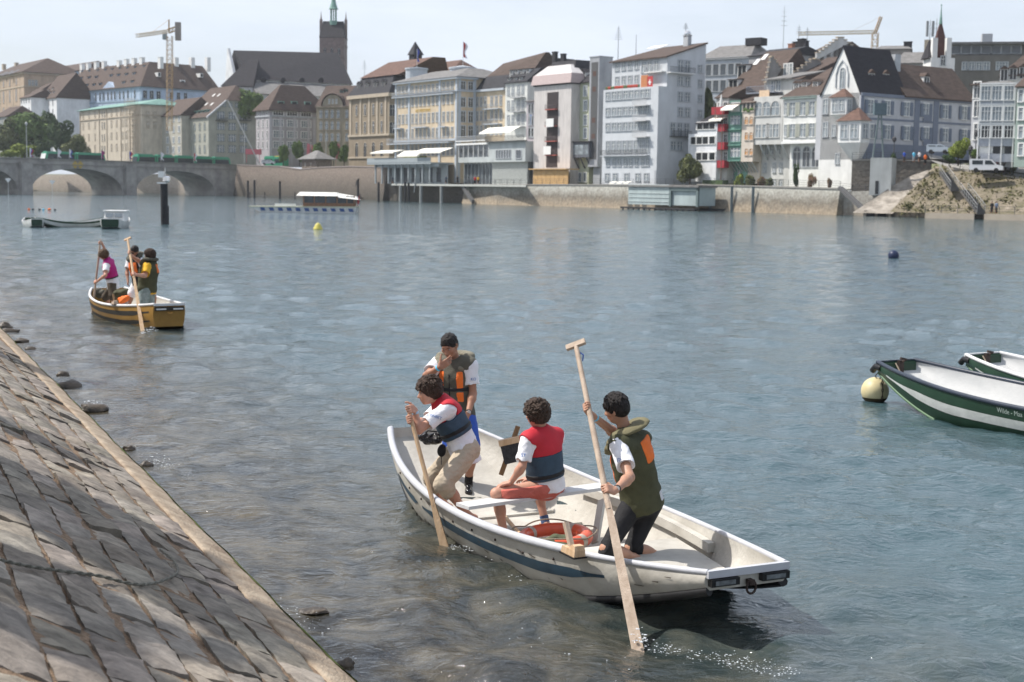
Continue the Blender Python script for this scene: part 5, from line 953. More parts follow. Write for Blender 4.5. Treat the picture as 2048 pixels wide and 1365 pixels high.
def wall_px(name, pts, m, label, thick=1.2, zb=-1.5, cat='wall', coping=None, rail=None, batter=0.0, group=None):
    """pts: (px, py_top, D)"""
    P = [aD(a, b_, d) for a, b_, d in pts]; o = P[0].copy(); b = MB(); c = MB(); r = MB()
    for p, q in zip(P, P[1:]):
        d = Vector((q.x-p.x, q.y-p.y, 0)).normalized(); n_ = Vector((-d.y, d.x, 0)); n_ = n_ if n_.y > 0 else -n_
        def pt(v, k, z): w_ = v+n_*k-o; return (w_.x, w_.y, z)
        b.hexa([pt(p,-batter,zb),pt(q,-batter,zb),pt(q,thick,zb),pt(p,thick,zb)], [pt(p,0,p.z),pt(q,0,q.z),pt(q,thick,q.z),pt(p,thick,p.z)])
        if coping: c.hexa([pt(p,-.15,p.z+.002),pt(q,-.15,q.z+.002),pt(q,.5,q.z+.002),pt(p,.5,p.z+.002)], [pt(p,-.15,p.z+.25),pt(q,-.15,q.z+.25),pt(q,.5,q.z+.25),pt(p,.5,p.z+.25)])
        if rail:
            Ls = (q-p).length; k = max(1, int(Ls/2.2)); zz = .25 if coping else 0
            for i in range(k+1): v = p+(q-p)*(i/k); w_ = v-o; r.box(w_.x-.03, w_.y-.03, w_.z+zz, w_.x+.03, w_.y+.03, w_.z+zz+1.05)
            for hz_ in (.35, .7, 1.05): r.bar(p-o+Vector((0,0,zz+hz_)), q-o+Vector((0,0,zz+hz_)), .035)
    if coping or rail:
        root = empty(name, (o.x, o.y, 0), 0, label, cat, group); b.build('wall_body', m, root)
        if coping: c.build('coping', coping, root)
        if rail: r.v = [(x, y, z+o.z) for x, y, z in r.v]; r.build('railing', rail, root)
    else:
        root = b.build(name, m, loc=(o.x, o.y, 0)); tag(root, label, cat, group)
    return root
def fbp(px, py, off=0): return (px, py, fbD(px)+off)
rl = mat('dark_railing', (.07, .075, .08), .5)
wall_px('quay_wall', [fbp(930, 371), fbp(1000, 371), fbp(1100, 371), fbp(1200, 371.5), fbp(1250, 372), fbp(1400, 373.5)], qw, 'long pale concrete quay wall below the netted house and the apartment block', cat='wall', coping=mat('coping', (.25,.24,.22)), rail=rl, batter=1.0)
wall_px('quay_wall', [fbp(1395, 371, -.4), fbp(1500, 374), fbp(1680, 379.5)], qw, 'stained quay wall with iron posts below the overhanging houses', cat='wall', coping=mat('coping', (.25,.24,.22)), rail=rl, batter=.8)
wall_px('river_wall', [fbp(474, 331, -4), fbp(560, 334), fbp(600, 340), fbp(640, 336), fbp(700, 334), fbp(775, 336)], rw, 'tall rough sandstone river wall right of the bridge', cat='wall', coping=mat('coping_red', (.28,.24,.22)), batter=1.5)
wall_px('river_wall', [(-60, 352, 600), (120, 350, 548), (180, 348, 530), (260, 352, 510), (380, 344, 484), (474, 331, 452)], rw2, 'distant rubble wall seen through the bridge arches', cat='wall')
wall_px('hotel_wall', [fbp(775, 352, 1), fbp(790, 371, 1), fbp(860, 371.5, 2), fbp(935, 371.5, 3)], rw, 'reddish brown wall in the shade under the hotel deck', cat='wall')
# deck in front of the hotel
b = MB(); P = [aD(x, 367, fbD(x)-4.5) for x in (782, 850, 935, 1052)]; Q = [aD(x, 367, fbD(x)+9) for x in (782, 850, 935, 1052)]; zd = 4.25
for i in range(3): b.hexa([(P[i].x,P[i].y,zd-.45),(P[i+1].x,P[i+1].y,zd-.45),(Q[i+1].x,Q[i+1].y,zd-.45),(Q[i].x,Q[i].y,zd-.45)], [(P[i].x,P[i].y,zd),(P[i+1].x,P[i+1].y,zd),(Q[i+1].x,Q[i+1].y,zd),(Q[i].x,Q[i].y,zd)])
root = empty('river_deck', (0, 0, 0), 0, 'concrete promenade deck on pillars in the river below the hotel', 'deck'); b.build('deck_slab', mat('deck_concrete', (.42,.43,.40), .9, .1, 1), root)
for x in (801, 842, 883):
    p = aD(x, 380, fbD(x)-4.2); b = MB(); b.tube([(p.x,p.y,-1.5),(p.x,p.y,zd-.4)], .38, 10); b.build('pillar', mat('pillar_grey', (.30,.31,.30), .9, .15, 2), root)
b = MB()
for i in range(3):
    n_ = 10
    for k in range(n_): v = P[i]+(P[i+1]-P[i])*(k/n_); b.box(v.x-.03, v.y-.03, zd, v.x+.03, v.y+.03, zd+1)
    for hz_ in (.5, 1.0): b.bar((P[i].x,P[i].y,zd+hz_), (P[i+1].x,P[i+1].y,zd+hz_), .035)
b.build('railing', rl, root)
b = MB(); p = aD(925, 372, fbD(925)-3); q = aD(946, 404, fbD(946)-5); b.bar(p, q, .5, .9); b.build('stair', mat('stair_dark', (.1,.1,.1)), root)
b = MB(); p = aD(831, 360, fbD(831)-4.4); b.bar(p+Vector((0,0,1.4)), p+Vector((-.3,0,-3)), .6, .15); b.build('gangway', WHT, root)
# arch niche, steps, dark piles
def darkpile(px, pt, pb, off, label, w=.55):
    D = 3.2*FPX/(pb-(380+.015*(px-1024))); p = aD(px, pb, D); t = aD(px, pt, D); b = MB(); b.tube([(0,0,-2),(0,0,t.z)], w/2, 10); o = b.build('mooring_pile', mat('tarred_timber', (.03,.03,.032), .8, .3, 2), loc=(p.x, p.y, 0)); tag(o, label, 'pile', 'dark mooring piles by the far bank')
for px, pt, pb, lab in ((496, 362, 396, 'dark mooring pile nearest the bridge abutment'), (509, 361, 396, 'second dark pile from the bridge abutment'), (560, 363, 398, 'lone dark pile left of the river taxi stern'), (716, 360, 402, 'dark pile beside the arched niche'), (757, 365, 403, 'dark pile right of the arched niche'), (810, 364, 404, 'left pile of the close pair under the hotel deck'), (817, 366, 404, 'right pile of the close pair under the hotel deck')): darkpile(px, pt, pb, 0, lab)
p = aD(718, 352, fbD(718)-1.75); b = MB(); r = 1.9; n_ = 10; zc = 3.6; vs = [(-r,0,-.5)]+[(-r*math.cos(math.pi*i/n_),0,zc+r*math.sin(math.pi*i/n_)) for i in range(n_+1)]+[(r,0,-.5)]; vb = [(x,.05,z) for x, y, z in vs]; b.add(vs+vb, [tuple(range(len(vs)))]+[(i, i+1, len(vs)+i+1, len(vs)+i) for i in range(len(vs)-1)])
o = b.build('river_gate', mat('gate_dark', (.02,.02,.022)), loc=(p.x, p.y, 0), rz=math.atan2(BU.y, BU.x)); tag(o, 'dark arched gateway in the river wall with iron grille', 'gateway')
# jetty
b = MB(); a_ = aD(500, 394, 395); c_ = aD(720, 397, 365); a_.z = c_.z = .5; b.bar(a_, c_, 2.2, .3); 
for k in range(8): v = a_+(c_-a_)*(k/7); b.box(v.x-.15, v.y-.15, -1, v.x+.15, v.y+.15, 1.5)
tag(b.build('jetty', mat('jetty_wood', (.09,.085,.08), .9, .2, 1)), 'long low dark landing stage along the river wall', 'jetty')
# small stone toll house on the wall
H = House('little stone lookout hut with pointed roof on the river wall', 604, 633, 418, 318, 6, 5, rw, ROOF_GY, name='lookout_hut', cat='hut', frame=TAN); H.wall.box(.3, -1.4, -6, H.W-.3, 0, H.ze-3.5); H.hip(H.ze+2.4, H.W*.4, H.W*.4, 1.0); H.finish(); H.windows([611, 622], [330], .5, 1.0, glass=GLD)
# steel frames of the bath house on piles
bh = wallm('bath_house_panel', (.34, .40, .40)); H = House('pale ribbed bath house on dark piles at the quay wall', 1257, 1340, 262, 374, 0.9, 4, bh, ROOF_GY, name='bath_house', cat='bath house', U=BU); xe = H.X(1397, 376)[0]; H.wall.box(H.W+.01, .3, 0, xe, 4, H.ze-.02); H.roof.box(-.3, -.3, H.ze, xe+.3, 4.2, H.ze+.3); H.finish()
b = MB()
for k in range(5): z = .5+k*.75; b.box(.2, -.08, z, H.W-.2, -.003, z+.12)
b.build('cladding_rib', mat('rib_pale', (.45,.50,.49)), H.root); b = MB(); b.box(H.W-.1, -.1, -.2, H.W+.4, .3, H.ze); b.box(xe-.5, -.1, -.2, xe, .3, H.ze); b.box(H.W, -.1, H.ze-.6, xe, .29, H.ze-.003); b.build('steel_frame', mat('steel_green', (.13,.17,.17), .6), H.root)
b = MB(); b.box(-.8, -1.2, -.75, xe+.3, 0, -.45)
for k in range(14): x = -.5+(xe+.5)*k/13; b.box(x, -1.0, -2, x+.25, -.75, -.75)
b.build('pile_row', mat('tarred_timber', (.03,.03,.032)), H.root)
for px in (1421, 1464, 1506.5):
    D = fbD(px)-1.3; p = aD(px, 376, D); b = MB(); b.box(-.22, -.15, -1.5, .22, .15, p.z+.2); o = b.build('quay_post', mat('steel_post', (.12,.15,.16), .6), loc=(p.x, p.y, 0)); tag(o, 'steel post against the stained quay wall, %s of three' % {1421: 'leftmost', 1464: 'middle', 1506.5: 'rightmost'}[px], 'post', 'steel posts on the quay wall')
b = MB(); a_ = aD(1400, 421, 253); c_ = aD(1530, 425, 242); a_.z = c_.z = .25; b.bar(a_, c_, .5, .4); tag(b.build('fender_beam', mat('tarred_timber', (.03,.03,.032))), 'dark timber beam floating along the stained quay wall', 'beam')
# stairs flank right of chapel
wall_px('stair_wall', [(1680, 380, 226), (1705, 383, 225), (1783, 381, 220)], qmat('pale_ramp', (.38,.37,.34), (.34,.32,.29), (.36,.31,.25), 0, 2, 4), 'pale low wall beside the diagonal stair below the chapel', cat='wall', rail=rl)
b = MB(); a_ = aD(1680, 376, 224); c_ = aD(1728, 420, 218); b.bar(a_, c_, .8, .5); tag(b.build('stair', mat('stair_dark', (.1,.1,.1))), 'dark diagonal stair going down to the water below the chapel', 'stair')
b = MB(); p = aD(1741, 316, 221); q = aD(1784, 316, 219.5); d = (q-p); d.z = 0; Lw = d.length; b.box(0, 0, 0, Lw, 3.2, p.z-3.2); o = b.build('pump_house', wallm('pump_concrete', (.40,.41,.40)), loc=(p.x, p.y, 3.2), rz=math.atan2(d.y, d.x)); tag(o, 'plain concrete box tower in front of the terrace wall', 'tower'); b = MB(); b.box(.9, -.05, .2, 1.4, -.003, 2.2); b.build('slot_window', GLD, o)
wall_px('terrace_wall', [(1704, 322, 228), (1790, 322, 226), (1862, 324, 224)], hw_, 'dark rough retaining wall carrying the terrace in front of the hall', cat='wall', zb=-1, coping=mat('coping', (.25,.24,.22)), rail=rl)
# strip of river bank and lower path at the right
bp_ = mat('bank_path', (.36, .31, .25), .95, .12, .6, .4, 3)
b = MB(); pp = [(1660, 219+7), (1780, 214), (1900, 206), (2048, 197), (2300, 182)]
P0 = [at(x, 380+.015*(x-1024)+3.2*FPX/D+1.5, -.3) for x, D in pp]
for (a_, c_) in zip(P0, P0[1:]):
    d = BN; b.hexa([a_+Vector((0,0,-1)), c_+Vector((0,0,-1)), c_+d*14+Vector((0,0,-1)), a_+d*14+Vector((0,0,-1))], [a_+d*.8+Vector((0,0,1.35)), c_+d*.8+Vector((0,0,1.35)), c_+d*14+Vector((0,0,1.6)), a_+d*14+Vector((0,0,1.6))])
tag(b.build('bank_path', bp_), 'pale stone path along the water at the right', kind='structure')
# rocky grassy slope (grid displaced)
slm = bpy.data.materials.new('rocky_slope'); slm.use_nodes = True; nt = slm.node_tree; n = nt.nodes; l = nt.links; bs = n['Principled BSDF']; bs.inputs['Roughness'].default_value = .95
tc = n.new('ShaderNodeTexCoord'); nz = n.new('ShaderNodeTexNoise'); nz.inputs['Scale'].default_value = .55; nz.inputs['Detail'].default_value = 10; nz.inputs['Roughness'].default_value = .7; l.new(tc.outputs['Object'], nz.inputs['Vector'])
rp = n.new('ShaderNodeValToRGB'); l.new(nz.outputs['Fac'], rp.inputs[0]); e = rp.color_ramp.elements; e[0].position = .3; e[0].color = (.07, .068, .032, 1); e[1].position = .72; e[1].color = (.36, .31, .26, 1)
for p_, c_ in ((.42, (.13, .115, .065, 1)), (.52, (.19, .16, .115, 1)), (.6, (.24, .20, .145, 1))): q = e.new(p_); q.color = c_
l.new(rp.outputs[0], bs.inputs['Base Color']); bp = n.new('ShaderNodeBump'); bp.inputs['Distance'].default_value = .4; l.new(nz.outputs['Fac'], bp.inputs['Height']); l.new(bp.outputs[0], bs.inputs['Normal'])
def slope_strip(name, foot, top, m, label, nx=90, ny=26, amp=.5, seed=0):
    F_ = [aD(*p) for p in foot]; T_ = [aD(*p) for p in top]
    def samp(P, t): k = t*(len(P)-1); i = min(int(k), len(P)-2); return P[i].lerp(P[i+1], k-i)
    G = np.zeros((ny, nx, 3))
    for j in range(ny):
        for i in range(nx):
            a = samp(F_, i/(nx-1)); c = samp(T_, i/(nx-1)); v = a.lerp(c, j/(ny-1)); s_ = math.sin(math.pi*j/(ny-1))
            v = v+Vector((0, -1, .4))*amp*s_*(mnoise.noise(Vector((v.x*.25+seed, v.y*.25, v.z*.4)))*1.6+mnoise.noise(v*.9)*.5); G[j, i] = v
    o = link(name, grid_mesh(name, G, m)); tag(o, label, kind='structure'); return o
slope_strip('rocky_slope', [(1780, 424, 213), (1830, 426, 210), (1900, 427, 206), (1960, 428, 203), (2060, 430, 197), (2200, 436, 188)], [(1862, 340, 222), (1872, 332, 222), (1890, 338, 220), (1950, 346, 216), (2060, 361, 210), (2200, 370, 204)], slm, 'weedy brown rock slope below the road', amp=.45)
slope_strip('stone_apron', [(1705, 426, 217), (1750, 427, 215.5), (1785, 428, 213.6)], [(1785, 372, 220), (1822, 352, 222), (1866, 337, 223)], mat('pale_rock', (.17,.15,.125), .95, 0, .8, 1, 2.5, col2=(.40,.36,.31)), 'pale stone apron between terrace wall and weedy slope', nx=30, amp=.3)
# road ramp on the slope top
b = MB(); rpts = [(1862, 322, 224, 1850, 300, 252), (1885, 332, 221, 1905, 322, 238), (1920, 340, 218.5, 1945, 333, 226), (1985, 349, 214.5, 1995, 341, 221), (2060, 361, 210, 2060, 352, 218), (2200, 372, 204, 2200, 362, 212)]
for r0, r1 in zip(rpts, rpts[1:]):
    A_, B_, C_, D_ = aD(*r0[:3]), aD(*r1[:3]), aD(*r1[3:]), aD(*r0[3:]); b.add([A_, B_, C_, D_], [(0,1,2,3)]); 
tag(b.build('road', mat('road_asphalt', (.30,.29,.27), .9, .1, 1)), 'pale road climbing along the slope', kind='structure')
wall_px('road_wall', [(1884, 330, 221), (1920, 338, 218.5), (1985, 347, 214.5), (2060, 359, 210), (2200, 370, 204)], mat('road_kerb', (.38,.34,.29), .9, .12, 1), 'low pale kerb wall with railing along the climbing road', thick=.3, zb=4, rail=rl, cat='wall')
# upper terrain
b = MB(); 
P_ = [(1700, 318, 229.5), (1862, 318, 226), (1905, 322, 236), (1990, 338, 222), (2060, 350, 218.5), (2300, 365, 208)]
V = [aD(*p) for p in P_]; 
for a_, c_ in zip(V, V[1:]): b.add([a_, c_, c_+BN*40, a_+BN*40], [(0,1,2,3)])
tag(b.build('terrace', mat('terrace_ground', (.22,.21,.19), .9, .15, 1)), 'paved terrace in front of the hall', kind='structure')
# metal stairs down the slope
mst = mat('stair_metal', (.10,.095,.09), .8, .2, 2); 
def stair(a, c, w, label):
    A_ = aD(*a); C_ = aD(*c); root = empty('outdoor_stair', A_, 0, label, 'stair', 'dark stairs on the rocky slope'); v = C_-A_; b = MB(); n_ = 18; side = Vector((1, .15, 0)).normalized()*w
    for k in range(n_): p = v*(k/n_); q = v*((k+1)/n_); b.hexa([p+Vector((0,0,-.35)), p+side+Vector((0,0,-.35)), q+side+Vector((0,0,-.35)), q+Vector((0,0,-.35))], [p, p+side, Vector((q.x,q.y,p.z))+side, Vector((q.x,q.y,p.z))])
    b.build('steps', mst, root); b = MB(); 
    for s_ in (Vector((0,0,0)), side): b.bar(s_+Vector((0,-.02,1.0)), v+s_+Vector((0,-.02,1.0)), .055); b.bar(s_+Vector((0,-.02,.5)), v+s_+Vector((0,-.02,.5)), .03)
    for k in range(9): p = v*(k/8); b.bar(p, p+Vector((0,0,1)), .05); b.bar(p+side, p+side+Vector((0,0,1)), .05)
    b.build('handrail', mat('rail_pale', (.34,.34,.33), .5), root)
stair((1878, 344, 217.5), (1901, 378, 209.5), 1.3, 'upper flight of the dark stair on the rocky slope'); stair((1920, 380, 209.5), (1954, 424, 201.5), 1.2, 'lower flight of the dark stair on the rocky slope')
# landing platform + bush-like cage
b = MB(); p = at(1890, 437, 0); b.box(-2.5, -1, .1, 2.5, 1.5, .4); b.box(2.0, -.9, .4, 2.2, -.7, 1.8); o = b.build('landing_stage', mat('stage_grey', (.30,.31,.29), .8), loc=p); tag(o, 'small grey landing stage below the dark stair', 'jetty')
wall_px('bank_railing', [(1850, 426, 206), (1948, 428, 201)], bp_, 'railing on the low wall at the foot of the stairs', thick=.2, zb=0, rail=rl, cat='railing'); wall_px('bank_railing', [(1968, 428, 201), (2060, 430, 196.5)], bp_, 'railing on the low wall at the lower right bank', thick=.2, zb=0, rail=rl, cat='railing')
# outlet openings
b = MB(); p = aD(1727, 423, 217); b.box(0, -.5, -.3, 3.6, .5, .9, 0); b.box(.3, -.53, .0, 1.6, -.501, .6, 1); b.box(2.0, -.53, .0, 3.3, -.501, .6, 1); o = b.build('culvert', [bp_, ROOF_BK], loc=(p.x, p.y, 0)); tag(o, 'concrete outlet with two dark openings at the waterline', 'culvert')
# ================================================================ trees
lm = {}
def leafmat(name, c, c2): lm[name] = mat(name, c, .85, 0, .9, col2=tuple(v*1.35 for v in c2), detail=3); return lm[name]
LG = leafmat('leaves_green', (.055, .095, .026), (.13, .18, .05)); LD = leafmat('leaves_dark', (.028, .05, .020), (.065, .10, .04)); LY = leafmat('leaves_yellowgreen', (.10, .14, .025), (.20, .23, .045)); LO = leafmat('leaves_olive', (.06, .075, .03), (.13, .14, .06))
BK = mat('bark', (.07, .055, .04), .95, .25, 4)
LFC = {}
def crown_mesh(seed, nleaf, m, lobes=9, leaf=.16, cone=0):
    """unit crown (radius ~1, height 0..2) of small leaf faces clumped on lobes"""
    key = (seed, nleaf, m.name, cone)
    if key in LFC: return LFC[key]
    rs = np.random.RandomState(seed); cs = []
    for k in range(lobes):
        th = rs.uniform(0, 6.28); r = rs.uniform(.15, .62); z = rs.uniform(.45, 1.6); r *= (1.15-.45*abs(z-1)) * (1-cone*z/2.2); cs.append((r*math.cos(th), r*math.sin(th), z, rs.uniform(.28, .5)*(1-cone*.3)))
    cs.append((0, 0, 1.0, .6)); cs = np.array(cs); w_ = cs[:, 3]**2; idx = rs.choice(len(cs), nleaf, p=w_/w_.sum())
    d = rs.normal(size=(nleaf, 3)); d /= np.linalg.norm(d, axis=1)[:, None]; rr = rs.uniform(.62, 1.05, nleaf)**.6
    c = cs[idx, :3]+d*(cs[idx, 3]*rr)[:, None]
    a = rs.normal(size=(nleaf, 3)); a /= np.linalg.norm(a, axis=1)[:, None]; nn = d+rs.normal(size=(nleaf, 3))*.5; u = np.cross(nn, a); u /= np.linalg.norm(u, axis=1)[:, None]; v = np.cross(nn, u); v /= np.linalg.norm(v, axis=1)[:, None]
    s_ = (leaf*rs.uniform(.5, 1.2, nleaf))[:, None]
    q = np.stack([c-u*s_, c-v*s_*.6, c+u*s_, c+v*s_*.6], 1).reshape(-1, 3)
    me = bpy.data.meshes.new('crown'); me.vertices.add(len(q)); me.vertices.foreach_set('co', q.reshape(-1).astype(np.float32)); me.loops.add(len(q)); me.loops.foreach_set('vertex_index', np.arange(len(q), dtype=np.int32))
    me.polygons.add(nleaf); me.polygons.foreach_set('loop_start', (np.arange(nleaf)*4).astype(np.int32)); me.polygons.foreach_set('loop_total', np.full(nleaf, 4, np.int32)); me.materials.append(m); me.update(calc_edges=True); LFC[key] = me; return me
def tree(px, pyb, pyt, D, wpx, label, m=LG, seed=1, n=2600, cone=0, trunk=.28, name='tree', cat='tree', group=None, leaf=.13, zb=None):
    p = aD(px, pyb, D); t = aD(px, pyt, D); h = t.z-p.z; w_ = wpx/FPX*D
    if zb is not None: h += p.z-zb; p.z = zb
    root = empty(name, p, (seed*1.7) % 6.28, label, cat, group)
    c = link('crown', crown_mesh(seed, n, m, cone=cone, leaf=leaf), root); z0 = h*trunk*.5; c.scale = (w_/2, w_/2, (h-z0)/1.74); c.location = (0, 0, z0-.08*(h-z0))
    b = MB(); r = max(.06, w_*.035); b.tube([(0,0,-.2),(w_*.02,0,h*.3),(-w_*.02,0,h*.62)], [r, r*.75, r*.35], 7)
    for k in range(4): a = k*1.6+seed; b.tube([(0,0,h*(.25+.07*k)),(math.cos(a)*w_*.14,math.sin(a)*w_*.14,h*(.42+.08*k)),(math.cos(a)*w_*.27,math.sin(a)*w_*.27,h*(.55+.08*k))], [r*.5, r*.3, r*.12], 5)
    b.build('trunk', BK, root); return root
GT = 'trees on the far left bank'
tree(52, 318, 210, 500, 118, 'largest dark green tree on the left bank', LG, 1, 5200, leaf=.09, group=GT); tree(100, 315, 214, 505, 62, 'dark tree overlapping the right side of the largest tree', LD, 2, 3000, group=GT, leaf=.1); tree(12, 318, 240, 490, 60, 'olive green tree at the left edge of the picture', LO, 3, 3000, group=GT, leaf=.1)
tree(125, 318, 245, 470, 58, 'rounded dark tree between the largest tree and the cream house', LD, 4, 3000, group=GT, leaf=.1); tree(155, 318, 267, 455, 60, 'low yellow green tree in front of the cream house', LO, 5, 3000, group=GT, leaf=.1); tree(50, 320, 288, 450, 70, 'yellow green bush row tree beside the lamp mast', LY, 6, 2600, group=GT, leaf=.1); tree(20, 320, 296, 445, 50, 'pale green bush tree above the left bridge parapet', LY, 7, 2400, group=GT, leaf=.1); tree(88, 320, 280, 448, 40, 'dark low tree left of the bus', LD, 8, 2200, group=GT, leaf=.1)
tree(492, 260, 178, 480, 72, 'dark green tree on the hill left of the hip roofed stone house', LG, 9, 3400, group=None, leaf=.1); tree(512, 240, 186, 478, 40, 'smaller tree on the hill below the church aisle', LG, 10, 2400, leaf=.1)
GS = 'round street trees on the quay'
for i, (px, t, lab) in enumerate(((566, 285, 'leftmost round street tree'), (599, 278, 'second round street tree, under the stone house'), (637, 284, 'third round street tree, between the red banners'), (667, 280, 'fourth round street tree, left of the palazzo'), (688, 288, 'rightmost round street tree, against the palazzo'))): tree(px, 331, t, 425-i*2, 28, lab, LG, 11+i, 1500, group=GS, leaf=.13)
tree(1380, 372, 306, 262, 58, 'bushy olive tree beside the apartment block', LO, 17, 3600, leaf=.09, zb=4.2); tree(1416, 300, 170, 275, 30, 'tall thin light green tree behind the white house', LO, 18, 2200, leaf=.11); tree(1402, 255, 215, 275, 40, 'low green tree on the slope left of the white house', LG, 19, 1800)
tree(1916, 330, 277, 219, 46, 'bright yellow green tree beside the climbing road', LY, 20, 3600, leaf=.09); tree(1898, 330, 308, 219, 30, 'low dark bush at the foot of the bright tree', LD, 21, 1600, name='bush', cat='bush'); tree(1946, 322, 298, 218, 26, 'green bush right of the bright tree', LG, 22, 1600, name='bush', cat='bush')
PK = mat('pink_flowers', (.30, .14, .12), .9, 0, 2, col2=(.12, .14, .05)); 
GB = 'bushes on the quay'
for px, t, w_, m, lab in ((1478, 347, 26, LY, 'yellow flowering bush below the green house'), (1500, 350, 34, LO, 'largest olive bush on the quay'), (1522, 352, 26, PK, 'pinkish flowering bush on the quay'), (1540, 356, 24, LO, 'low olive bush at the right end of the quay bushes'), (1590, 330, 16, LD, 'tall dark ivy bush between the white houses'), (1622, 350, 22, PK, 'small brown leaved shrub under the arched windows'), (1659, 357, 15, PK, 'smallest shrub in front of the chapel')): tree(px, 374+.01*(px-1478), t, fbD(px)+4, w_, lab, m, int(px) % 97, 1300, name='bush', cat='bush', group=GB, zb=4.0, trunk=.1)
tree(2006, 348, 318, 213, 22, 'dark purple shrub beside the white van', mat('purple_leaves', (.05,.02,.025), .9, .4, 2), 30, 1400, name='bush', cat='bush', trunk=.1); tree(2026, 348, 312, 213, 18, 'spiky green shrub at the right edge by the van', LO, 31, 1300, name='bush', cat='bush', trunk=.2)
tree(1787, 326, 305, 225, 16, 'small dark bush on the terrace before the hall', LD, 32, 900, name='bush', cat='bush', trunk=.1)
b = MB(); p = aD(1405, 367, 262); b.box(0, 0, 0, 5.2, 1.5, 1.5); o = b.build('hedge', LD, loc=(p.x, p.y, 4.0), rz=-.95); tag(o, 'clipped dark hedge in front of the white house', 'hedge')
# ivy/weeds on the slope: tufts
rs = np.random.RandomState(4); cs = []
for k in range(380):
    t = rs.rand(); s_ = rs.rand(); a = aD(1790+t*250, 424+t*6, 212.3-t*13); c = aD(1864+t*190, 334+t*26, 221.3-t*10); v = a.lerp(c, s_); cs.append((v.x, v.y-.3, v.z))
b = MB()
for (x, y, z) in cs:
    for k in range(7):
        a = Vector(rs.normal(size=3)*.35)+Vector((x, y, z)); u = Vector(rs.normal(size=3)).normalized()*.28; w_ = Vector(rs.normal(size=3)).normalized()*.16; b.add([a-u, a-w_, a+u, a+w_], [(0,1,2,3)])
tag(b.build('weeds', mat('weeds', (.05, .06, .02), .95, 0, .4, col2=(.16, .14, .06))), 'dry weeds and grass growing on the rocky slope', kind='stuff')
# ================================================================ cranes and masts on the skyline
yel = mat('crane_yellow', (.46, .31, .16), .6, .15, 1)
def lattice(b, a, c, w, n, r=.07):
    a = Vector(a); c = Vector(c); d = (c-a); u = d.normalized(); s1 = u.cross(Vector((0,1,0)) if abs(u.y) < .9 else Vector((1,0,0))).normalized()*w/2; s2 = u.cross(s1).normalized()*w/2
    K = [s1+s2, s1-s2, -s1-s2, -s1+s2]
    for k in K: b.bar(a+k, c+k, r*1.6)
    for i in range(n):
        p = a+d*(i/n); q = a+d*((i+1)/n)
        for j in range(4): b.bar(p+K[j], q+K[(j+1)%4], r); b.bar(p+K[j], p+K[(j+1)%4], r)
D = 470; p0 = aD(339, 262, D); t0 = aD(342, 60, D); root = empty('tower_crane', p0, 0, 'yellow lattice tower crane standing before the blue palace', 'crane', 'construction cranes'); h = t0.z-p0.z
b = MB(); lattice(b, (0,0,0), (.4,0,h-2), 1.7, 20, .085); b.build('mast', yel, root); b = MB(); j0 = aD(274, 72, D-25)-p0; lattice(b, (0,0,h-.5), j0, 1.0, 18, .1); b.build('jib', mat('jib_pale', (.55,.50,.42), .6), root)
b = MB(); lattice(b, (0,0,h-.5), (3.6,0,h+.8), 1.2, 3, .12); b.build('counter_jib', yel, root); b = MB(); b.box(2.3, -.7, h-3.4, 4.0, .7, h+2.4); b.build('counterweight', mat('crane_ballast', (.25,.22,.2)), root); b = MB(); b.bar((.2,0,h-1), (.2,0,h+3.2), .4); b.bar((.2,0,h+3.2), j0*.6+Vector((0,0,h*.4-.2)), .07); b.build('cat_head', yel, root); b = MB(); b.box(-1.8, -.7, h-3.2, -.6, .7, h-.8); b.build('cab', mat('cab_glass', (.25,.3,.32), .3), root)
D = 420; p0 = aD(1749, 100, D); t0 = aD(1749, 66, D); root = empty('tower_crane', p0, 0, 'orange and pale crane with long horizontal jib above the stepped gables', 'crane', 'construction cranes'); h = t0.z-p0.z
b = MB(); lattice(b, (0,0,-14), (0,0,h), 1.6, 10, .10); b.build('mast', yel, root); b = MB(); j0 = aD(1596, 68, D)-p0; lattice(b, (0,0,h+.2), j0, .9, 24, .09); b.build('jib', mat('jib_cream', (.62,.52,.38), .6), root); b = MB(); q0 = aD(1762, 34, D)-p0; lattice(b, (0,0,h), q0, .7, 6, .1); b.bar(q0, j0*.35+Vector((0,0,h*.65)), .05); b.build('cat_head', yel, root)
def antenna(px, pb, pt, D, label, bars=5, w=.8):
    p = aD(px, pb, D); t = aD(px, pt, D); h = t.z-p.z; root = empty('antenna_mast', p, 0, label, 'antenna', 'antennas on the skyline'); b = MB(); b.tube([(0,0,-4),(0,0,h)], [.11, .05], 6); b.build('pole', mat('mast_grey', (.3,.31,.32), .6), root); b = MB()
    for k in range(bars): z = h*(.55+.42*k/max(1, bars)); b.bar((-w*(1-.12*k),0,z), (w*(1-.12*k),0,z), .07)
    if bars: b.build('aerial', mat('mast_grey', (.3,.31,.32)), root)
    return root
antenna(1236, 112, 52, 300, 'tall television aerial left of the apartment block roof', 6); antenna(1272, 96, 70, 290, 'short pole on the apartment block roof', 0); antenna(1566, 100, 12, 380, 'tallest thin antenna mast, right of the black ridge', 4, .9); antenna(1597, 90, 50, 330, 'aerial above the brick chimney', 4, .7); antenna(1614, 88, 55, 330, 'aerial left of the crane jib middle', 4, .6)
pm = antenna(1859, 84, 40, 285, 'mobile phone mast with thick panels left of the spire', 0); antenna(1872, 80, 38, 285, 'thin pole just left of the spire', 2, .4); antenna(1371, 72, 46, 290, 'aerial above the bright chimney cowl', 5, .5); antenna(729, 160, 120, 470, 'faint aerial right of the church nave', 5, .8)
for dx in (-.55, .55):
    b = MB(); b.box(dx-.22, -.2, 1.0, dx+.22, .2, 4.0); b.build('panel', mat('mast_grey', (.3,.31,.32)), pm)
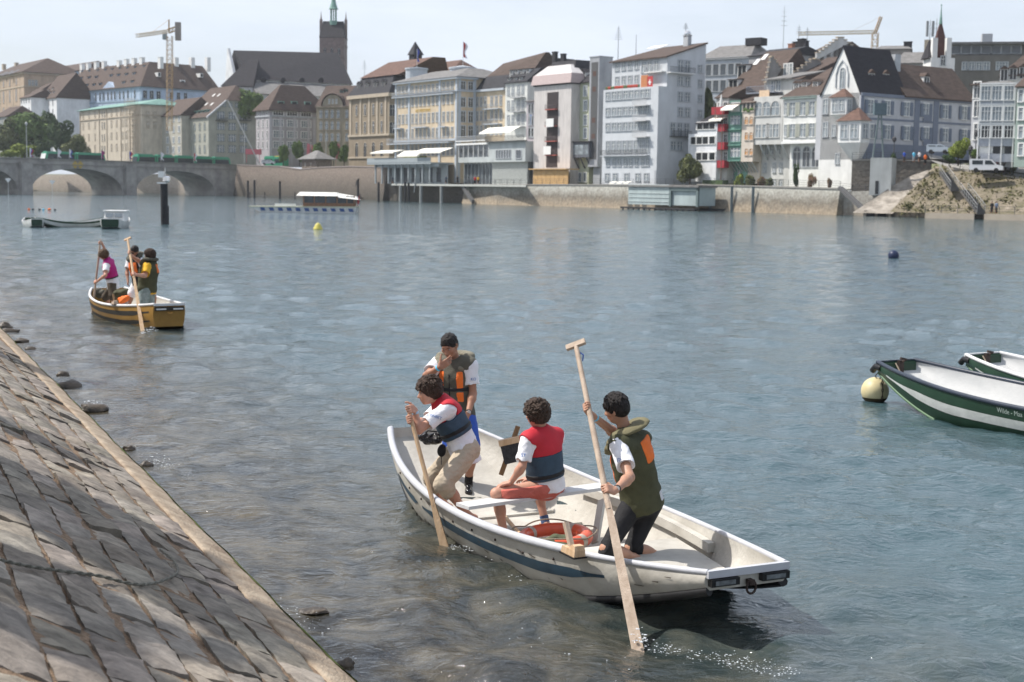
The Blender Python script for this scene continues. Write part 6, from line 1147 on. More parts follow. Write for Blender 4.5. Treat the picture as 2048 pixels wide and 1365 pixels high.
flag(926, 134, 84, 345, [mat('flag_red', (.45,.05,.05)), WF], 'tall red and white flag above the hotel corner', w=1.4, h=3.6, grp=None)
flag(834, 136, 98, 350, [BF], 'dark blue furled flag above the left part of the hotel', w=.7, h=3.0, grp=None)
rbm = mat('red_banner', (.55, .16, .18), .8, .06)
for px, pt, lab in ((616, 287, 'left red feather banner beside the lookout hut'), (624, 290, 'narrow red feather banner in the pair beside the lookout hut'), (675, 287, 'lone red feather banner between the street trees')):
    p = aD(px, 322, 423); t = aD(px, pt, 423); h = t.z-p.z; b = MB(); w_ = 1.0 if px != 624 else .7; b.hexa([(-w_*.5,-.03,.6),(w_*.4,-.03,.6),(w_*.4,.03,.6),(-w_*.5,.03,.6)], [(-w_*.15,-.03,h),(w_*.7,-.03,h-.4),(w_*.7,.03,h-.4),(-w_*.15,.03,h)]); b.bar((-w_*.55,0,-1.5), (-w_*.2,0,h), .08); o = b.build('banner', rbm, loc=p); tag(o, lab, 'banner', 'red feather banners')
b = MB(); p = aD(491, 309, 440); b.box(0, 0, 0, 4.6, 2, 1.6); b.box(.2, .2, -2.5, .35, .35, 0); b.box(4.2, .2, -2.5, 4.35, .35, 0); o = b.build('market_stall', rbm, loc=p); tag(o, 'red awning stall at the bridge head', 'stall')
# vehicles
def van(px, py, D, rz, m, label, L=4.7, Wd=1.8, Hh=1.95, name='van', cat='van'):
    p = aD(px, py, D); root = empty(name, p, rz, label, cat); b = MB()
    prof = [(0, .35), (L, .35), (L, .95), (L*.82, 1.12), (L*.66, Hh*.96), (L*.58, Hh), (.15, Hh), (0, Hh*.9)]
    b.add([(x, 0, z) for x, z in prof]+[(x, Wd, z) for x, z in prof], [tuple(range(8)), tuple(range(15, 7, -1))]+[(i, 8+i, 8+(i+1) % 8, (i+1) % 8) for i in range(8)]); b.build('body', m, root)
    g = MB(); g.add([(L*.08,-.02,1.15),(L*.40,-.02,1.15),(L*.40,-.02,Hh-.2),(L*.08,-.02,Hh-.2)], [(0,1,2,3)]); g.add([(L*.46,-.02,1.15),(L*.76,-.02,1.15),(L*.63,-.02,Hh-.2),(L*.46,-.02,Hh-.2)], [(0,1,2,3)]); g.add([(L*.825,.15,1.15),(L*.825,Wd-.15,1.15),(L*.675,Wd-.2,Hh-.13),(L*.675,.2,Hh-.13)], [(0,1,2,3)]); g.build('window', tgl, root)
    for x in (L*.2, L*.8):
        for y in (-.02, Wd-.18): w_ = MB(); w_.tube([(x,y,.33),(x,y+.2,.33)], .33, 14); w_.build('wheel', mat('tyre', (.02,.02,.02)), root)
    h_ = MB(); h_.box(L-.02, .15, .7, L+.02, .5, .9); h_.build('headlight', GLB, root); h_ = MB(); h_.box(L-.02, Wd-.5, .7, L+.02, Wd-.15, .9); h_.build('headlight', GLB, root); return root
van(1938, 345, 211.0, R(-24), mat('van_white', (.72,.72,.72), .3, .03, coat=.5), 'white van driving down the road beside the glazed balconies'); van(1852, 308, 229, R(-25), mat('car_silver', (.45,.5,.55), .25, .05, metal=.5), 'silver car parked against the hall wall', 3.6, 1.7, 1.5, 'car', 'car')
van(523, 330, 440, R(0), mat('car_white', (.6,.62,.65), .3), 'white car at the bridge head under the boom', 4, 1.7, 1.5, 'car', 'car')
# street lamps on the terrace
for px, pb, pt, D, lab in ((1787, 316, 274, 227, 'slim street lamp on the terrace in front of the hall'), (1939, 344, 292, 216, 'street lamp beside the white van'), (1950, 320, 262, 219, 'street lamp at the corner of the hall')): mast(px, pb, pt, D, lab, m=mat('lamp_dark', (.06,.06,.065)), r=.09, grp='street lamps on the terrace', name='street_lamp')
# A shaped ferry pylon in front of the hall
p = aD(1756, 322, 222); t = aD(1755, 207, 222); h = t.z-p.z; root = empty('ferry_pylon', p, 0, 'grey steel A frame pylon of the rope ferry before the hall', 'pylon'); ps = mat('pylon_steel', (.17,.21,.21), .6); b = MB(); b.bar((-1.0,0,-1), (-.1,0,h-1.2), .22); b.bar((.9,0,-1), (.15,0,h-1.2), .22)
for k in range(4): z = h*(.2+.18*k); w_ = 1-.85*z/h; b.bar((-w_,0,z), (w_*.95,0,z), .1)
b.build('leg', ps, root); b = MB(); b.box(-1.0, -.5, h-1.8, .9, .5, h); b.build('cable_head', mat('pylon_head', (.10,.14,.16)), root)
# ================================================================ implicit surfaces -> one continuous mesh
def V3(p): return np.array(tuple(p), float)
class SDF:
    def __init__(s): s.p = []
    def cap(s, a, b, ra, rb=None, k=.02, op='u'):
        a, b = V3(a), V3(b); rb = ra if rb is None else rb; r = max(ra, rb); lo = np.minimum(a, b)-r; hi = np.maximum(a, b)+r
        def f(P):
            ab = b-a; h = np.clip(((P-a)@ab)/max(1e-9, ab@ab), 0, 1); return np.linalg.norm(P-a-h[..., None]*ab, axis=-1)-(ra+(rb-ra)*h)
        s.p.append((lo, hi, f, k, op)); return s
    def ell(s, c, r, M=None, k=.02, op='u'):
        c = V3(c); r = np.array([r]*3 if isinstance(r, (int, float)) else r, float); M = np.eye(3) if M is None else np.array(M); R_ = r.max(); lo = c-R_; hi = c+R_
        def f(P):
            q = (P-c)@M; k0 = np.linalg.norm(q/r, axis=-1); k1 = np.linalg.norm(q/(r*r), axis=-1); return np.where(k1 > 1e-6, k0*(k0-1)/np.maximum(k1, 1e-6), -r.min())
        s.p.append((lo, hi, f, k, op)); return s
    def rbox(s, c, h, M=None, rd=.01, k=.01, op='u'):
        c = V3(c); h = np.array(h, float); M = np.eye(3) if M is None else np.array(M); R_ = np.linalg.norm(h); lo = c-R_; hi = c+R_
        def f(P):
            q = np.abs((P-c)@M)-(h-rd); return np.linalg.norm(np.maximum(q, 0), axis=-1)+np.minimum(q.max(-1), 0)-rd
        s.p.append((lo, hi, f, k, op)); return s
    def ecap(s, a, b, ra, rb, flat, M, k=.02, op='u'):
        """tapered capsule squashed along M[:,1] (depth) by factor flat"""
        a, b = V3(a), V3(b); M = np.array(M); r = max(ra, rb); lo = np.minimum(a, b)-r; hi = np.maximum(a, b)+r; D = np.diag([1, 1/flat, 1])
        def f(P):
            T = M@D; A = a@T; B = b@T; Q = P@T; ab = B-A; h = np.clip(((Q-A)@ab)/max(1e-9, ab@ab), 0, 1); return (np.linalg.norm(Q-A-h[..., None]*ab, axis=-1)-(ra+(rb-ra)*h))*flat
        s.p.append((lo, hi, f, k, op)); return s
    def half(s, p0, n_, k=.006):
        """keep the side the normal points away from"""
        p0, n_ = V3(p0), V3(n_); n_ = n_/np.linalg.norm(n_); s.p.append((None, None, lambda P: (P-p0)@n_, k, 'i')); return s
    def inter(s, other, k=.005): s.p.append((None, None, other.field, k, 'i')); return s
    def warp(s, f): s.p.append((None, None, f, 0, 'w')); return s
    def field(s, P, grid=None):
        F = np.full(P.shape[:-1], 1.0)
        for lo, hi, f, k, op in s.p:
            if op == 'w': F = F+f(P); continue
            if lo is None or grid is None: d = f(P); sl = None
            else:
                m = .07; o, res = grid; i0 = np.maximum(np.floor((lo-m-o)/res).astype(int), 0); i1 = np.minimum(np.ceil((hi+m-o)/res).astype(int)+1, np.array(F.shape))
                if (i1 <= i0).any(): continue
                sl = tuple(slice(a, b) for a, b in zip(i0, i1)); d = f(P[sl])
            G = F if sl is None else F[sl]
            if op == 'u':
                kk = max(k, 1e-5); h = np.maximum(kk-np.abs(G-d), 0)/kk; r = np.minimum(G, d)-h*h*kk*.25
            elif op == 's':
                kk = max(k, 1e-5); h = np.maximum(kk-np.abs(G+d), 0)/kk; r = np.maximum(G, -d)+h*h*kk*.25
            else:
                kk = max(k, 1e-5); h = np.maximum(kk-np.abs(G-d), 0)/kk; r = np.maximum(G, d)+h*h*kk*.25
            if sl is None: F = r
            else: F[sl] = r
        return F
    def mesh(s, name, m, res=.008, smooth=True):
        lo = np.min([p[0] for p in s.p if p[0] is not None and p[4] == 'u'], 0)-3*res; hi = np.max([p[1] for p in s.p if p[1] is not None and p[4] == 'u'], 0)+3*res
        nn = np.ceil((hi-lo)/res).astype(int)+1; ax = [lo[i]+res*np.arange(nn[i]) for i in range(3)]
        P = np.stack(np.meshgrid(*ax, indexing='ij'), -1); F = s.field(P, (lo, res)); del P
        I = F < 0; c = np.zeros(tuple(nn-1), int)
        for dx in (0, 1):
            for dy in (0, 1):
                for dz in (0, 1): c += I[dx:nn[0]-1+dx, dy:nn[1]-1+dy, dz:nn[2]-1+dz]
        cells = np.argwhere((c > 0) & (c < 8)); me = bpy.data.meshes.new(name); me.materials.append(m)
        if not len(cells): return me
        idx = -np.ones(tuple(nn-1), int); idx[tuple(cells.T)] = np.arange(len(cells)); S_ = np.zeros((len(cells), 3)); W_ = np.zeros(len(cells))
        cor = [(a, b, d) for a in (0, 1) for b in (0, 1) for d in (0, 1)]
        for a in cor:
            for ax_ in range(3):
                if a[ax_]: continue
                b = list(a); b[ax_] = 1; fa = F[cells[:, 0]+a[0], cells[:, 1]+a[1], cells[:, 2]+a[2]]; fb = F[cells[:, 0]+b[0], cells[:, 1]+b[1], cells[:, 2]+b[2]]
                x = (fa < 0) != (fb < 0); t = np.where(x, fa/np.where(x, fa-fb, 1), 0); q = np.tile(np.array(a, float), (len(cells), 1)); q[:, ax_] += t; S_[x] += q[x]; W_ += x
        Vt = lo+res*(cells+S_/W_[:, None]); quads = []
        for ax_ in range(3):
            sl0 = [slice(None)]*3; sl1 = [slice(None)]*3; sl0[ax_] = slice(0, nn[ax_]-1); sl1[ax_] = slice(1, nn[ax_]); A = I[tuple(sl0)]; B = I[tuple(sl1)]; E = np.argwhere(A != B); u, v = (ax_+1) % 3, (ax_+2) % 3
            E = E[(E[:, u] > 0) & (E[:, v] > 0) & (E[:, u] < nn[u]-1) & (E[:, v] < nn[v]-1)]
            def at_(du, dv): e = E.copy(); e[:, u] -= du; e[:, v] -= dv; return idx[tuple(e.T)]
            q = np.stack([at_(1, 1), at_(0, 1), at_(0, 0), at_(1, 0)], 1); fl = A[tuple(E.T)]; q[~fl] = q[~fl][:, ::-1]; quads.append(q)
        q = np.concatenate(quads); q = q[(q >= 0).all(1)]
        me.vertices.add(len(Vt)); me.vertices.foreach_set('co', Vt.reshape(-1).astype(np.float32)); me.loops.add(q.size); me.loops.foreach_set('vertex_index', q.reshape(-1).astype(np.int32))
        me.polygons.add(len(q)); me.polygons.foreach_set('loop_start', (np.arange(len(q))*4).astype(np.int32)); me.polygons.foreach_set('loop_total', np.full(len(q), 4, np.int32)); me.polygons.foreach_set('use_smooth', np.full(len(q), smooth)); me.update(calc_edges=True)
        return me
    def build(s, name, m, parent, res=.008): return link(name, s.mesh(name, m, res), parent)
def frame(fwd, up):
    """columns: right, forward, up (right handed, body axes)"""
    f = Vector(fwd).normalized(); u = Vector(up).normalized(); r = f.cross(u).normalized(); f = u.cross(r).normalized(); return np.array([[r[i], f[i], u[i]] for i in range(3)])
def folds(amp, sc, seed=0, dirv=(0, 0, 1)):
    rs = np.random.RandomState(seed); ks = rs.normal(size=(7, 3))*sc; ph = rs.uniform(0, 6.28, 7)
    def f(P):
        t = 0
        for k, p_ in zip(ks, ph): t = t+np.sin(P@k+p_+1.3*np.sin(P@k[::-1]*.6+p_))
        return amp*t/3.0
    return f
# ================================================================ people
def skinm(name, c): return mat(name, c, .5, .07, 14, .12, 90, sss=.12, spec=.35)
SK1 = skinm('skin_fair', (.50, .27, .19)); SK2 = skinm('skin_tan', (.36, .18, .115)); SK3 = skinm('skin_olive', (.44, .24, .16))
HB = mat('hair_black', (.020, .016, .015), .5, .5, 60, .8, 160, stretch=(1, 1, .35)); HBR = mat('hair_brown', (.055, .032, .022), .55, .45, 45, .9, 140, stretch=(1, 1, .4)); HC = mat('hair_curly', (.065, .042, .03), .6, .5, 60, 1, 130); HLB = mat('hair_light_brown', (.12, .075, .045), .6, .4, 60, .8, 140)
TEE = mat('white_tee', (.74, .74, .77), .85, .04, 6, .25, 60); NAVY = mat('vest_navy', (.040, .070, .105), .75, .18, 9, .3, 120); RED = mat('vest_red', (.50, .025, .04), .7, .08, 9, .3, 120)
OLIVE = mat('vest_olive', (.060, .060, .030), .8, .2, 8, .4, 90); OLV2 = mat('vest_olive_grey', (.095, .090, .070), .8, .15, 8, .4, 90); ORANGE = mat('vest_orange', (.80, .17, .03), .75, .08, 10, .3, 90); BLK = mat('black_cloth', (.012, .012, .014), .75, .3, 10, .3, 80); STRAP = mat('black_strap', (.015, .015, .017), .6, .3, 20)
KHA = mat('khaki_cotton', (.44, .37, .28), .9, .07, 7, .35, 50); CORAL = mat('coral_shorts', (.50, .13, .10), .85, .08, 7, .3, 50); BLUE = mat('blue_shorts', (.03, .09, .42), .7, .1, 8, .3, 50); WB = mat('wristband_blue', (.12, .5, .72), .5); MAG = mat('vest_magenta', (.42, .015, .17), .7, .1, 8, .3, 60); YTEE = mat('yellow_tee', (.72, .40, .03), .85, .06, 6, .2, 60)
EYEW = mat('eye_white', (.33, .30, .28), .4); DARK = mat('brow_dark', (.02, .014, .012), .7); LIP = mat('lip', (.30, .11, .09), .5); PRINT = mat('print_blue', (.03, .14, .42), .7); BRK = mat('brown_trousers', (.085, .068, .05), .9, .1, 7, .3, 50)
def lerp(a, b, t): return Vector(a).lerp(Vector(b), t)
def hand(S_, wrist, d, pn, curl=(35, 45, 30), spread=.05, thumb_side=1, tcurl=25, sc=1.0):
    """palm from the wrist along d; pn = palm normal (direction the palm faces); fingers curl towards pn"""
    d = Vector(d).normalized(); pn = Vector(pn); pn = (pn-d*pn.dot(d)).normalized(); sd = d.cross(pn)*thumb_side; w = Vector(wrist)
    M = np.array([[sd[i], pn[i], d[i]] for i in range(3)])
    S_.rbox(w+d*.047*sc, (.041*sc, .0145*sc, .047*sc), M, rd=.013*sc, k=.014); S_.ell(w+d*.03*sc+sd*.024*sc+pn*.008*sc, (.019*sc, .016*sc, .034*sc), M, k=.01)
    for j, (off, ln) in enumerate(((.030, .076), (.010, .084), (-.011, .078), (-.031, .062))):
        p = w+d*.088*sc+sd*off*sc; ang = 0; dd = (d+sd*off*spread*14).normalized(); r = .0092*sc*(1-.08*(j == 3))
        for i, (fr, cu) in enumerate(zip((.46, .30, .24), curl)):
            ang += math.radians(cu+3*j); v = dd*math.cos(ang)+pn*math.sin(ang); q = p+v*ln*fr*sc; S_.cap(p, q, r*(1-.08*i), r*(.92-.1*i), k=.0035); p = q
    p = w+d*.022*sc+sd*.034*sc; v = (d*.62+sd*.75+pn*.25).normalized(); q = p+v*.034*sc; S_.cap(p, q, .012*sc, .0105*sc, k=.008)
    a = math.radians(tcurl); v2 = (v*math.cos(a)+(pn*.8-sd*.5+d*.3).normalized()*math.sin(a)).normalized(); r2 = q+v2*.030*sc; S_.cap(q, r2, .0105*sc, .0095*sc, k=.004); a *= 1.7; v3 = (v*math.cos(a)+(pn*.8-sd*.5+d*.3).normalized()*math.sin(a)).normalized(); S_.cap(r2, r2+v3*.024*sc, .0095*sc, .008*sc, k=.004)
def grip_dir(pole_dir, fore): # direction from forearm perpendicular to the pole
    p = Vector(pole_dir).normalized(); f = Vector(fore).normalized(); return (f-p*f.dot(p)).normalized()
class Person:
    """J: joints in world space (head, neck, chest.., sh/el/wr/hip/kn/an for l and r)"""
    def __init__(s, label, J, face, chest_fwd, skin, group, head_up=None, hs=1.0, build=1.0, toes=None, res=.0075, pel_fwd=None):
        s.J = {k: Vector(v) for k, v in J.items()}; J = s.J; s.skin = skin; s.res = res; s.b = build
        base = Vector((J['pel'].x, J['pel'].y, min(J['anl'].z, J['anr'].z)-.06)); s.root = empty('person', (0, 0, 0), 0, label, 'person', group); s.root.location = (0, 0, 0)
        s.off = base; s.hs = hs
        s.up = (J['neck']-J['pel']).normalized(); s.CF = frame(chest_fwd, s.up); s.PF = frame(pel_fwd or chest_fwd, lerp((0, 0, 1), s.up, .5)); hu = head_up or (J['head']-J['neck']); s.HF = frame(face, hu)
        B = SDF(); s.B = B; s.torso(B, 0)
        b = build
        for sd in 'lr':
            sh, el, wr = J['sh'+sd], J['el'+sd], J['wr'+sd]
            B.ell(sh, .058*b, k=.04); B.cap(sh, el, .050*b, .040*b, k=.03); B.cap(el, wr, .041*b, .0275*b, k=.015); B.ell(lerp(el, wr, .25), (.043*b,)*3, k=.03)
            hp, kn, an = J['hip'+sd], J['kn'+sd], J['an'+sd]
            B.cap(hp, kn, .084*b, .056*b, k=.04); B.ell(kn, .056*b, k=.02); B.cap(kn, an, .055*b, .037*b, k=.02); cv = (kn-an).normalized(); back = Vector(s.PF[:, 1])*-1; back = (back-cv*back.dot(cv)).normalized(); B.ell(lerp(kn, an, .32)+back*.018, (.054*b, .054*b, .10*b), frame(back, cv), k=.03)
            toe = (toes or {}).get(sd) or Vector(s.PF[:, 1]); toe = Vector(toe).normalized(); dn = (an-kn).normalized(); heel = an+dn*.045-toe*.035; B.cap(heel, an+dn*.055+toe*.15, .036, .026, k=.03); B.cap(an, heel, .036, .034, k=.02)
        s.head()
    def torso(s, B, inf, lo=-1, k=.05):
        J = s.J; b = s.b; C = s.CF; P = s.PF; pel, neck = J['pel'], J['neck']; mid = (J['shl']+J['shr'])/2; F = Vector(C[:, 1]); U = s.up
        chest = lerp(pel, mid, .70)+F*.008; wst = lerp(pel, mid, .36)
        B.ell(chest, ((.158+inf*.9)*b, (.108+inf)*b, (.175+inf*.5)), C, k=k); B.ell(wst, ((.132+inf*.9)*b, (.098+inf)*b, (.16+inf*.5)), C, k=k+.02); B.ell(pel-U*.01, ((.158+inf)*b, (.108+inf)*b, .125+inf*.5), P, k=k+.02)
        for sd in 'lr': sh = J['sh'+sd]; B.cap(lerp(mid, sh, .25)-U*.03, sh-U*.008, .070+inf*.8, .056+inf*.8, k=.05); B.cap(neck, lerp(mid, sh, .8)+U*.008, .045+inf*.7, .042+inf*.7, k=.05)
        return B
    def head(s):
        B = s.B; h = s.J['head']; H = s.HF; X, Y, Z = [Vector(H[:, i]) for i in range(3)]; q = s.hs
        pt = lambda x, y, z: h+X*x*q+Y*y*q+Z*z*q
        s.pt = pt; B.cap(s.J['neck']-s.up*.02, pt(0, -.022, -.05), .056, .052, k=.03)
        B.ell(pt(0, -.012, .028), (.0745*q, .094*q, .088*q), H, k=.02); B.ell(pt(0, .018, -.035), (.060*q, .076*q, .072*q), H, k=.03); B.cap(pt(-.028, .035, -.078), pt(.028, .035, -.078), .026*q, .026*q, k=.03); B.ell(pt(0, .062, -.088), (.022*q, .019*q, .018*q), H, k=.02)
        B.cap(pt(0, .082, .008), pt(0, .104, -.030), .0085*q, .0125*q, k=.012); B.ell(pt(.012, .092, -.034), .008*q, k=.006); B.ell(pt(-.012, .092, -.034), .008*q, k=.006)
        B.cap(pt(-.030, .076, .026), pt(.030, .076, .026), .013*q, k=.015)
        for sg in (-1, 1):
            B.ell(pt(sg*.031, .086, .006), (.017*q, .010*q, .011*q), H, k=.012, op='s'); B.ell(pt(sg*.046, .052, -.018), (.022*q, .028*q, .022*q), H, k=.02); B.ell(pt(sg*.075, -.008, -.004), (.010*q, .022*q, .033*q), H, k=.006); B.ell(pt(sg*.080, .0, -.002), (.008*q, .010*q, .018*q), H, k=.004, op='s')
        B.cap(pt(-.017, .086, -.058), pt(.017, .086, -.058), .0075*q, k=.008); B.cap(pt(-.013, .084, -.068), pt(.013, .084, -.068), .0075*q, k=.008)
    def faceparts(s, brow=DARK, mouth=True):
        pt = s.pt; q = s.hs; b = MB()
        for sg in (-1, 1):
            b = MB(); b.ball(pt(sg*.031, .0715, .006), .0115*q, 10, 8, 0); b.ball(pt(sg*.031, .0798, .005), .0056*q, 8, 6, 1); b.build('eye', [EYEW, DARK], s.root, True)
            b = MB(); b.tube([pt(sg*.014, .086, .028), pt(sg*.030, .0865, .032), pt(sg*.047, .077, .027)], [.0035*q, .0045*q, .0025*q], 6); b.build('eyebrow', brow, s.root, True)
        if mouth: b = MB(); b.tube([pt(-.022, .083, -.064), pt(-.01, .0905, -.061), pt(.01, .0905, -.061), pt(.022, .083, -.064)], [.002, .0045*q, .0045*q, .002], 6); b.build('mouth', LIP, s.root, True)
    def hand(s, sd, d, pn, **kw): hand(s.B, s.J['wr'+sd], d, pn, **kw)
    def done(s): s.B.build('body', s.skin, s.root, s.res); return s
    def hair(s, m, kind='short', front=.030, seed=1):
        A = SDF(); pt = s.pt; H = s.HF; q = s.hs
        t = {'short': .010, 'bushy': .026, 'curly': .030, 'crop': .006}[kind]
        A.ell(pt(0, -.014, .034), ((.0745+t)*q, (.093+t)*q, (.088+t)*q), H, k=.01); A.ell(pt(0, -.045, -.01), ((.066+t*.8)*q, (.058+t*.8)*q, (.068+t*.6)*q), H, k=.03)
        rs = np.random.RandomState(seed)
        if kind in ('bushy', 'curly'):
            for k in range(60 if kind == 'curly' else 8):
                v = rs.normal(size=3); v[2] = abs(v[2])*.9-.25; v[1] -= .35; v /= np.linalg.norm(v); r = .016 if kind == 'curly' else .017
                A.ell(pt(v[0]*(.074+t*.8), -.014+v[1]*(.092+t*.8), .03+v[2]*(.088+t*.85)), (r*q,)*3, k=.008)
        if kind == 'bushy':
            for x in (-.055, -.035, -.012, .012, .035, .055): A.cap(pt(x, .065, .085), pt(x*1.12+.006, .088-.5*abs(x), .030), .018*q, .007*q, k=.008)
            for sg in (-1, 1): A.cap(pt(sg*.078, .02, .05), pt(sg*.082, .012, -.02), .018*q, .008*q, k=.01)
        if kind in ('short', 'bushy', 'crop'):
            for k in range({'short': 120, 'bushy': 190, 'crop': 60}[kind]):
                v = rs.normal(size=3); v[2] = abs(v[2])*1.1-.35; v /= np.linalg.norm(v); e = t*.92; p0 = np.array([v[0]*(.0745+e), -.014+v[1]*(.093+e), .034+v[2]*(.088+e)]); tn = np.array([rs.normal()*.25, -.35+rs.normal()*.3 if v[2] > .6 else rs.normal()*.2, -.9+v[2]*.6]); tn -= v*(tn@v); tn /= np.linalg.norm(tn)+1e-6
                ln = {'short': .026, 'bushy': .048, 'crop': .012}[kind]; p1 = p0+tn*ln+v*{'short': .004, 'bushy': .006, 'crop': .001}[kind]; A.cap(pt(*p0), pt(*p1), .0075*q, .0028*q, k=.003)
        # cut away the face
        F = SDF(); 
        A.ell(pt(0, .098, -.040 if kind != 'bushy' else -.055), (.090*q, .082*q, (.092)*q), H, k=.008, op='s')
        A.ell(pt(0, .045, -.115), (.14*q, .075*q, .085*q), H, k=.01, op='s')
        A.half(pt(0, -.05, -.078 if kind != 'curly' else -.085), Vector(H[:, 2])*-1+Vector(H[:, 1])*-.1)
        amp = {'short': .0010, 'crop': .0005, 'bushy': .002, 'curly': .006}[kind]; A.warp(folds(amp, 150 if kind != 'curly' else 120, seed)); A.warp(folds(amp*.5, 330, seed+3))
        A.build('hair', m, s.root, .0045)
    def tee(s, m, sleeve=.55, hem=-.13, inf=.018, seed=3, amp=.0022):
        T = SDF(); s.torso(T, inf); J = s.J; U = s.up; pel = J['pel']
        T.ecap(lerp(pel, J['neck'], .3), pel+Vector(s.PF[:, 2])*hem, .150*s.b+inf, .172*s.b+inf, .74, s.PF, k=.04)
        for sd in 'lr':
            sh, el = J['sh'+sd], J['el'+sd]; e = lerp(sh, el, sleeve); T.cap(sh, lerp(sh, el, sleeve+.25), .066*s.b+inf*.4, .064*s.b+inf*.6, k=.04)
        # open hems
        for sd in 'lr':
            sh, el = J['sh'+sd], J['el'+sd]; d = (el-sh).normalized(); e = lerp(sh, el, sleeve); T.cap(e+d*.09, e+d*.30, .10, .10, k=.006, op='s')
        T.half(pel+Vector(s.PF[:, 2])*hem, Vector(s.PF[:, 2])*-1, .008); T.ell(s.J['neck']+U*.075+Vector(s.CF[:, 1])*.03, (.064, .068, .06), s.CF, k=.012, op='s')
        T.warp(folds(amp*1.4, 24, seed)); T.warp(folds(amp*.9, 60, seed+1)); s.T = T; return T.build('tshirt', m, s.root, s.res)
    def trousers(s, m, tl=.75, tr=.75, inf=.022, seed=4, flare=.0, name='trousers', amp=.0022, top=.09):
        T = SDF(); J = s.J; pel = J['pel']; T.ell(pel-Vector(s.PF[:, 2])*.01, (.165*s.b+inf*.4, .118*s.b+inf*.4, .14), s.PF, k=.05)
        for sd, t in (('l', tl), ('r', tr)):
            hp, kn, an = J['hip'+sd], J['kn'+sd], J['an'+sd]
            if t <= 1: e = lerp(hp, kn, t); r = .084+(.056-.084)*t; T.cap(hp, e, .088*s.b+inf, r*s.b+inf+flare, k=.05); d = (kn-hp).normalized(); T.cap(e+d*(r+inf+.10), e+d*(r+inf+.22), .11+flare, .11+flare, k=.006, op='s')
            else:
                e = lerp(kn, an, t-1); T.cap(hp, kn, .088*s.b+inf, .060*s.b+inf, k=.05); T.cap(kn, e, .058*s.b+inf, .050*s.b+inf+flare, k=.03); d = (an-kn).normalized(); T.cap(e+d*.10, e+d*.2, .10, .10, k=.006, op='s')
        T.half(pel+Vector(s.PF[:, 2])*top, Vector(s.PF[:, 2])); T.warp(folds(amp, 30, seed)); T.warp(folds(amp*.6, 70, seed+1)); return T.build(name, m, s.root, s.res)
    def vestsdf(s, inf, hem, split=None, arm=True, top=.02, neck=True, wid=.035):
        T = SDF(); J = s.J; U = s.up; pel = J['pel']; C = s.CF; X = Vector(C[:, 0]); s.torso(T, inf, k=.04)
        T.ecap(lerp(pel, J['neck'], .62), pel+U*hem, .142*s.b+inf, .152*s.b+inf, .80, C, k=.04)
        if arm:
            for sd in 'lr':
                sh, el = J['sh'+sd], J['el'+sd]; o = X*(1 if (sh-J['neck']).dot(X) > 0 else -1); T.cap(sh-U*.035+o*.012, sh-U*.035+o*.25, .082, .11, k=.012, op='s')
        T.half(pel+U*hem, U*-1, .012)
        if neck: T.ell(J['neck']+U*.07+Vector(C[:, 1])*.02, (.070, .085, .075), C, k=.015, op='s')
        return T
    def vest(s, mlow, mtop=None, hem=.07, inf=.036, split=.60, seed=5, belt=None, amp=.0018):
        """buoyancy vest: lower panel, differently coloured yoke above the split, belt"""
        U = s.up; J = s.J; mid = (J['shl']+J['shr'])/2; pel = J['pel']
        T = s.vestsdf(inf, hem)
        if mtop: T.half(lerp(pel, mid, split), U, .003)
        T.warp(folds(amp, 28, seed)); v = T.build('vest', mlow, s.root, s.res)
        if mtop: Y = s.vestsdf(inf+.001, hem); Y.half(lerp(pel, mid, split), U*-1, .003); Y.warp(folds(amp, 28, seed)); Y.build('yoke', mtop, v, s.res)
        if belt is not None:
            Bt = s.vestsdf(inf+.007, hem-.02, arm=False, neck=False); c = lerp(pel, mid, belt); Bt.half(c+U*.018, U, .002); Bt.half(c-U*.018, U*-1, .002); Bt.warp(folds(amp, 28, seed)); Bt.build('belt', STRAP, v, s.res*.8)
        return v
    def panel(s, parent, m, inf, hem, c, h, M, name='panel', seed=5, amp=.0018, res=None):
        T = s.vestsdf(inf, hem); Bx = SDF(); Bx.rbox(c, h, M, rd=.012); T.inter(Bx, .004); T.warp(folds(amp, 28, seed)); return T.build(name, m, parent, res or s.res)
    def collar(s, parent, m, r=.105, t=.032, w=.05, lift=.0, drop=.10, name='collar'):
        """thick horse-shoe collar lying behind the neck and over the shoulders"""
        A = SDF(); J = s.J; n_ = J['neck']+s.up*(.012+lift); C = s.CF; X, Y, Z = [Vector(C[:, i]) for i in range(3)]; prev = None
        for i in range(15):
            a = math.radians(-222+i*(264/14)) ; x = math.cos(a)*r*1.22; y = math.sin(a)*r; fr = max(0, y/r); p = n_+X*x+Y*(y-.005)+Z*(-drop*max(0, y/r+.2)+.012*(-y/r))
            if prev is not None: A.ecap(prev, p, w, w, t/w, np.array([[X[k], Z[k], Y[k]] for k in range(3)]), k=.012)
            prev = p
        A.warp(folds(.0015, 40, 2)); return A.build(name, m, parent, s.res)
    def band(s, sd, t, m, r=.034, w=.011, name='wristband'):
        p = lerp(s.J['el'+sd], s.J['wr'+sd], t); d = (s.J['wr'+sd]-s.J['el'+sd]).normalized(); b = MB(); b.tube([p-d*w, p-d*w*.5, p+d*w*.5, p+d*w], [r*.96, r, r, r*.96], 18); return b.build(name, m, s.root, True)
    def watch(s, sd, t, m, face_n, r=.034):
        o = s.band(sd, t, m, r, .011, 'watch'); p = lerp(s.J['el'+sd], s.J['wr'+sd], t); n_ = Vector(face_n).normalized(); b = MB(); b.tube([p+n_*(r-.002), p+n_*(r+.009)], .019, 16); b.build('dial', mat('watch_face', (.5,.5,.48), .3), o, True)
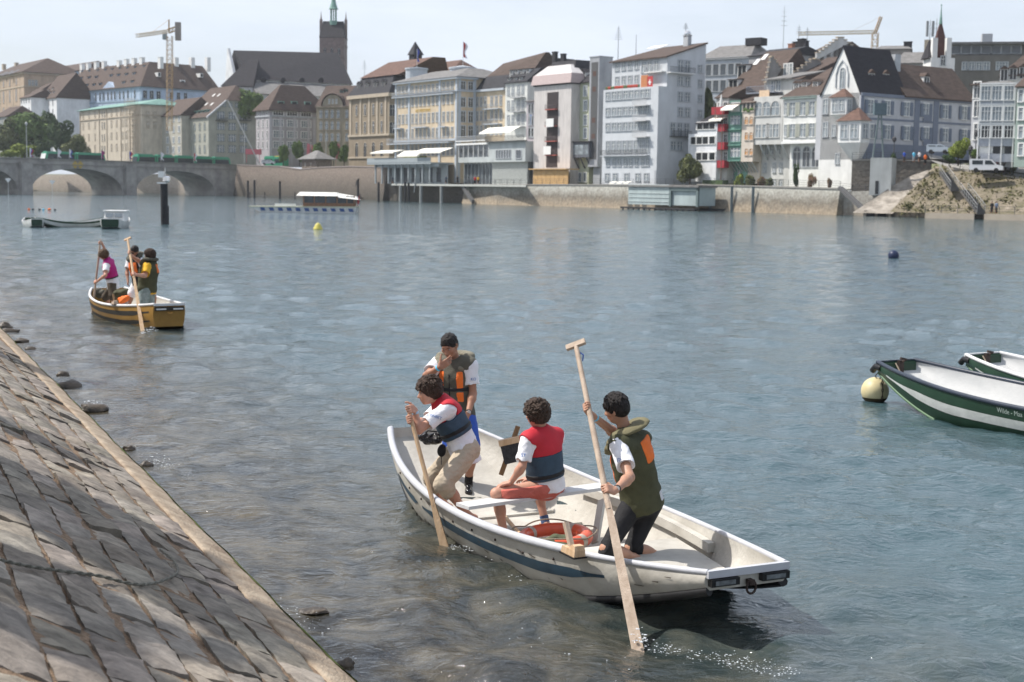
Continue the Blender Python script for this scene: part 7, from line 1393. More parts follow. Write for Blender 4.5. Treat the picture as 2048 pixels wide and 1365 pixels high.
    def sock(s, sd, m, t0=.8, r=.044): kn, an = s.J['kn'+sd], s.J['an'+sd]; b = MB(); b.tube([lerp(kn, an, t0), lerp(kn, an, .9), an+(an-kn).normalized()*.02], [r, r*.98, r], 14); return b.build('sock', m, s.root, True)
    def shoe(s, sd, toe, m, sole=WHT):
        A = SDF(); an = s.J['an'+sd]; kn = s.J['kn'+sd]; toe = Vector(toe).normalized(); dn = Vector((0, 0, -1)); A.cap(an-dn*.01, an+dn*.05-toe*.025, .046, .046, k=.03); A.cap(an+dn*.058-toe*.035, an+dn*.062+toe*.165, .044, .040, k=.03); A.half(an+dn*.092, dn); o = A.build('shoe', m, s.root, .006)
        b = MB(); sd_ = toe.cross(dn).normalized(); pts = []
        for i in range(16): a = 2*math.pi*i/16; pts.append(an+dn*.086+toe*(.062+.145*math.cos(a))+sd_*.046*math.sin(a))
        b.hexa(pts, [p+dn*.018 for p in pts]); b.build('sole', sole, o); 
        b = MB(); 
        for k in range(4): c = an+dn*(.02+.012*k)+toe*(.055+.022*k); b.bar(c-sd_*.028, c+sd_*.028, .005)
        b.build('laces', mat('laces', (.3,.3,.3)), o); return o
# ================================================================ boats
BW = mat('boat_white', (.36, .335, .285), .55, 0, 2.2, .3, 14, spec=.4, col2=(.56, .54, .49), detail=9); BI = mat('boat_inside', (.35, .33, .29), .7, 0, 1.6, .35, 20, col2=(.56, .54, .49), detail=10); RAILM = mat('boat_rail_grey', (.46, .47, .50), .5, .1, 4, .1, 20); BLKR = mat('black_rubber', (.012, .012, .013), .45, .3, 8); STRIPE = mat('blue_stripe', (.026, .058, .088), .55, .3, 3, .1, 12)
WOOD = mat('pale_wood', (.46, .30, .17), .65, 0, 6, .3, 40, stretch=(3, 3, .35), col2=(.62, .45, .29)); WOODG = mat('grey_wood', (.36, .27, .20), .7, 0, 5, .35, 40, stretch=(3, 3, .35), col2=(.52, .42, .33)); WOODD = mat('dark_wood', (.16, .09, .045), .7, 0, 6, .3, 40, stretch=(3, 3, .35), col2=(.30, .19, .10)); IRON = mat('rusty_iron', (.05, .035, .03), .6, .4, 20, .5, 60, metal=.4); ROPE = mat('rope_beige', (.30, .25, .19), .9, .2, 60, .6, 200)
class Boat:
    """scow-ended river boat; local x along the keel, y across, z up"""
    FLOAT = []
    def __init__(s, name, label, cx, cy, ax, L=6.2, wmid=.86, wend=.45, zmid=.35, zend=.62, out=BW, ins=BI, rail=RAILM, group=None, stripes=(), tw=.025, bot=.80, edge=BLKR, railr=.024, rocker=2.0, tip=.16, cat='boat', endm=None, lift=None, wend2=None, pw=2.3, zend2=None, rk0=.46, rke=1.55):
        s.rk0 = rk0; s.rke = rke
        s.zend2 = zend2 or zend
        s.wend2 = wend2 or wend; s.pw = pw
        Boat.FLOAT.append(s)
        s.L = L; s.h = L/2; s.wmid = wmid; s.wend = wend; s.zmid = zmid; s.zend = zend; s.bot = bot; s.rk = rocker; s.tip = tip
        s.root = empty(name, (cx, cy, 0), math.atan2(ax[1], ax[0]), label, cat, group); s.R3 = Matrix.Rotation(math.atan2(ax[1], ax[0]), 3, 'Z'); s.c = Vector((cx, cy, 0))
        N = 64; xs = [s.h*(-1+2*i/N) for i in range(N+1)]; rows = 7
        def shell(inset, lift): 
            G = np.zeros((N+1, 2*rows+5, 3))
            for i, x in enumerate(xs):
                k = 1-inset/s.h*0; x_ = x*(1-inset*.6/s.h); w = s.w(x)-inset; wb = s.wb(x)-inset; zt = s.z(x); zb = s.zb(x)+lift; col = []
                for j in range(rows+1): t = j/rows; bulge = .035*math.sin(math.pi*t); col.append((x_, -(w+(wb-w)*t+bulge), zt+(zb-zt)*t))
                for j in range(1, 4): t = j/4; col.append((x_, -wb+2*wb*t, zb))
                for j in range(rows, -1, -1): t = j/rows; bulge = .035*math.sin(math.pi*t); col.append((x_, (w+(wb-w)*t+bulge), zt+(zb-zt)*t))
                G[i] = np.array(col)
            return G
        O = shell(0, 0); I = shell(tw, tw if lift is None else lift); mo = grid_mesh('hull', O[:, ::-1], out); s.hull = link('hull', mo, s.root); mi = grid_mesh('inner_skin', I, ins); s.inner = link('inner_skin', mi, s.root)
        for me in (mo, mi): me.set_sharp_from_angle(angle=R(28))
        for i in (0, N): 
            e = MB(); k = 1 if i else -1; ring = [tuple(v) for v in O[i]]; e.add(ring, [tuple(range(len(ring))) if k < 0 else tuple(range(len(ring)-1, -1, -1))]); ring2 = [(I[i][j][0], I[i][j][1], I[i][j][2]) for j in range(I.shape[1])]; e.add(ring2, [tuple(range(len(ring2)-1, -1, -1)) if k < 0 else tuple(range(len(ring2)))])
            e.build('transom', endm or out, s.root)
        for sg in (-1, 1):
            b = MB(); P = [(x, sg*(s.w(x)-tw*.5+.006), s.z(x)+.004) for x in xs]; b.tube(P, railr, 8); b.build('gunwale', rail, s.root, True)
            b = MB(); Q = [(x, sg*(s.wb(x)+.004), s.zb(x)-.004) for x in xs if x > s.h*.48]; b.tube(Q, .036 if tip < .15 else .02, 8); b.build('edge_strip', edge, s.root, True); b = MB(); Q = [(x, sg*(s.wb(x)+.004), s.zb(x)-.004) for x in xs if x < -s.h*.55]; b.tube(Q, .02, 8); b.build('edge_strip', edge, s.root, True)
        for k in (-1, 1): x = k*(s.h+.012); b = MB(); b.box(min(x-.02, x+.02), -s.w(s.h)-.01, s.z(s.h)-.035, max(x-.02, x+.02), s.w(s.h)+.01, s.z(s.h)+.02); b.build('end_cap', rail, s.root)
        for (x0, x1, t0, t1, m, side) in stripes: s.stripe(x0, x1, t0, t1, m, side)
    def w(s, x): u = abs(x)/s.h; e = s.wend2 if x > 0 else s.wend; return e+(s.wmid-e)*(1-u**(s.pw if x > 0 else 2.3))
    def wb(s, x): u = abs(x)/s.h; return s.w(x)*(s.bot+(.93-s.bot)*u**3)
    def z(s, x): u = abs(x)/s.h; return s.zmid+((s.zend2 if x > 0 else s.zend)-s.zmid)*u**2.0
    def zb(s, x): r0, re_ = (s.rk0, s.rke) if x > 0 else (.46, 1.55); u = max(0, (abs(x)/s.h-r0)/(1-r0)); return -.09+((s.zend2 if x > 0 else s.zend)-s.tip+.09)*u**re_
    def stripe(s, x0, x1, t0, t1, m, side, n=40, name='stripe', off=.004):
        G = np.zeros((n+1, 4, 3))
        for i in range(n+1):
            x = x0+(x1-x0)*i/n; w, wb, zt, zb = s.w(x), s.wb(x), s.z(x), s.zb(x); e = min(1, i/5, (n-i)/5)
            for j in range(4): t = t0+(t1-t0)*(.5+(j/3-.5)*max(.35, e)); y = w+(wb-w)*t+.035*math.sin(math.pi*t)+off; G[i, j] = (x, side*y, zt+(zb-zt)*t)
        if side > 0: G = G[:, ::-1]
        return link(name, grid_mesh(name, G[:, ::-1], m), s.root)
    def side_pt(s, x, t, side, off=.004): w, wb, zt, zb = s.w(x), s.wb(x), s.z(x), s.zb(x); return Vector((x, side*(w+(wb-w)*t+.035*math.sin(math.pi*t)+off), zt+(zb-zt)*t))
    def world(s, p): return s.R3 @ Vector(p)+s.c
    def local(s, P): return s.R3.inverted() @ (Vector(P)-s.c)
    def batten(s, x0, x1, side, z, name='seat_rail', wd=.07, ht=.08, m=None):
        b = MB(); n_ = 10; P = []
        for i in range(n_+1):
            x = x0+(x1-x0)*i/n_; w, wb, zt, zb = s.w(x), s.wb(x), s.z(x), s.zb(x); t = (zt-z)/(zt-zb); y = w+(wb-w)*t+.035*math.sin(math.pi*t)-.03
            P.append([(x, side*(y-wd), z-ht/2), (x, side*(y+.02), z-ht/2), (x, side*(y+.0), z+ht/2), (x, side*(y-wd), z+ht/2)])
        for a, c in zip(P, P[1:]): b.add(a+c, [(0,1,5,4), (1,2,6,5), (2,3,7,6), (3,0,4,7)])
        b.add(P[0], [(3,2,1,0)]); b.add(P[-1], [(0,1,2,3)]); return b.build(name, m or BI, s.root)
    def crossbars(s, xs, m=None, name='floor_batten'):
        for x in xs: b = MB(); y = s.wb(x)-.03; z = s.zb(x)+.027; b.box(x-.03, -y, z, x+.03, y, z+.022); b.build(name, m or BI, s.root)
AX = Vector((.44, -.898, 0)).normalized()
NB = Boat('rowing_boat', 'white flat ended boat with blue side stripe carrying four people, nearest the camera', .405, 12.775, (AX.x, AX.y), L=6.02, wmid=.93, wend=.43, wend2=.345, pw=1.85, tip=.13, rk0=.40, rke=1.35, zmid=.32, zend=.60, zend2=.50, stripes=())
for (x0, x1, t0, t1) in ((-2.1, -1.25, .34, .50), (-1.1, 2.05, .33, .54)): NB.stripe(x0, x1, t0, t1, STRIPE, -1)
for (x0, x1, t0, t1) in ((-2.1, 2.05, .30, .56),): NB.stripe(x0, x1, t0, t1, STRIPE, 1)
NB.batten(-.95, 1.55, 1, .24); NB.batten(-1.75, -.15, -1, .24); NB.crossbars((-1.3, -.75, -.45, .35))
b = MB(); zd = .185
b.hexa([(x, sg*(NB.wb(x)+(NB.w(x)-NB.wb(x))*.5-.06), zd-.02) for x, sg in ((.95,-1),(2.25,-1),(2.25,1),(.95,1))], [(x, sg*(NB.wb(x)+(NB.w(x)-NB.wb(x))*.5-.06), zd) for x, sg in ((.95,-1),(2.25,-1),(2.25,1),(.95,1))]); b.build('stern_deck', BI, NB.root)
# bench plank across the boat
pa = NB.local((-.42, 12.44, 0)); pb = NB.local((.92, 13.42, 0)); b = MB(); dv = (pb-pa).normalized(); sv = Vector((-dv.y, dv.x, 0)); 
b.hexa([p+sv*k+Vector((0,0,.375)) for p, k in ((pa,-.10),(pb,-.10),(pb,.10),(pa,.10))], [p+sv*k+Vector((0,0,.405)) for p, k in ((pa,-.10),(pb,-.10),(pb,.10),(pa,.10))]); b.build('bench', mat('bench_white', (.50,.50,.50), .5, 0, 3, .15, 30, col2=(.62,.62,.61)), NB.root)
b = MB(); q = NB.local(aD(1204, 1000, 13.0)); q2 = NB.local(aD(1190, 1086, 12.75)); b.bar(q, q2, .10, .025, up=tuple(dv)); b.build('bench_brace', BI, NB.root)
# rubber buffers and ring on the near transom
xe = NB.h+.035; wz = NB.z(NB.h)
for y0, y1 in ((-.34, -.10), (.10, .34)):
    b = MB(); b.box(xe-.03, y0, wz-.095, xe+.02, y1, wz-.040); b.build('buffer', BLKR, NB.root); b = MB(); b.box(xe+.0205, y0+.03, wz-.084, xe+.026, y1-.04, wz-.052); b.build('buffer_plate', mat('worn_steel', (.16,.17,.18), .4, .4, 20, metal=.6), NB.root)
b = MB(); b.tube([(xe+.02, .04*math.cos(t), wz-.125+.048*math.sin(t)) for t in np.linspace(0, 2*math.pi, 20)], .009, 8, cap=False); b.box(xe-.02, -.022, wz-.11, xe+.035, .022, wz-.07); b.build('mooring_ring', IRON, NB.root, True)
for sg in (-1, 1):
    b = MB(); b.box(-NB.h-.10, sg*.30-.03, wz-.10, -NB.h+.0, sg*.30+.03, wz-.03); b.build('buffer', BLKR, NB.root)
# rivets / bolt heads and scuffs on the outer side
rs_ = random.Random(3)
for i in range(9):
    p = NB.side_pt(-1.9+i*.42, .2+.08*rs_.random(), -1, .002); b = MB(); b.ball(p, .012, 8, 6); b.build('bolt', IRON, NB.root, True)
for i in range(26):
    x = rs_.uniform(-2.4, 2.85); t = rs_.uniform(.12, .8); l_ = rs_.uniform(.03, .11); h_ = rs_.uniform(.004, .010); P4_ = [NB.side_pt(x, t, -1, .0065), NB.side_pt(x+l_, t+.05*rs_.random(), -1, .0065), NB.side_pt(x+l_*.9, t+.03+h_*4, -1, .0065), NB.side_pt(x+.01, t+h_*3, -1, .0065)]; b = MB(); b.add(P4_, [(0,1,2,3)]); b.build('scuff', mat('scuff_dark', (.10,.085,.07), .8, .3, 30), NB.root)
b = MB(); b.tube([(x, -(NB.w(x)+.004), NB.z(x)+.012) for x in np.linspace(-2.95, 1.72, 40)], .036, 10); b.build('fender_tube', RAILM, NB.root, True)
def blank_pole(name, a, b_, r0, r1, m, label, blade=None, handle=True, group=None, cat='pole', bdir=None, hdir=None, tail=.5):
    """long punting oar: a = top, b_ = bottom (world)"""
    a = Vector(a); b_ = Vector(b_); v = (b_-a).normalized(); L = (b_-a).length; root = empty(name, a, 0, label, cat, group); q = v.to_track_quat('Z', 'X').to_matrix()
    b = MB(); e = L if blade is None else L-blade
    b.tube([(q @ Vector((0,0,z))) for z in (0, .05, e*.5, e)], [r0*.9, r0, (r0+r1)/2, r1], 12); b.build('shaft', m, root, True)
    if blade:
        sd = Vector(bdir or (1, 0, 0)); sd = (sd-v*sd.dot(v)).normalized(); nn = v.cross(sd); b = MB(); ring = lambda z, w, t: [v*z+sd*w+nn*t, v*z-sd*w+nn*t, v*z-sd*w-nn*t, v*z+sd*w-nn*t]
        secs = [(e-.06, r1*.8, r1*.8), (e+.15, .030, .018), (L-.1, .044, .010), (L, .042, .007)]
        for (z0, w0, t0), (z1_, w1, t1) in zip(secs, secs[1:]): b.hexa(ring(z0, w0, t0), ring(z1_, w1, t1))
        b.build('blade', m, root)
    if handle:
        hd = Vector(hdir or (1, 0, .3)).normalized(); hd = (hd-v*hd.dot(v)).normalized(); b = MB(); b.bar(hd*-.085-v*.012, hd*.085-v*.012, .034, .045, up=tuple(v)); b.build('grip', m, root)
    return root
# ================================================================ crew of the near boat
from mathutils.bvhtree import BVHTree
def decal(o, px, py, txt, size, m, name='print', off=.003, tilt=0):
    """letters laid onto the surface of mesh o where the sight line through the photo point meets it"""
    me = o.data; bv = BVHTree.FromPolygons([v.co.copy() for v in me.vertices], [tuple(p.vertices) for p in me.polygons]); W_ = o.matrix_world if o.parent is None else None
    base = Vector((0, 0, 0)); p = o
    M = Matrix.Identity(4); q = o
    while q: M = q.matrix_basis @ M; q = q.parent
    Mi = M.inverted(); c = Mi @ CAM; d = (Mi.to_3x3() @ ray(px, py)).normalized(); h, n_, i, t = bv.ray_cast(c, d)
    if h is None: print('decal missed', txt); return
    x = Vector((0,0,1)).cross(n_).normalized(); y = n_.cross(x); M2 = Matrix((x, y, n_)).transposed() @ Matrix.Rotation(R(tilt), 3, 'Z')
    t_ = text_part(name, txt, size, m, o, Matrix.Identity(4), .0006)
    for v in t_.data.vertices:
        p = h+M2 @ Vector((v.co.x, v.co.y, 0))+n_*.06; hh = bv.ray_cast(p, -n_, .15)[0]; v.co = (hh+n_*(off+v.co.z)) if hh else (h+M2 @ v.co+n_*off)
def place(P):
    for c in P.root.children: c.location = c.location-P.off
    P.root.location = P.off
def gripj(J, sd, Pp, ax):
    """wrist position so that the hand closes on the pole point Pp"""
    Pp = Vector(Pp); ax = Vector(ax).normalized(); ax = ax if ax.z > 0 else -ax; el = Vector(J['el'+sd]); d = Pp-el; d = (d-ax*d.dot(ax)).normalized(); pn = ax.cross(d) if sd == 'r' else d.cross(ax); J['wr'+sd] = Pp-d*.072-pn*.030; return d, pn
CURL = (62, 72, 48); GC = 'people in the white rowing boat'; GP = 'people in the yellow rowing boat'
def on(a, b_, t): return Vector(a).lerp(Vector(b_), t)
# ---- kneeling young man at the stern (P4)
T4 = aD(1152, 692, 11.75); B4 = aD(1272, 1283, 9.92); ax4 = T4-B4
pz = lambda a, b_, z: Vector(a).lerp(Vector(b_), (z-a[2])/(b_[2]-a[2]))
J = dict(pel=aD(1284, 1000, 11.70), neck=aD(1250, 866, 11.66), head=aD(1232, 817, 11.64), shl=aD(1238, 892, 11.42), shr=aD(1283, 880, 11.84), ell=aD(1259, 955, 11.10), elr=aD(1238, 874, 11.85), wrl=(0,0,0), wrr=(0,0,0),
         hipl=aD(1264, 1012, 11.62), hipr=aD(1302, 1008, 11.78), knl=aD(1214, 1098, 11.45), knr=aD(1264, 1096, 11.66), anl=aD(1292, 1126, 11.62), anr=aD(1338, 1120, 11.86))
gl4 = gripj(J, 'l', pz(T4, B4, .905), ax4); gr4 = gripj(J, 'r', pz(T4, B4, 1.47), ax4)
P = Person('kneeling young man in olive life jacket punting at the near end of the white boat', J, (-.86, .48, -.14), (-.85, .53, .0), SK3, GC, hs=1.06, build=1.02, toes=dict(l=(.9, .25, -.3), r=(.9, .25, -.3)))
P.hand('l', *gl4, curl=CURL, thumb_side=-1); P.hand('r', *gr4, curl=CURL, thumb_side=1); P.done(); P.faceparts(); P.hair(HB, 'short')
t = P.tee(TEE, .62, hem=-.03); P.trousers(BLK, .80, .80, inf=.010, name='shorts', amp=.0008); v = P.vest(OLIVE, None, hem=-.085, inf=.048, amp=.0035)
C = P.CF; X, Y, Z = [Vector(C[:, i]) for i in range(3)]; mid = (P.J['shl']+P.J['shr'])/2
c = mid-Y*.13+X*.07-Z*.09; P.panel(v, ORANGE, .053, -.085, c, (.11, .12, .095), P.CF, 'orange_panel', amp=.0035)
c = mid+Y*.13-X*.06-Z*.16; P.panel(v, ORANGE, .052, -.085, c, (.07, .08, .14), P.CF, 'orange_panel', amp=.0035)
P.panel(v, mat('care_label', (.55,.56,.58), .7, .25, 60), .052, -.085, P.J['pel']-Y*.13+X*.06+Z*.01, (.040, .10, .040), P.CF, 'care_label', amp=.0035, res=.006)
P.collar(v, mat('collar_olive', (.15, .135, .075), .8, .12, 8, .3, 60), r=.135, w=.068, t=.026, lift=.025, drop=.16)
P.band('r', .80, WB, .033); P.watch('l', .86, STRAP, (0, -1, .3), .033)
b = MB(); s0 = P.J['knl']; 
for sd in 'lr':
    kn, hp, an = P.J['kn'+sd], P.J['hip'+sd], P.J['an'+sd]; b = MB(); b.tube([lerp(kn, hp, .17), lerp(kn, hp, .06), kn+(kn-lerp(hp, an, .5)).normalized()*.006, lerp(kn, an, .08), lerp(kn, an, .2)], [.071, .074, .076, .072, .064], 18); b.build('knee_brace', BLK, P.root, True)
for k in range(3): b = MB(); p0 = mid+Y*.17-Z*(.22+.02*k)+X*(.0+.02*k); b.tube([p0, p0+Vector((-.01, -.02, -.12)), p0+Vector((.01+.01*k, -.02, -.22))], .004, 6); b.build('cord', mat('olive_cord', (.16,.15,.08), .8), v, True)
decal(t, 1238, 921, 'ST', .042, PRINT); place(P)
po = blank_pole('punting_pole', T4, B4+(B4-T4).normalized()*.25, .021, .026, WOODG, 'long grey brown pole with T grip held by the kneeling man at the near end', blade=1.35, group='punting poles', cat='pole', bdir=(1, -.2, 0), hdir=(.8, .1, .7))
b = MB(); p = (B4-T4).normalized()*.07; b.tube([p+Vector((.02,0,0)), p+Vector((.05,0,-.02)), p+Vector((.045,0,-.07))], .006, 6); b.build('blue_tape', BLUE, po)
# ---- leaning young man with the pole (P1)
T1 = aD(816, 814, 13.12); B1 = aD(884, 1075, 12.72); ax1 = T1-B1
J = dict(pel=aD(927, 890, 13.5), neck=aD(881, 802, 13.48), head=aD(858, 783, 13.42), shl=aD(895, 818, 13.32), shr=aD(883, 812, 13.66), ell=aD(838, 861, 13.16), elr=aD(849, 846, 13.48), wrl=(0,0,0), wrr=(0,0,0),
         hipl=aD(937, 902, 13.42), hipr=aD(921, 896, 13.64), knl=aD(886, 969, 13.14), knr=aD(864, 956, 13.72), anl=aD(938, 1032, 13.36), anr=aD(890, 1010, 13.98))
d1 = (T1-B1).normalized(); gl1 = gripj(J, 'l', T1-d1*.03, ax1); gr1 = gripj(J, 'r', T1-d1*.12, ax1)
P = Person('young man in khaki trousers and red navy vest leaning forward on a pale pole', J, (-.93, -.26, -.22), (-.90, .05, -.42), SK1, GC, head_up=(-.22, .02, 1), hs=1.06, build=.95, toes=dict(l=(-.7, -.6, 0), r=(-.8, -.4, 0)), pel_fwd=(-.95, -.1, -.1))
P.hand('l', *gl1, curl=CURL, thumb_side=-1); P.hand('r', *gr1, curl=CURL, thumb_side=1); P.done(); P.faceparts(HBR); P.hair(HBR, 'bushy')
t = P.tee(TEE, .66, hem=-.17, inf=.024, amp=.0035); P.trousers(KHA, 1.22, 1.3, inf=.030, amp=.0045); P.vest(NAVY, RED, hem=.115, inf=.046, split=.76, belt=.42, amp=.0022)
P.band('l', .84, mat('band_grey_blue', (.35,.5,.62), .5), .032); decal(t, 869, 833, 'KONEKT', .036, PRINT, tilt=-18); place(P)
blank_pole('punting_pole', T1, B1+(B1-T1).normalized()*.4, .019, .021, WOOD, 'pale new wooden pole held in both hands by the leaning man', blade=.7, group='punting poles', cat='pole', bdir=(1, -.2, 0), handle=False)
# ---- standing young man with hand at his chin (P2)
J = dict(pel=aD(912, 826, 14.7), neck=aD(909, 722, 14.70), head=aD(899, 692, 14.62), shl=aD(941, 731, 14.60), shr=aD(877, 727, 14.80), ell=aD(946, 788, 14.58), elr=aD(853, 752, 14.50), wrl=aD(936, 829, 14.40), wrr=aD(880, 734, 14.40),
         hipl=aD(929, 840, 14.66), hipr=aD(903, 840, 14.78), knl=aD(942, 905, 14.60), knr=aD(909, 905, 14.74), anl=aD(937, 967, 14.72), anr=aD(906, 967, 14.92))
P = Person('standing young man in olive orange life jacket with his hand raised to his mouth', J, (-.38, -.86, -.34), (-.33, -.94, 0), SK2, GC, hs=1.04, build=1.0, toes=dict(l=(.05, -1, 0), r=(-.5, -.8, 0)))
P.hand('l', (aD(930, 846, 14.35)-J['wrl']), (-.9, .2, 0), curl=(18, 25, 18), thumb_side=-1); P.hand('r', (aD(908, 716, 14.44)-J['wrr']), (.1, 1, .3), curl=(14, 16, 10), thumb_side=1, spread=.03, tcurl=5); P.done(); P.faceparts(); P.hair(HB, 'crop')
t = P.tee(TEE, .60, inf=.02); P.trousers(BLUE, .78, .78, inf=.034, flare=.02, name='shorts', amp=.003); v = P.vest(OLV2, None, hem=-.045, inf=.042, amp=.0028, belt=.52)
X, Y, Z = [Vector(P.CF[:, i]) for i in range(3)]; mid = (P.J['shl']+P.J['shr'])/2; pel = P.J['pel']
for sx, w_ in ((-.095, .034), (.105, .034)):
    P.panel(v, ORANGE, .045, -.045, mid+X*sx*-1+Y*.12-Z*.155, (w_, .09, .098), P.CF, 'orange_panel', amp=.0028); P.panel(v, ORANGE, .045, -.045, mid+X*sx*-1+Y*.12-Z*.325, (w_, .09, .052), P.CF, 'orange_panel', amp=.0028)
b = MB(); p0 = mid+Y*.155-Z*.10; b.tube([mid+Y*.155-Z*.09, mid+Y*.158-Z*.25, pel+Y*.158+Z*.02], .006, 6); b.build('zip', BLK, v, True)
P.collar(v, mat('collar_grey', (.20, .185, .14), .8, .15, 30, .5, 90), r=.130, w=.056, t=.036, lift=.035, drop=.12)
P.band('r', .86, WB, .032); P.watch('l', .88, BLK, (.2, -1, .1), .031); P.sock('l', BLK, .74, .045); P.shoe('l', (.05, -1, 0), mat('glossy_black', (.01,.01,.012), .18, .3, 20, spec=.6)); P.sock('r', BLK, .74, .045); P.shoe('r', (-.5, -.8, 0), mat('glossy_black', (.01,.01,.012)))
decal(t, 947, 759, 'KO', .040, PRINT); place(P)
# ---- seated boy on the bench (P3)
J = dict(pel=aD(1093, 970, 12.98), neck=aD(1081, 862, 12.93), head=aD(1073, 828, 12.90), shl=aD(1057, 880, 12.80), shr=aD(1112, 873, 13.08), ell=aD(1044, 934, 12.72), elr=aD(1104, 930, 13.28), wrl=aD(1022, 965, 12.78), wrr=aD(1062, 958, 13.40),
         hipl=aD(1074, 977, 12.88), hipr=aD(1106, 972, 13.10), knl=aD(993, 988, 12.76), knr=aD(1072, 968, 13.46), anl=aD(1010, 1078, 12.85), anr=aD(1091, 1046, 13.35))
P = Person('curly haired boy in coral shorts and red navy vest sitting on the bench', J, (-.86, .48, -.12), (-.55, .83, 0), SK1, GC, hs=1.02, build=.93, toes=dict(l=(-.8, .3, 0), r=(-.3, .9, 0)))
P.hand('l', (-.9, .1, -.25), (.0, .1, -1), curl=(14, 20, 15), thumb_side=-1); P.hand('r', (-.8, .5, -.1), (0, .1, -1), curl=(14, 20, 15), thumb_side=1); P.done(); P.faceparts(HBR); P.hair(HC, 'curly')
t = P.tee(TEE, .72, hem=-.055, inf=.024, amp=.003); P.trousers(CORAL, .72, .72, inf=.028, flare=.014, name='shorts', amp=.003, top=.04); v = P.vest(NAVY, RED, hem=.075, inf=.044, split=.70, belt=.26, amp=.0014)
P.sock('r', mat('sock_blue', (.08, .13, .25), .9, .1, 20), .82, .043); P.sock('l', mat('sock_blue', (.08, .13, .25)), .82, .043)
decal(t, 1047, 911, 'ST', .042, PRINT); place(P)
# ---- gear in the near boat
c = aD(1110, 1070, 12.62); c.z = .075; LR = mat('ring_orange', (.62, .10, .045), .35, .1, 6, .1, 30, coat=.2); root = empty('life_ring', c, .4, 'orange red life ring lying on the boat floor before the kneeling man', 'life ring')
b = MB(); b.tube([(.285*math.cos(t), .285*math.sin(t), .02*math.cos(t)) for t in np.linspace(0, 2*math.pi, 49)], .062, 16, cap=False); b.build('ring', LR, root, True)
for k in range(4):
    a = k*math.pi/2+.5; b = MB(); b.tube([(.285*math.cos(t), .285*math.sin(t), .02*math.cos(t)) for t in np.linspace(a-.09, a+.09, 6)], .0645, 16); b.build('band', mat('ring_band', (.42,.36,.30), .7, .2, 20), root, True)
b = MB(); P_ = []
for i in range(97): t = 2*math.pi*i/96; rr = .345+.035*abs(math.sin(2*(t-.5))); P_.append((rr*math.cos(t), rr*math.sin(t), .045+.035*abs(math.sin(2*(t-.5)))))
b.tube(P_, .007, 6, cap=False); b.build('grab_rope', ROPE, root, True)
c = aD(1098, 1086, 12.35); c.z = .06; A = SDF(); rs = np.random.RandomState(8)
for k in range(9): A.ell((c.x+rs.uniform(-.17, .17), c.y+rs.uniform(-.10, .12), .05+rs.uniform(0, .07)), (rs.uniform(.07, .12), rs.uniform(.05, .1), rs.uniform(.03, .06)), k=.03)
A.warp(folds(.012, 22, 3)); o = A.build('tarpaulin', mat('green_canvas', (.085, .095, .055), .9, .25, 8, .6, 30), None, .012); tag(o, 'crumpled green canvas inside the life ring', 'canvas')
def cleat(base, ax, up, label, dark=False, s_=1.0):
    ax = Vector(ax).normalized(); up = Vector(up).normalized(); sd = ax.cross(up).normalized(); root = empty('rowlock_block', base, 0, label, 'rowlock', 'wooden rowlock blocks'); b = MB()
    b.hexa([ax*x+sd*y for x, y in ((-.11,-.05),(.11,-.05),(.11,.05),(-.11,.05))], [ax*x+sd*y+up*.05 for x, y in ((-.10,-.045),(.11,-.045),(.11,.045),(-.10,.045))]); b.hexa([ax*x+sd*y+up*.05 for x, y in ((.0,-.04),(.11,-.045),(.11,.045),(.0,.04))], [ax*x+sd*y+up*.085 for x, y in ((.04,-.035),(.10,-.04),(.10,.04),(.04,.035))]); b.build('block', WOOD if not dark else WOODG, root)
    b = MB(); b.bar(ax*-.02+up*.04, ax*-.13+up*.22, .045, .035, up=tuple(sd)); b.build('horn', WOODD if dark else WOODG, root); b = MB(); b.box(-.12, -.06, -.012, .12, .06, -.001); q = b.build('rubber_pad', BLKR, root); q.rotation_euler = (0, 0, math.atan2(ax.y, ax.x)); return root
cleat(aD(1146, 1108, 10.78), AX, (0, 0, 1), 'wooden rowlock block with upright horn on the near gunwale beside the kneeling man')
# block with black plate on the far gunwale
c = aD(1024, 902, 14.55); root = empty('rowlock_plate', c, 0, 'black plated rowlock block with a wooden bar on the far gunwale beside the seated boy', 'rowlock'); q = Matrix.Rotation(R(-14), 3, 'Y')
b = MB(); b.box(-.105, -.03, -.12, .105, .03, .075); b.v = [tuple(q @ Vector(v)) for v in b.v]; b.build('plate', mat('black_plate', (.03,.032,.036), .55, .4, 25, .3, 60), root)
b = MB(); b.box(-.115, -.04, .076, .115, .04, .135); b.v = [tuple(q @ Vector(v)) for v in b.v]; b.build('top_block', WOOD, root); b = MB(); b.bar(aD(1036, 853, 14.6)-c, aD(1002, 950, 14.62)-c, .05, .035, up=(0, 1, 0)); b.build('bar', WOODD, root)
b = MB(); b.box(.02, -.036, -.125, .11, -.031, -.065); b.v = [tuple(q @ Vector(v)) for v in b.v]; b.build('white_tag', WHT, root)
b = MB(); A_ = aD(1012, 1002, 13.7); B_ = aD(1052, 1062, 12.7); A_.z, B_.z = .0, .02; v = (B_-A_); b.tube([A_-v*.5, B_+v*.8], .018, 10); o = b.build('spare_pole', WOOD, None, True); tag(o, 'pale spare pole lying on the floor under the bench', 'pole')
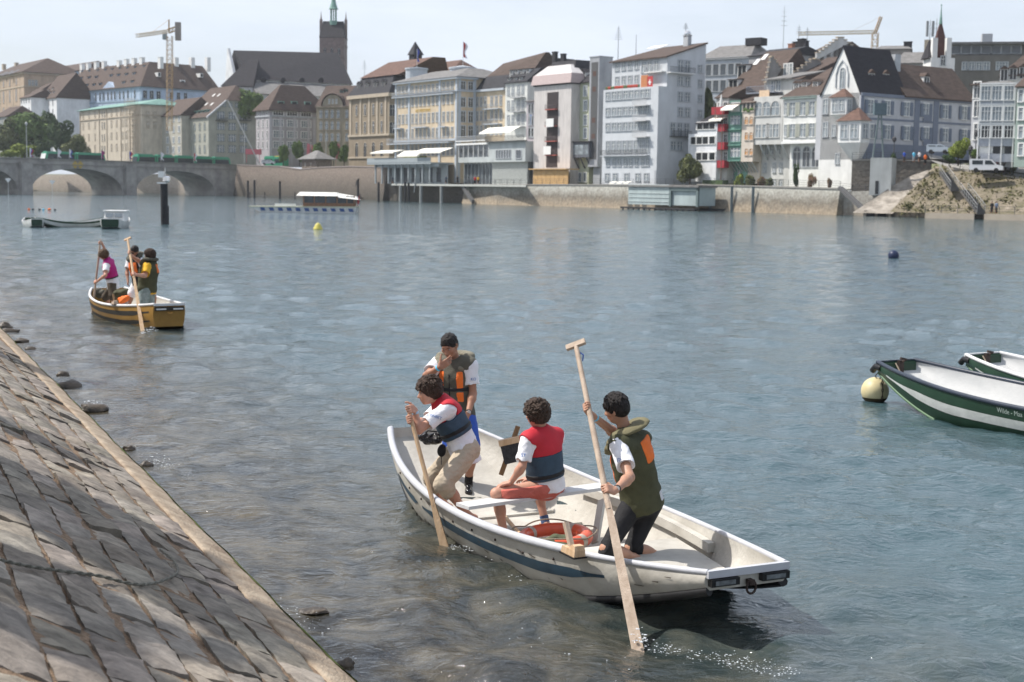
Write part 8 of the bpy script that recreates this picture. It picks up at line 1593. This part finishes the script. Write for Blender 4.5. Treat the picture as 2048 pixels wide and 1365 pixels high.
# black bag hanging under the leaning man
A = SDF(); c = aD(860, 876, 13.62); 
for dx, dz, r in ((-.08, .01, .05), (-.03, -.01, .06), (.03, -.02, .06), (.08, -.01, .05)): A.ell((c.x+dx, c.y, c.z+dz), (r, .05, r*.85), k=.03)
A.warp(folds(.009, 60, 5)); root = empty('bag', c, 0, 'shiny black bag hanging below the chest of the leaning man', 'bag'); o = A.build('pouch', mat('shiny_black', (.01,.01,.012), .15, .5, 40, .6, 60, spec=.7), root, .007); o.location = -c
b = MB(); b.tube([(.05,0,.02), (.09,-.01,.0), aD(880, 858, 13.55)-c], .012, 8); b.tube([(-.1,0,0), (-.02,.0,.07), (.07,0,.06)], .008, 8); b.build('strap', STRAP, root, True)
A = SDF(); c = aD(883, 903, 13.42); A.ell(c, (.042, .03, .055), k=.02); A.ell(c+Vector((.01, 0, .04)), (.03, .03, .03), k=.02); o = A.build('pouch', BLK, None, .008); b = MB(); b.tube([c, c+Vector((0, 0, -.13))], .004, 6); b.build('cord', STRAP, o); tag(o, 'small black pouch with cord hanging at the waist of the leaning man', 'pouch')
# ================================================================ yellow boat and its crew
YB = mat('boat_yellow', (.30, .165, .035), .45, .18, 2, .15, 12); YK = mat('boat_black', (.03, .027, .022), .6, .3, 4)
FB_ = Boat('rowing_boat', 'yellow and black flat ended boat with three people, in the left middle distance', -8.96, 33.8, (.50, -.866), L=5.3, wmid=.86, wend=.42, wend2=.335, pw=1.9, zmid=.40, zend=.56, tip=.50, out=YB, rail=mat('boat_rail_white', (.6, .6, .6)), edge=YK, lift=.10, railr=.03)
for t0, t1 in ((.22, .42), (.62, .8)):
    for sd in (-1, 1): FB_.stripe(-2.5, 2.5, t0, t1, YK, sd)
b = MB(); xe = FB_.h+.01; b.box(xe, -.33, .42, xe+.05, .33, .50, 0); b.build('buffer', YK, FB_.root); b = MB(); b.box(xe+.05, -.3, .44, xe+.056, -.08, .47); b.build('name_strip', WHT, FB_.root); b = MB(); b.box(xe+.05, .08, .44, xe+.056, .3, .47); b.build('name_strip', WHT, FB_.root)
b = MB(); b.tube([(xe+.07, .06*math.cos(t), .42+.06*math.sin(t)) for t in np.linspace(-2.6, -.5, 9)], .012, 6); b.build('emblem', mat('emblem_orange', (.5,.25,.06)), FB_.root)
b = MB(); b.box(.2, -.42, .30, 1.9, -.30, .33); b.build('side_board', WOODG, FB_.root)
def aj(**k): return {n_: aD(*v) for n_, v in k.items()}
RS = .014
J = aj(pel=(226, 566, 35.1), neck=(214, 519, 35.0), head=(207.5, 510.5, 34.9), shl=(213, 530, 34.8), shr=(221, 524, 35.2), ell=(211, 551, 34.6), elr=(213, 507, 35.2), wrl=(194, 564.5, 34.7), wrr=(204, 491, 35.0), hipl=(224, 570, 35.0), hipr=(228, 570, 35.2), knl=(225.5, 591, 34.9), knr=(211, 594, 35.3), anl=(228, 616, 34.9), anr=(219, 613, 35.3))
T5 = aD(201, 482, 35.05); B5 = aD(184.5, 626, 35.0); ax = T5-B5; g1 = gripj(J, 'l', on(T5, B5, .575), ax); g2 = gripj(J, 'r', on(T5, B5, .03), ax)
P = Person('young man in a magenta vest and brown trousers bending over his pole', J, (-.9, -.2, -.45), (-.95, -.2, 0), SK1, GP, hs=1.05, res=RS, toes=dict(l=(-1, -.2, 0), r=(-1, 0, 0))); P.hand('l', *g1, curl=CURL, thumb_side=-1, sc=1.1); P.hand('r', *g2, curl=CURL, sc=1.1); P.done(); P.hair(HLB, 'bushy'); P.tee(TEE, .6, hem=-.15, inf=.03); P.trousers(BRK, 1.3, 1.3, inf=.03); P.vest(MAG, None, hem=.14, inf=.05, belt=.30); place(P)
blank_pole('punting_pole', T5, B5+(B5-T5)*.06, .024, .026, WOODG, 'thin upright pole of the man in the magenta vest', group='punting poles', handle=False)
J = aj(pel=(294, 577, 33.0), neck=(298, 521.5, 33.0), head=(299, 510.5, 32.95), shl=(294, 533, 32.8), shr=(307, 530, 33.25), ell=(290, 552, 32.6), elr=(280, 524, 33.2), wrl=(270, 549, 32.6), wrr=(266, 512, 33.0), hipl=(290, 582, 32.9), hipr=(298, 582, 33.1), knl=(284, 612, 32.8), knr=(298, 612, 33.1), anl=(288, 640, 32.9), anr=(300, 640, 33.2))
T6 = aD(255.5, 479, 32.9); B6 = aD(284.8, 660, 31.3); ax = T6-B6; g1 = gripj(J, 'l', on(T6, B6, .40), ax); g2 = gripj(J, 'r', on(T6, B6, .155), ax)
P = Person('stout man in yellow shirt and olive orange life jacket gripping his pole', J, (-.9, .35, -.1), (-.85, .5, 0), SK1, GP, hs=1.12, build=1.22, res=RS, toes=dict(l=(-1, .2, 0), r=(-1, .2, 0))); P.hand('l', *g1, curl=CURL, thumb_side=-1, sc=1.15); P.hand('r', *g2, curl=CURL, sc=1.15); P.done(); P.hair(HBR, 'bushy'); P.tee(YTEE, .65, inf=.035); P.trousers(mat('plaid_shorts', (.12, .17, .17), .9, 0, 14, col2=(.30, .34, .33)), .9, .9, inf=.05); v = P.vest(OLIVE, None, hem=-.09, inf=.055)
X, Y, Z = [Vector(P.CF[:, i]) for i in range(3)]; mid = (P.J['shl']+P.J['shr'])/2; P.panel(v, ORANGE, .06, -.09, mid-Y*.12+X*.14-Z*.06, (.09, .12, .10), P.CF, 'orange_panel'); P.panel(v, ORANGE, .06, -.09, mid+Y*.14-X*.08-Z*.2, (.10, .12, .17), P.CF, 'orange_panel'); P.collar(v, OLV2, r=.14, w=.06, t=.04, lift=.02, drop=.14); place(P)
blank_pole('punting_pole', T6, B6+(B6-T6)*.05, .026, .03, WOOD, 'pale T handled pole with broad blade held by the man in yellow', blade=1.6, group='punting poles', bdir=(1, .2, 0), hdir=(.85, 0, .5))
J = aj(pel=(281, 566, 34.4), neck=(270.5, 514, 34.3), head=(268.7, 502.5, 34.2), shl=(281, 521, 34.2), shr=(259.5, 520, 34.45), ell=(288, 541, 34.2), elr=(254, 545, 34.35), wrl=(290, 558, 34.1), wrr=(256, 563, 34.2), hipl=(287, 571, 34.4), hipr=(274, 571, 34.5), knl=(307, 590, 34.3), knr=(262.5, 590, 34.4), anl=(309.5, 609, 34.4), anr=(258.5, 613, 34.4))
P = Person('man in sunglasses and white shorts standing astride behind the man in yellow', J, (-.35, -.9, -.1), (-.45, -.9, 0), SK2, GP, hs=1.08, res=RS, toes=dict(l=(0, -1, 0), r=(-.3, -1, 0))); P.hand('l', (0, 0, -1), (-1, 0, 0), thumb_side=-1); P.hand('r', (0, -.1, -1), (1, 0, 0)); P.done(); P.hair(HB, 'crop'); P.tee(TEE, .6, inf=.03); P.trousers(TEE, .85, .85, inf=.05, name='shorts'); v = P.vest(BLK, None, hem=-.05, inf=.05, belt=.5)
X, Y, Z = [Vector(P.CF[:, i]) for i in range(3)]; mid = (P.J['shl']+P.J['shr'])/2; P.panel(v, ORANGE, .056, -.05, mid+Y*.13+X*.09-Z*.2, (.045, .1, .17), P.CF, 'orange_panel'); P.panel(v, ORANGE, .056, -.05, mid+Y*.13-X*.09-Z*.2, (.045, .1, .17), P.CF, 'orange_panel'); P.collar(v, OLV2, r=.13, w=.06, t=.04, lift=.04, drop=.1)
b = MB(); b.tube([P.pt(-.05, .085, .012), P.pt(0, .10, .012), P.pt(.05, .085, .012)], .014, 8); b.build('sunglasses', BLK, P.root, True); place(P)
for (px, py, D, r, m, lab) in ((247, 598, 34.1, (.13, .11, .07), ORANGE, 'orange life jacket lying in the yellow boat'), (243, 588, 34.5, (.2, .13, .10), OLIVE, 'dark olive bags heaped in the yellow boat'), (201, 586, 35.7, (.14, .14, .1), OLV2, 'small dark bag in the far end of the yellow boat')):
    c = aD(px, py, D); A = SDF(); A.ell(c, r, k=.05); A.ell(c+Vector((.07, 0, .03)), (r[0]*.6, r[1]*.8, r[2]*.9), k=.06); A.ell(c+Vector((-.06, 0, -.03)), (r[0]*.6, r[1]*.8, r[2]), k=.06); A.warp(folds(.025, 22, 4)); o = A.build('bag', m, None, .025); tag(o, lab, 'bag')
c = FB_.world((1.0, -FB_.w(1.0), FB_.z(1.0)+.03)); cleat(c, (.5, -.866, 0), (0, 0, 1), 'dark rowlock block with horn on the side of the yellow boat', dark=True)
# ================================================================ moored boats
GR = mat('boat_green', (.018, .048, .028), .4, .2, 3, .1, 12); GLT = mat('boat_green_light', (.10, .17, .10), .5, .1); GW = mat('boat_stripe_white', (.42, .44, .42), .6, 0, 3, .2, 20, col2=(.6, .61, .59)); DRL = mat('boat_rail_dark', (.035, .045, .065), .35, .15, 4); WI = mat('moored_inside', (.44, .45, .45), .6, 0, 1.5, .2, 16, col2=(.56, .56, .55))
GM = 'green boats moored at the right'
def mooredbits(B_, rl_):
    b = MB(); x = -B_.h+.06; b.box(x, -.05, .46, x+.05, .05, .66); b.tube([(x+.03, .0, .63), (x+.09, .05, .68), (x+.08, -.06, .70)], .022, 6); b.build('shackle', IRON, B_.root)
    b = MB(); b.box(-B_.h+.03, -B_.w(-B_.h)+.04, .40, -B_.h+.06, B_.w(-B_.h)-.04, .62); b.build('inner_transom', GR, B_.root); b = MB(); b.tube([(-B_.h-.10, -B_.wend, .50), (-B_.h-.02, -B_.wend-.02, .57), (-B_.h+.12, -B_.wend-.03, .56)], .05, 10); b.build('bumper', BLKR, B_.root, True)
    b = MB(); b.tube([(-B_.h+.08, -.1, .62), (-B_.h+.2, -.12, .5), (-B_.h+.3, -.1, .2)], .012, 6); b.build('rope', ROPE, B_.root, True)
MA = Boat('moored_boat', 'green boat with white side stripe and dark rail moored beside the pale buoy', 7.74, 18.95, (.50, -.866), L=7.0, wmid=.92, wend=.40, zmid=.40, zend=.64, out=GR, ins=WI, rail=DRL, group=GM, edge=GLT, tip=.16, lift=.03, railr=.032)
MA.stripe(-3.2, 3.2, .36, .62, GW, -1); MA.stripe(-3.2, 3.2, .36, .62, GW, 1); MA.batten(-.9, 2.2, 1, .27, m=mat('seat_rail_white', (.58,.56,.52), .7, .1, 3)); mooredbits(MA, DRL); MA.crossbars((-1.4,))
b = MB(); b.box(-1.15, MA.w(-1)-.10, .36, -.93, MA.w(-1)+.03, .44, 0); b.box(-1.3, MA.w(-1)-.06, .30, -1.2, MA.w(-1)+.02, .47, 0); b.build('rowlock_seat', WHT, MA.root)
t_ = None
def sidetext(B_, x0, txt, size, t=.17):
    T = text_part('name', txt, size, mat('name_white', (.34, .40, .37), .6), B_.root, Matrix.Identity(4), .0005, align='LEFT')
    for v in T.data.vertices:
        x = x0+v.co.x; tt = t-v.co.y/.45; q = B_.side_pt(x, tt, -1, .007+v.co.z); v.co = q
sidetext(MA, -.72, 'Wilde - Maa', .088)
MB2 = Boat('moored_boat', 'green boat with pale rail moored behind, cut by the right edge', 9.48, 20.15, (.50, -.866), L=7.0, wmid=.92, wend=.40, zmid=.40, zend=.64, out=GR, ins=WI, rail=mat('boat_rail_white', (.6, .6, .6)), group=GM, edge=GLT, tip=.16, lift=.03, railr=.03)
MB2.stripe(-3.2, 3.2, .40, .66, GW, -1); mooredbits(MB2, WHT)
def buoy(px, py, D, r, m, label, sq=1.0, parts=True, sink=.25):
    c = aD(px, py, D); root = empty('buoy', (c.x, c.y, r*(1-2*sink)), 0, label, 'buoy'); b = MB(); b.ball((0,0,0), (r, r, r*sq), 24, 16); b.build('float', m, root, True); return root
by = buoy(1750, 780, 22.0, .215, mat('buoy_cream', (.50, .42, .22), .45, 0, 3, .1, 20, col2=(.66, .58, .36)), 'pale yellow ball buoy with rusty chain at the bow of the green boat', sink=.12)
b = MB(); b.lathe((0,0,0), [(.196, -.098), (.184, -.122), (.16, -.15), (.1, -.195)], 24); b.build('waterline_band', mat('slime', (.05,.035,.015), .7, .4, 8), by, True)
b = MB(); 
for k in range(7): z = .22-.06*k; b.tube([(.055+.012*math.cos(t)*(k % 2)+.004, -.215*math.cos(min(1, abs(z)/.23))**.5-.012, z+.03*math.sin(t)) for t in np.linspace(0, 6.28, 9)], .008, 5, cap=False)
b.build('chain', IRON, by); b = MB(); b.tube([(.03+.045*math.cos(t), -.06, .24+.045*math.sin(t)) for t in np.linspace(0, 6.28, 15)], .008, 6, cap=False); b.build('shackle_ring', IRON, by)
buoy(1957, 757, 23.6, .17, mat('buoy_peach', (.55,.36,.22), .5), 'small peach coloured buoy mostly hidden behind the rear green boat'); buoy(1787, 511, 73, .28, mat('buoy_navy', (.02,.03,.07), .4, .2, 2), 'dark blue ball buoy alone in the right middle distance')
c = aD(636, 453, 108); b = MB(); b.lathe((0,0,0), [(.36, -.1), (.36, .05), (.22, .34), (.12, .46), (.02, .5)], 14); o = b.build('marker_buoy', mat('buoy_yellow', (.55,.48,.10), .5), loc=(c.x, c.y, 0)); tag(o, 'yellow cone shaped marker floating in the mid river', 'buoy')
for px, r, m, lab in ((58, .15, ORANGE, 'leftmost orange float of the row beyond the moored boats'), (66, .15, BLK, 'dark float just right of the leftmost orange one'), (79, .15, BLK, 'dark float left of the pale blue one'), (87, .14, WB, 'pale blue float in the middle of the row'), (99, .19, ORANGE, 'largest orange float, near the right end of the row'), (110, .14, BLK, 'rightmost dark float of the row')): q = buoy(px, 418, 168, r, m, lab, .7); q['group'] = 'small floats in a row far left'
GLM = 'boats moored at the far left'
D = 104; c = aD(67, 446, D); Q1 = Boat('moored_boat', 'small green and white boat moored at the far left edge', c.x, D, (.42, -.907), L=4.2, wmid=.75, wend=.36, zmid=.38, zend=.62, tip=.5, out=GW, ins=WI, rail=WHT, group=GLM, edge=GR, lift=.12, endm=GR)
c = aD(147, 444, D+1); Q2 = Boat('moored_boat', 'long white and green striped boat seen from the side between two others', c.x, D+1, (.66, .75), L=5.6, wmid=.80, wend=.40, zmid=.34, zend=.66, tip=.3, out=GW, ins=WI, rail=GR, group=GLM, edge=GR, lift=.12); Q2.stripe(-2.9, 2.9, .02, .25, GR, -1); Q2.stripe(-2.9, 2.9, .78, .98, GR, -1)
c = aD(231, 444, D); Q3 = Boat('moored_boat', 'white motor boat with small cabin and green bow panel moored beside the dark pile', c.x, D, (.12, -.99), L=5.0, wmid=.92, wend=.6, zmid=.45, zend=.72, tip=.6, out=GW, ins=WI, rail=WHT, group=GLM, edge=GR, lift=.12, endm=GR)
b = MB(); b.hexa([(-1.5,-.75,.5),(.8,-.75,.5),(.8,.75,.5),(-1.5,.75,.5)], [(-1.4,-.7,1.2),(.4,-.65,1.2),(.4,.65,1.2),(-1.4,.7,1.2)]); b.build('cabin', WHT, Q3.root); b = MB(); b.box(-1.5, -.8, 1.202, .55, .8, 1.27); b.build('cabin_roof', WHT, Q3.root)
for y in (-.32, .32): b = MB(); b.hexa([(.70,y-.26,+.78),(.74,y-.26,.78),(.74,y+.26,.78),(.70,y+.26,.78)], [(.56,y-.26,1.08),(.60,y-.26,1.08),(.60,y+.26,1.08),(.56,y+.26,1.08)]); b.build('windscreen', GLB, Q3.root)
b = MB(); b.box(-2.95, -.2, .2, -2.6, .2, 1.1); b.build('outboard_motor', mat('motor_grey', (.3,.3,.3)), Q3.root)
# dark pile with lamp
c = aD(329, 448, 116); t = aD(329, 368, 116); h = t.z; root = empty('river_pile', (c.x, c.y, 0), 0, 'thick dark river pile with pale box and bright lamp on top', 'pile'); b = MB(); b.tube([(0,0,-2),(0,0,h)], .29, 14); b.box(.1, -.33, -1, .36, .1, h*.45); b.build('post', mat('tarred_timber', (.03,.03,.032)), root); b = MB(); b.box(-.5, -.3, h, .2, .3, h+.12); b.box(-.42, -.2, h+.5, -.02, .2, h+1.0); b.build('box', WHT, root); b = MB(); b.lathe((.22, 0, h+.12), [(.1, 0), (.32, .1), (.32, .42), (.1, .5)], 12); b.build('lamp', mat('chrome', (.8,.8,.8), .12, .02, metal=.9), root, True); b = MB(); b.tube([(.1,0,h),(.1,0,h+1.3)], .03, 6); b.build('aerial', WHT, root)
# heart shaped signs on thin poles seen before the arches
for px, pt, pb in ((17, 360, 392), (105, 364, 378)):
    c = aD(px, 392, 300); t = aD(px, pt, 300); b = MB(); r = .65; z = t.z; b.hexa([(-r,-.04,z+.2),(0,-.04,z-r),(r,-.04,z+.2),(0,-.04,z+.35)], [(-r,.04,z+.2),(0,.04,z-r),(r,.04,z+.2),(0,.04,z+.35)]); b.bar((0,0,-1), (0,0,z-.2), .06); o = b.build('signal_board', WHT, loc=(c.x, c.y, 0)); tag(o, 'white heart shaped board on a thin pole before the %s arch' % ('leftmost' if px < 50 else 'middle'), 'sign', 'boards on poles')
# river taxi
c = aD(610, 420, 176); root = empty('river_taxi', (c.x, c.y, 0), 0, 'river taxi boat with blue white chequered hull and white canopy roof', 'boat'); hl = 6.5
TW = mat('taxi_white', (.62,.62,.60), .5); TB = mat('taxi_blue', (.05,.10,.25), .5)
def th(x): return .95+.0*x+(.15 if x < -5 else 0)
b = MB(); b.hexa([(-4.6,-1.1,-.2),(6.2,-1.1,-.2),(6.2,1.1,-.2),(-4.6,1.1,-.2)], [(-6.6,-1.2,.62),(6.5,-1.2,.75),(6.5,1.2,.75),(-6.6,1.2,.62)]); b.build('hull', TW, root)
b = MB(); b.hexa([(-6.7,-1.28,.62),(6.6,-1.28,.75),(6.6,1.28,.75),(-6.7,1.28,.62)], [(-6.7,-1.28,.74),(6.6,-1.28,.87),(6.6,1.28,.87),(-6.7,1.28,.74)]); b.build('gunwale', mat('taxi_rail', (.50,.50,.38)), root)
for k in range(11): x = -5.2+k*1.08; b = MB(); b.hexa([(x,-1.215,.22),(x+.55,-1.215,.22),(x+.55,-1.14,.22),(x,-1.14,.22)], [(x-.15,-1.245,.6),(x+.4,-1.245,.6),(x+.4,-1.15,.6),(x-.15,-1.15,.6)]); b.build('blue_check', TB, root)
tk = mat('taxi_wood', (.22,.12,.07), .6, .2, 3); b = MB(); b.box(-.1, -1.0, .8, 6.2, 1.0, 1.25); b.build('cabin_side', tk, root)
for x in (-.1, 1.2, 2.6, 4.0, 5.2, 6.1): b = MB(); b.box(x, -1.0, 1.25, x+.16, -.9, 2.15); b.box(x, .9, 1.25, x+.16, 1.0, 2.15); b.build('cabin_post', tk, root)
b = MB(); b.box(.0, -.96, 1.25, 6.1, -.93, 2.1); b.build('window', GL, root)
b = MB(); b.hexa([(-.9,-1.3,2.1),(4.2,-1.3,2.1),(4.2,1.3,2.1),(-.9,1.3,2.1)], [(-.5,-.7,2.55),(4.0,-.7,2.55),(4.0,.7,2.55),(-.5,.7,2.55)]); b.hexa([(4.25,-1.3,1.95),(6.7,-1.3,1.7),(6.7,1.3,1.7),(4.25,1.3,1.95)], [(4.1,-.7,2.45),(6.3,-.7,2.1),(6.3,.7,2.1),(4.1,.7,2.45)]); b.build('canopy', mat('canopy_white', (.78,.77,.72), .6), root)
b = MB(); b.box(-3.6, -.8, .8, -1.0, -.75, 1.1); b.build('seat_rail', WHT, root); b = MB(); b.bar((6.5,0,.9), (6.7,0,2.2), .05); b.box(6.45, -.03, 1.2, 6.7, .03, 1.9); b.build('flag', RED, root)
# ================================================================ tiny people on the bank
def mini(px, py, D, sh, tr, label, h=1.72, seed=0, zf=None):
    c = aD(px, py, D); rs = random.Random(seed); A = SDF(); z = lambda t: c+Vector((0, 0, h*t)); w_ = .04*h
    for sg in (-1, 1): A.cap(z(.48)+Vector((sg*.08, 0, 0)), z(.03)+Vector((sg*rs.uniform(.08, .17), rs.uniform(-.12, .12), 0)), .085, .05); A.cap(z(.80)+Vector((sg*.17, 0, 0)), z(.47)+Vector((sg*rs.uniform(.22, .3), -.05, 0)), .05, .035)
    A.cap(z(.55), z(.78), .14, .15, k=.05); A.cap(z(.8), z(.9), .05, .05); A.ell(z(.93), (.085, .1, .12)); root = empty('person', c, 0, label, 'person', 'people on the far bank'); o = A.build('body', SK2, root, .035); o.location = -c
    T = SDF(); T.cap(z(.54), z(.78), .165, .175, k=.05); [T.cap(z(.79)+Vector((sg*.17, 0, 0)), z(.66)+Vector((sg*.22, 0, 0)), .075, .07) for sg in (-1, 1)]; o = T.build('shirt', sh, root, .04); o.location = -c
    T = SDF(); [T.cap(z(.50)+Vector((sg*.07, 0, 0)), z(.16)+Vector((sg*.10, 0, 0)), .12, .08, k=.04) for sg in (-1, 1)]; o = T.build('trousers', tr, root, .04); o.location = -c; b = MB(); b.ball(z(.965)+Vector((0, .01, 0))-c, (.095, .11, .09), 8, 6); b.build('hair', HB, root)
for a in ((1808, 325, 224, BLUE, BRK, 'person in blue on the terrace before the hall, leftmost'), (1827, 325, 223.6, WB, STN, 'person in pale turquoise on the terrace before the hall'), (1838, 325, 223.3, TEE, BRK, 'person in white right of the turquoise one on the terrace'), (1850, 330, 223, ORANGE, BLK, 'person in orange at the right end of the terrace railing'), (1983, 428, 200.5, BLK, BLK, 'person dressed in black on the lower right bank'), (1992, 428, 200, mat('grey_blue_cloth', (.2,.24,.32)), BRK, 'person in grey blue beside the one in black on the bank'), (950, 369, 306, RED, BLK, 'person in red on the deck below the hotel'), (956, 369, 305, YTEE, BLK, 'person in yellow beside the one in red on the deck'), (915, 368, 312, BLK, BLK, 'person in dark clothes on the hotel deck left of the red one'), (892, 368, 318, NAVY, BLK, 'person in navy on the hotel deck between the pillars'), (786, 368, 350, NAVY, BLK, 'person at the left end of the hotel deck')): mini(*a, seed=a[0])
# ================================================================ trees whose shade falls on the embankment
def slopept(px, py):
    d = ray(px, py); nrm = Vector((-RN.x*SLOPE, -RN.y*SLOPE, 1)); p0 = bankP(0, 0, 0); return CAM+d*((p0-CAM).dot(nrm)/d.dot(nrm))
for i, (px, py, r, t, n_, sd) in enumerate(((75, 985, 1.1, 11.5, 2000, 41), (225, 1095, .8, 11.0, 1800, 42), (370, 1200, .46, 11.0, 1300, 43), (10, 850, .5, 12.5, 1200, 44), (40, 725, .8, 13.5, 1600, 45), (400, 1290, .22, 10.5, 700, 46), (110, 1270, .34, 11, 900, 47), (-30, 1120, .75, 11.5, 1200, 48))):
    p = slopept(px, py)+sdir*t; w_ = (p-KE).dot(RN); zg = .15+SLOPE*min(7.2, w_); root = empty('tree', (p.x, p.y, zg), 0, 'leafy promenade tree number %s from the water stairs, beyond the left edge' % ('one', 'two', 'three', 'four', 'five', 'six', 'seven', 'eight')[i], 'tree', 'promenade trees shading the embankment')
    c = link('crown', crown_mesh(sd, n_, LG, leaf=.16), root, (0, 0, p.z-zg-r)); c.scale = (r*1.25, r*1.25, r); b = MB(); b.tube([(0,0,-.3),(.05,0,(p.z-zg)*.5),(0,0,p.z-zg-r*.2)], [.13, .1, .05], 8); b.build('trunk', BK, root)
# ================================================================ splashes, and pale drops standing in for sun glitter
FO = mat('drops_and_glitter', (.62, .66, .70), .1, .03, 5, spec=.8)
rs = np.random.RandomState(12); b = MB()
def drops(px0, py0, px1, py1, n_, spread, zmax, rmax):
    for k in range(n_):
        t = rs.rand(); c = at(px0+(px1-px0)*t+rs.normal()*spread, py0+(py1-py0)*t+rs.normal()*spread*.45, 0); r = rmax*rs.uniform(.25, 1)**2; z = abs(rs.normal())*zmax
        b.ball((c.x, c.y, z+.002), (r*rs.uniform(.8, 2.0), r, r*.45), 6, 4)
drops(1290, 1292, 1600, 1350, 420, 17, .004, .0055); drops(1272, 1283, 1290, 1288, 40, 7, .05, .010); drops(900, 1094, 960, 1102, 130, 6, .006, .006); drops(960, 1120, 1060, 1180, 40, 16, .02, .006); drops(280, 668, 312, 662, 60, 3, .04, .018); drops(185, 628, 200, 630, 30, 4, .04, .016); drops(300, 915, 380, 960, 260, 13, .006, .007); drops(175, 805, 205, 812, 50, 6, .02, .012); drops(1020, 1290, 1240, 1350, 50, 30, .01, .006); drops(545, 1190, 700, 1330, 60, 22, .01, .006)
tag(b.build('splash_and_glitter', FO, smooth=True), 'white splashes around the poles and pale drops standing in for sun glitter on riffles', kind='stuff')
build_water()
# ================================================================ haze
hm = bpy.data.materials.new('haze'); hm.use_nodes = True; nt = hm.node_tree
for x in list(nt.nodes): nt.nodes.remove(x)
out = nt.nodes.new('ShaderNodeOutputMaterial'); pv = nt.nodes.new('ShaderNodeVolumePrincipled'); nt.links.new(pv.outputs[0], out.inputs['Volume'])
pv.inputs['Color'].default_value = (0.88, 0.93, 1.0, 1); pv.inputs['Density'].default_value = 0.00012; pv.inputs['Anisotropy'].default_value = 0.25
b = MB(); b.box(-3200, -400, -4.0, 3200, 3800, 110); hz = b.build('haze', hm); tag(hz, 'thin summer haze over the river', kind='stuff')
if globals().get('NOHAZE'): bpy.data.objects.remove(hz)
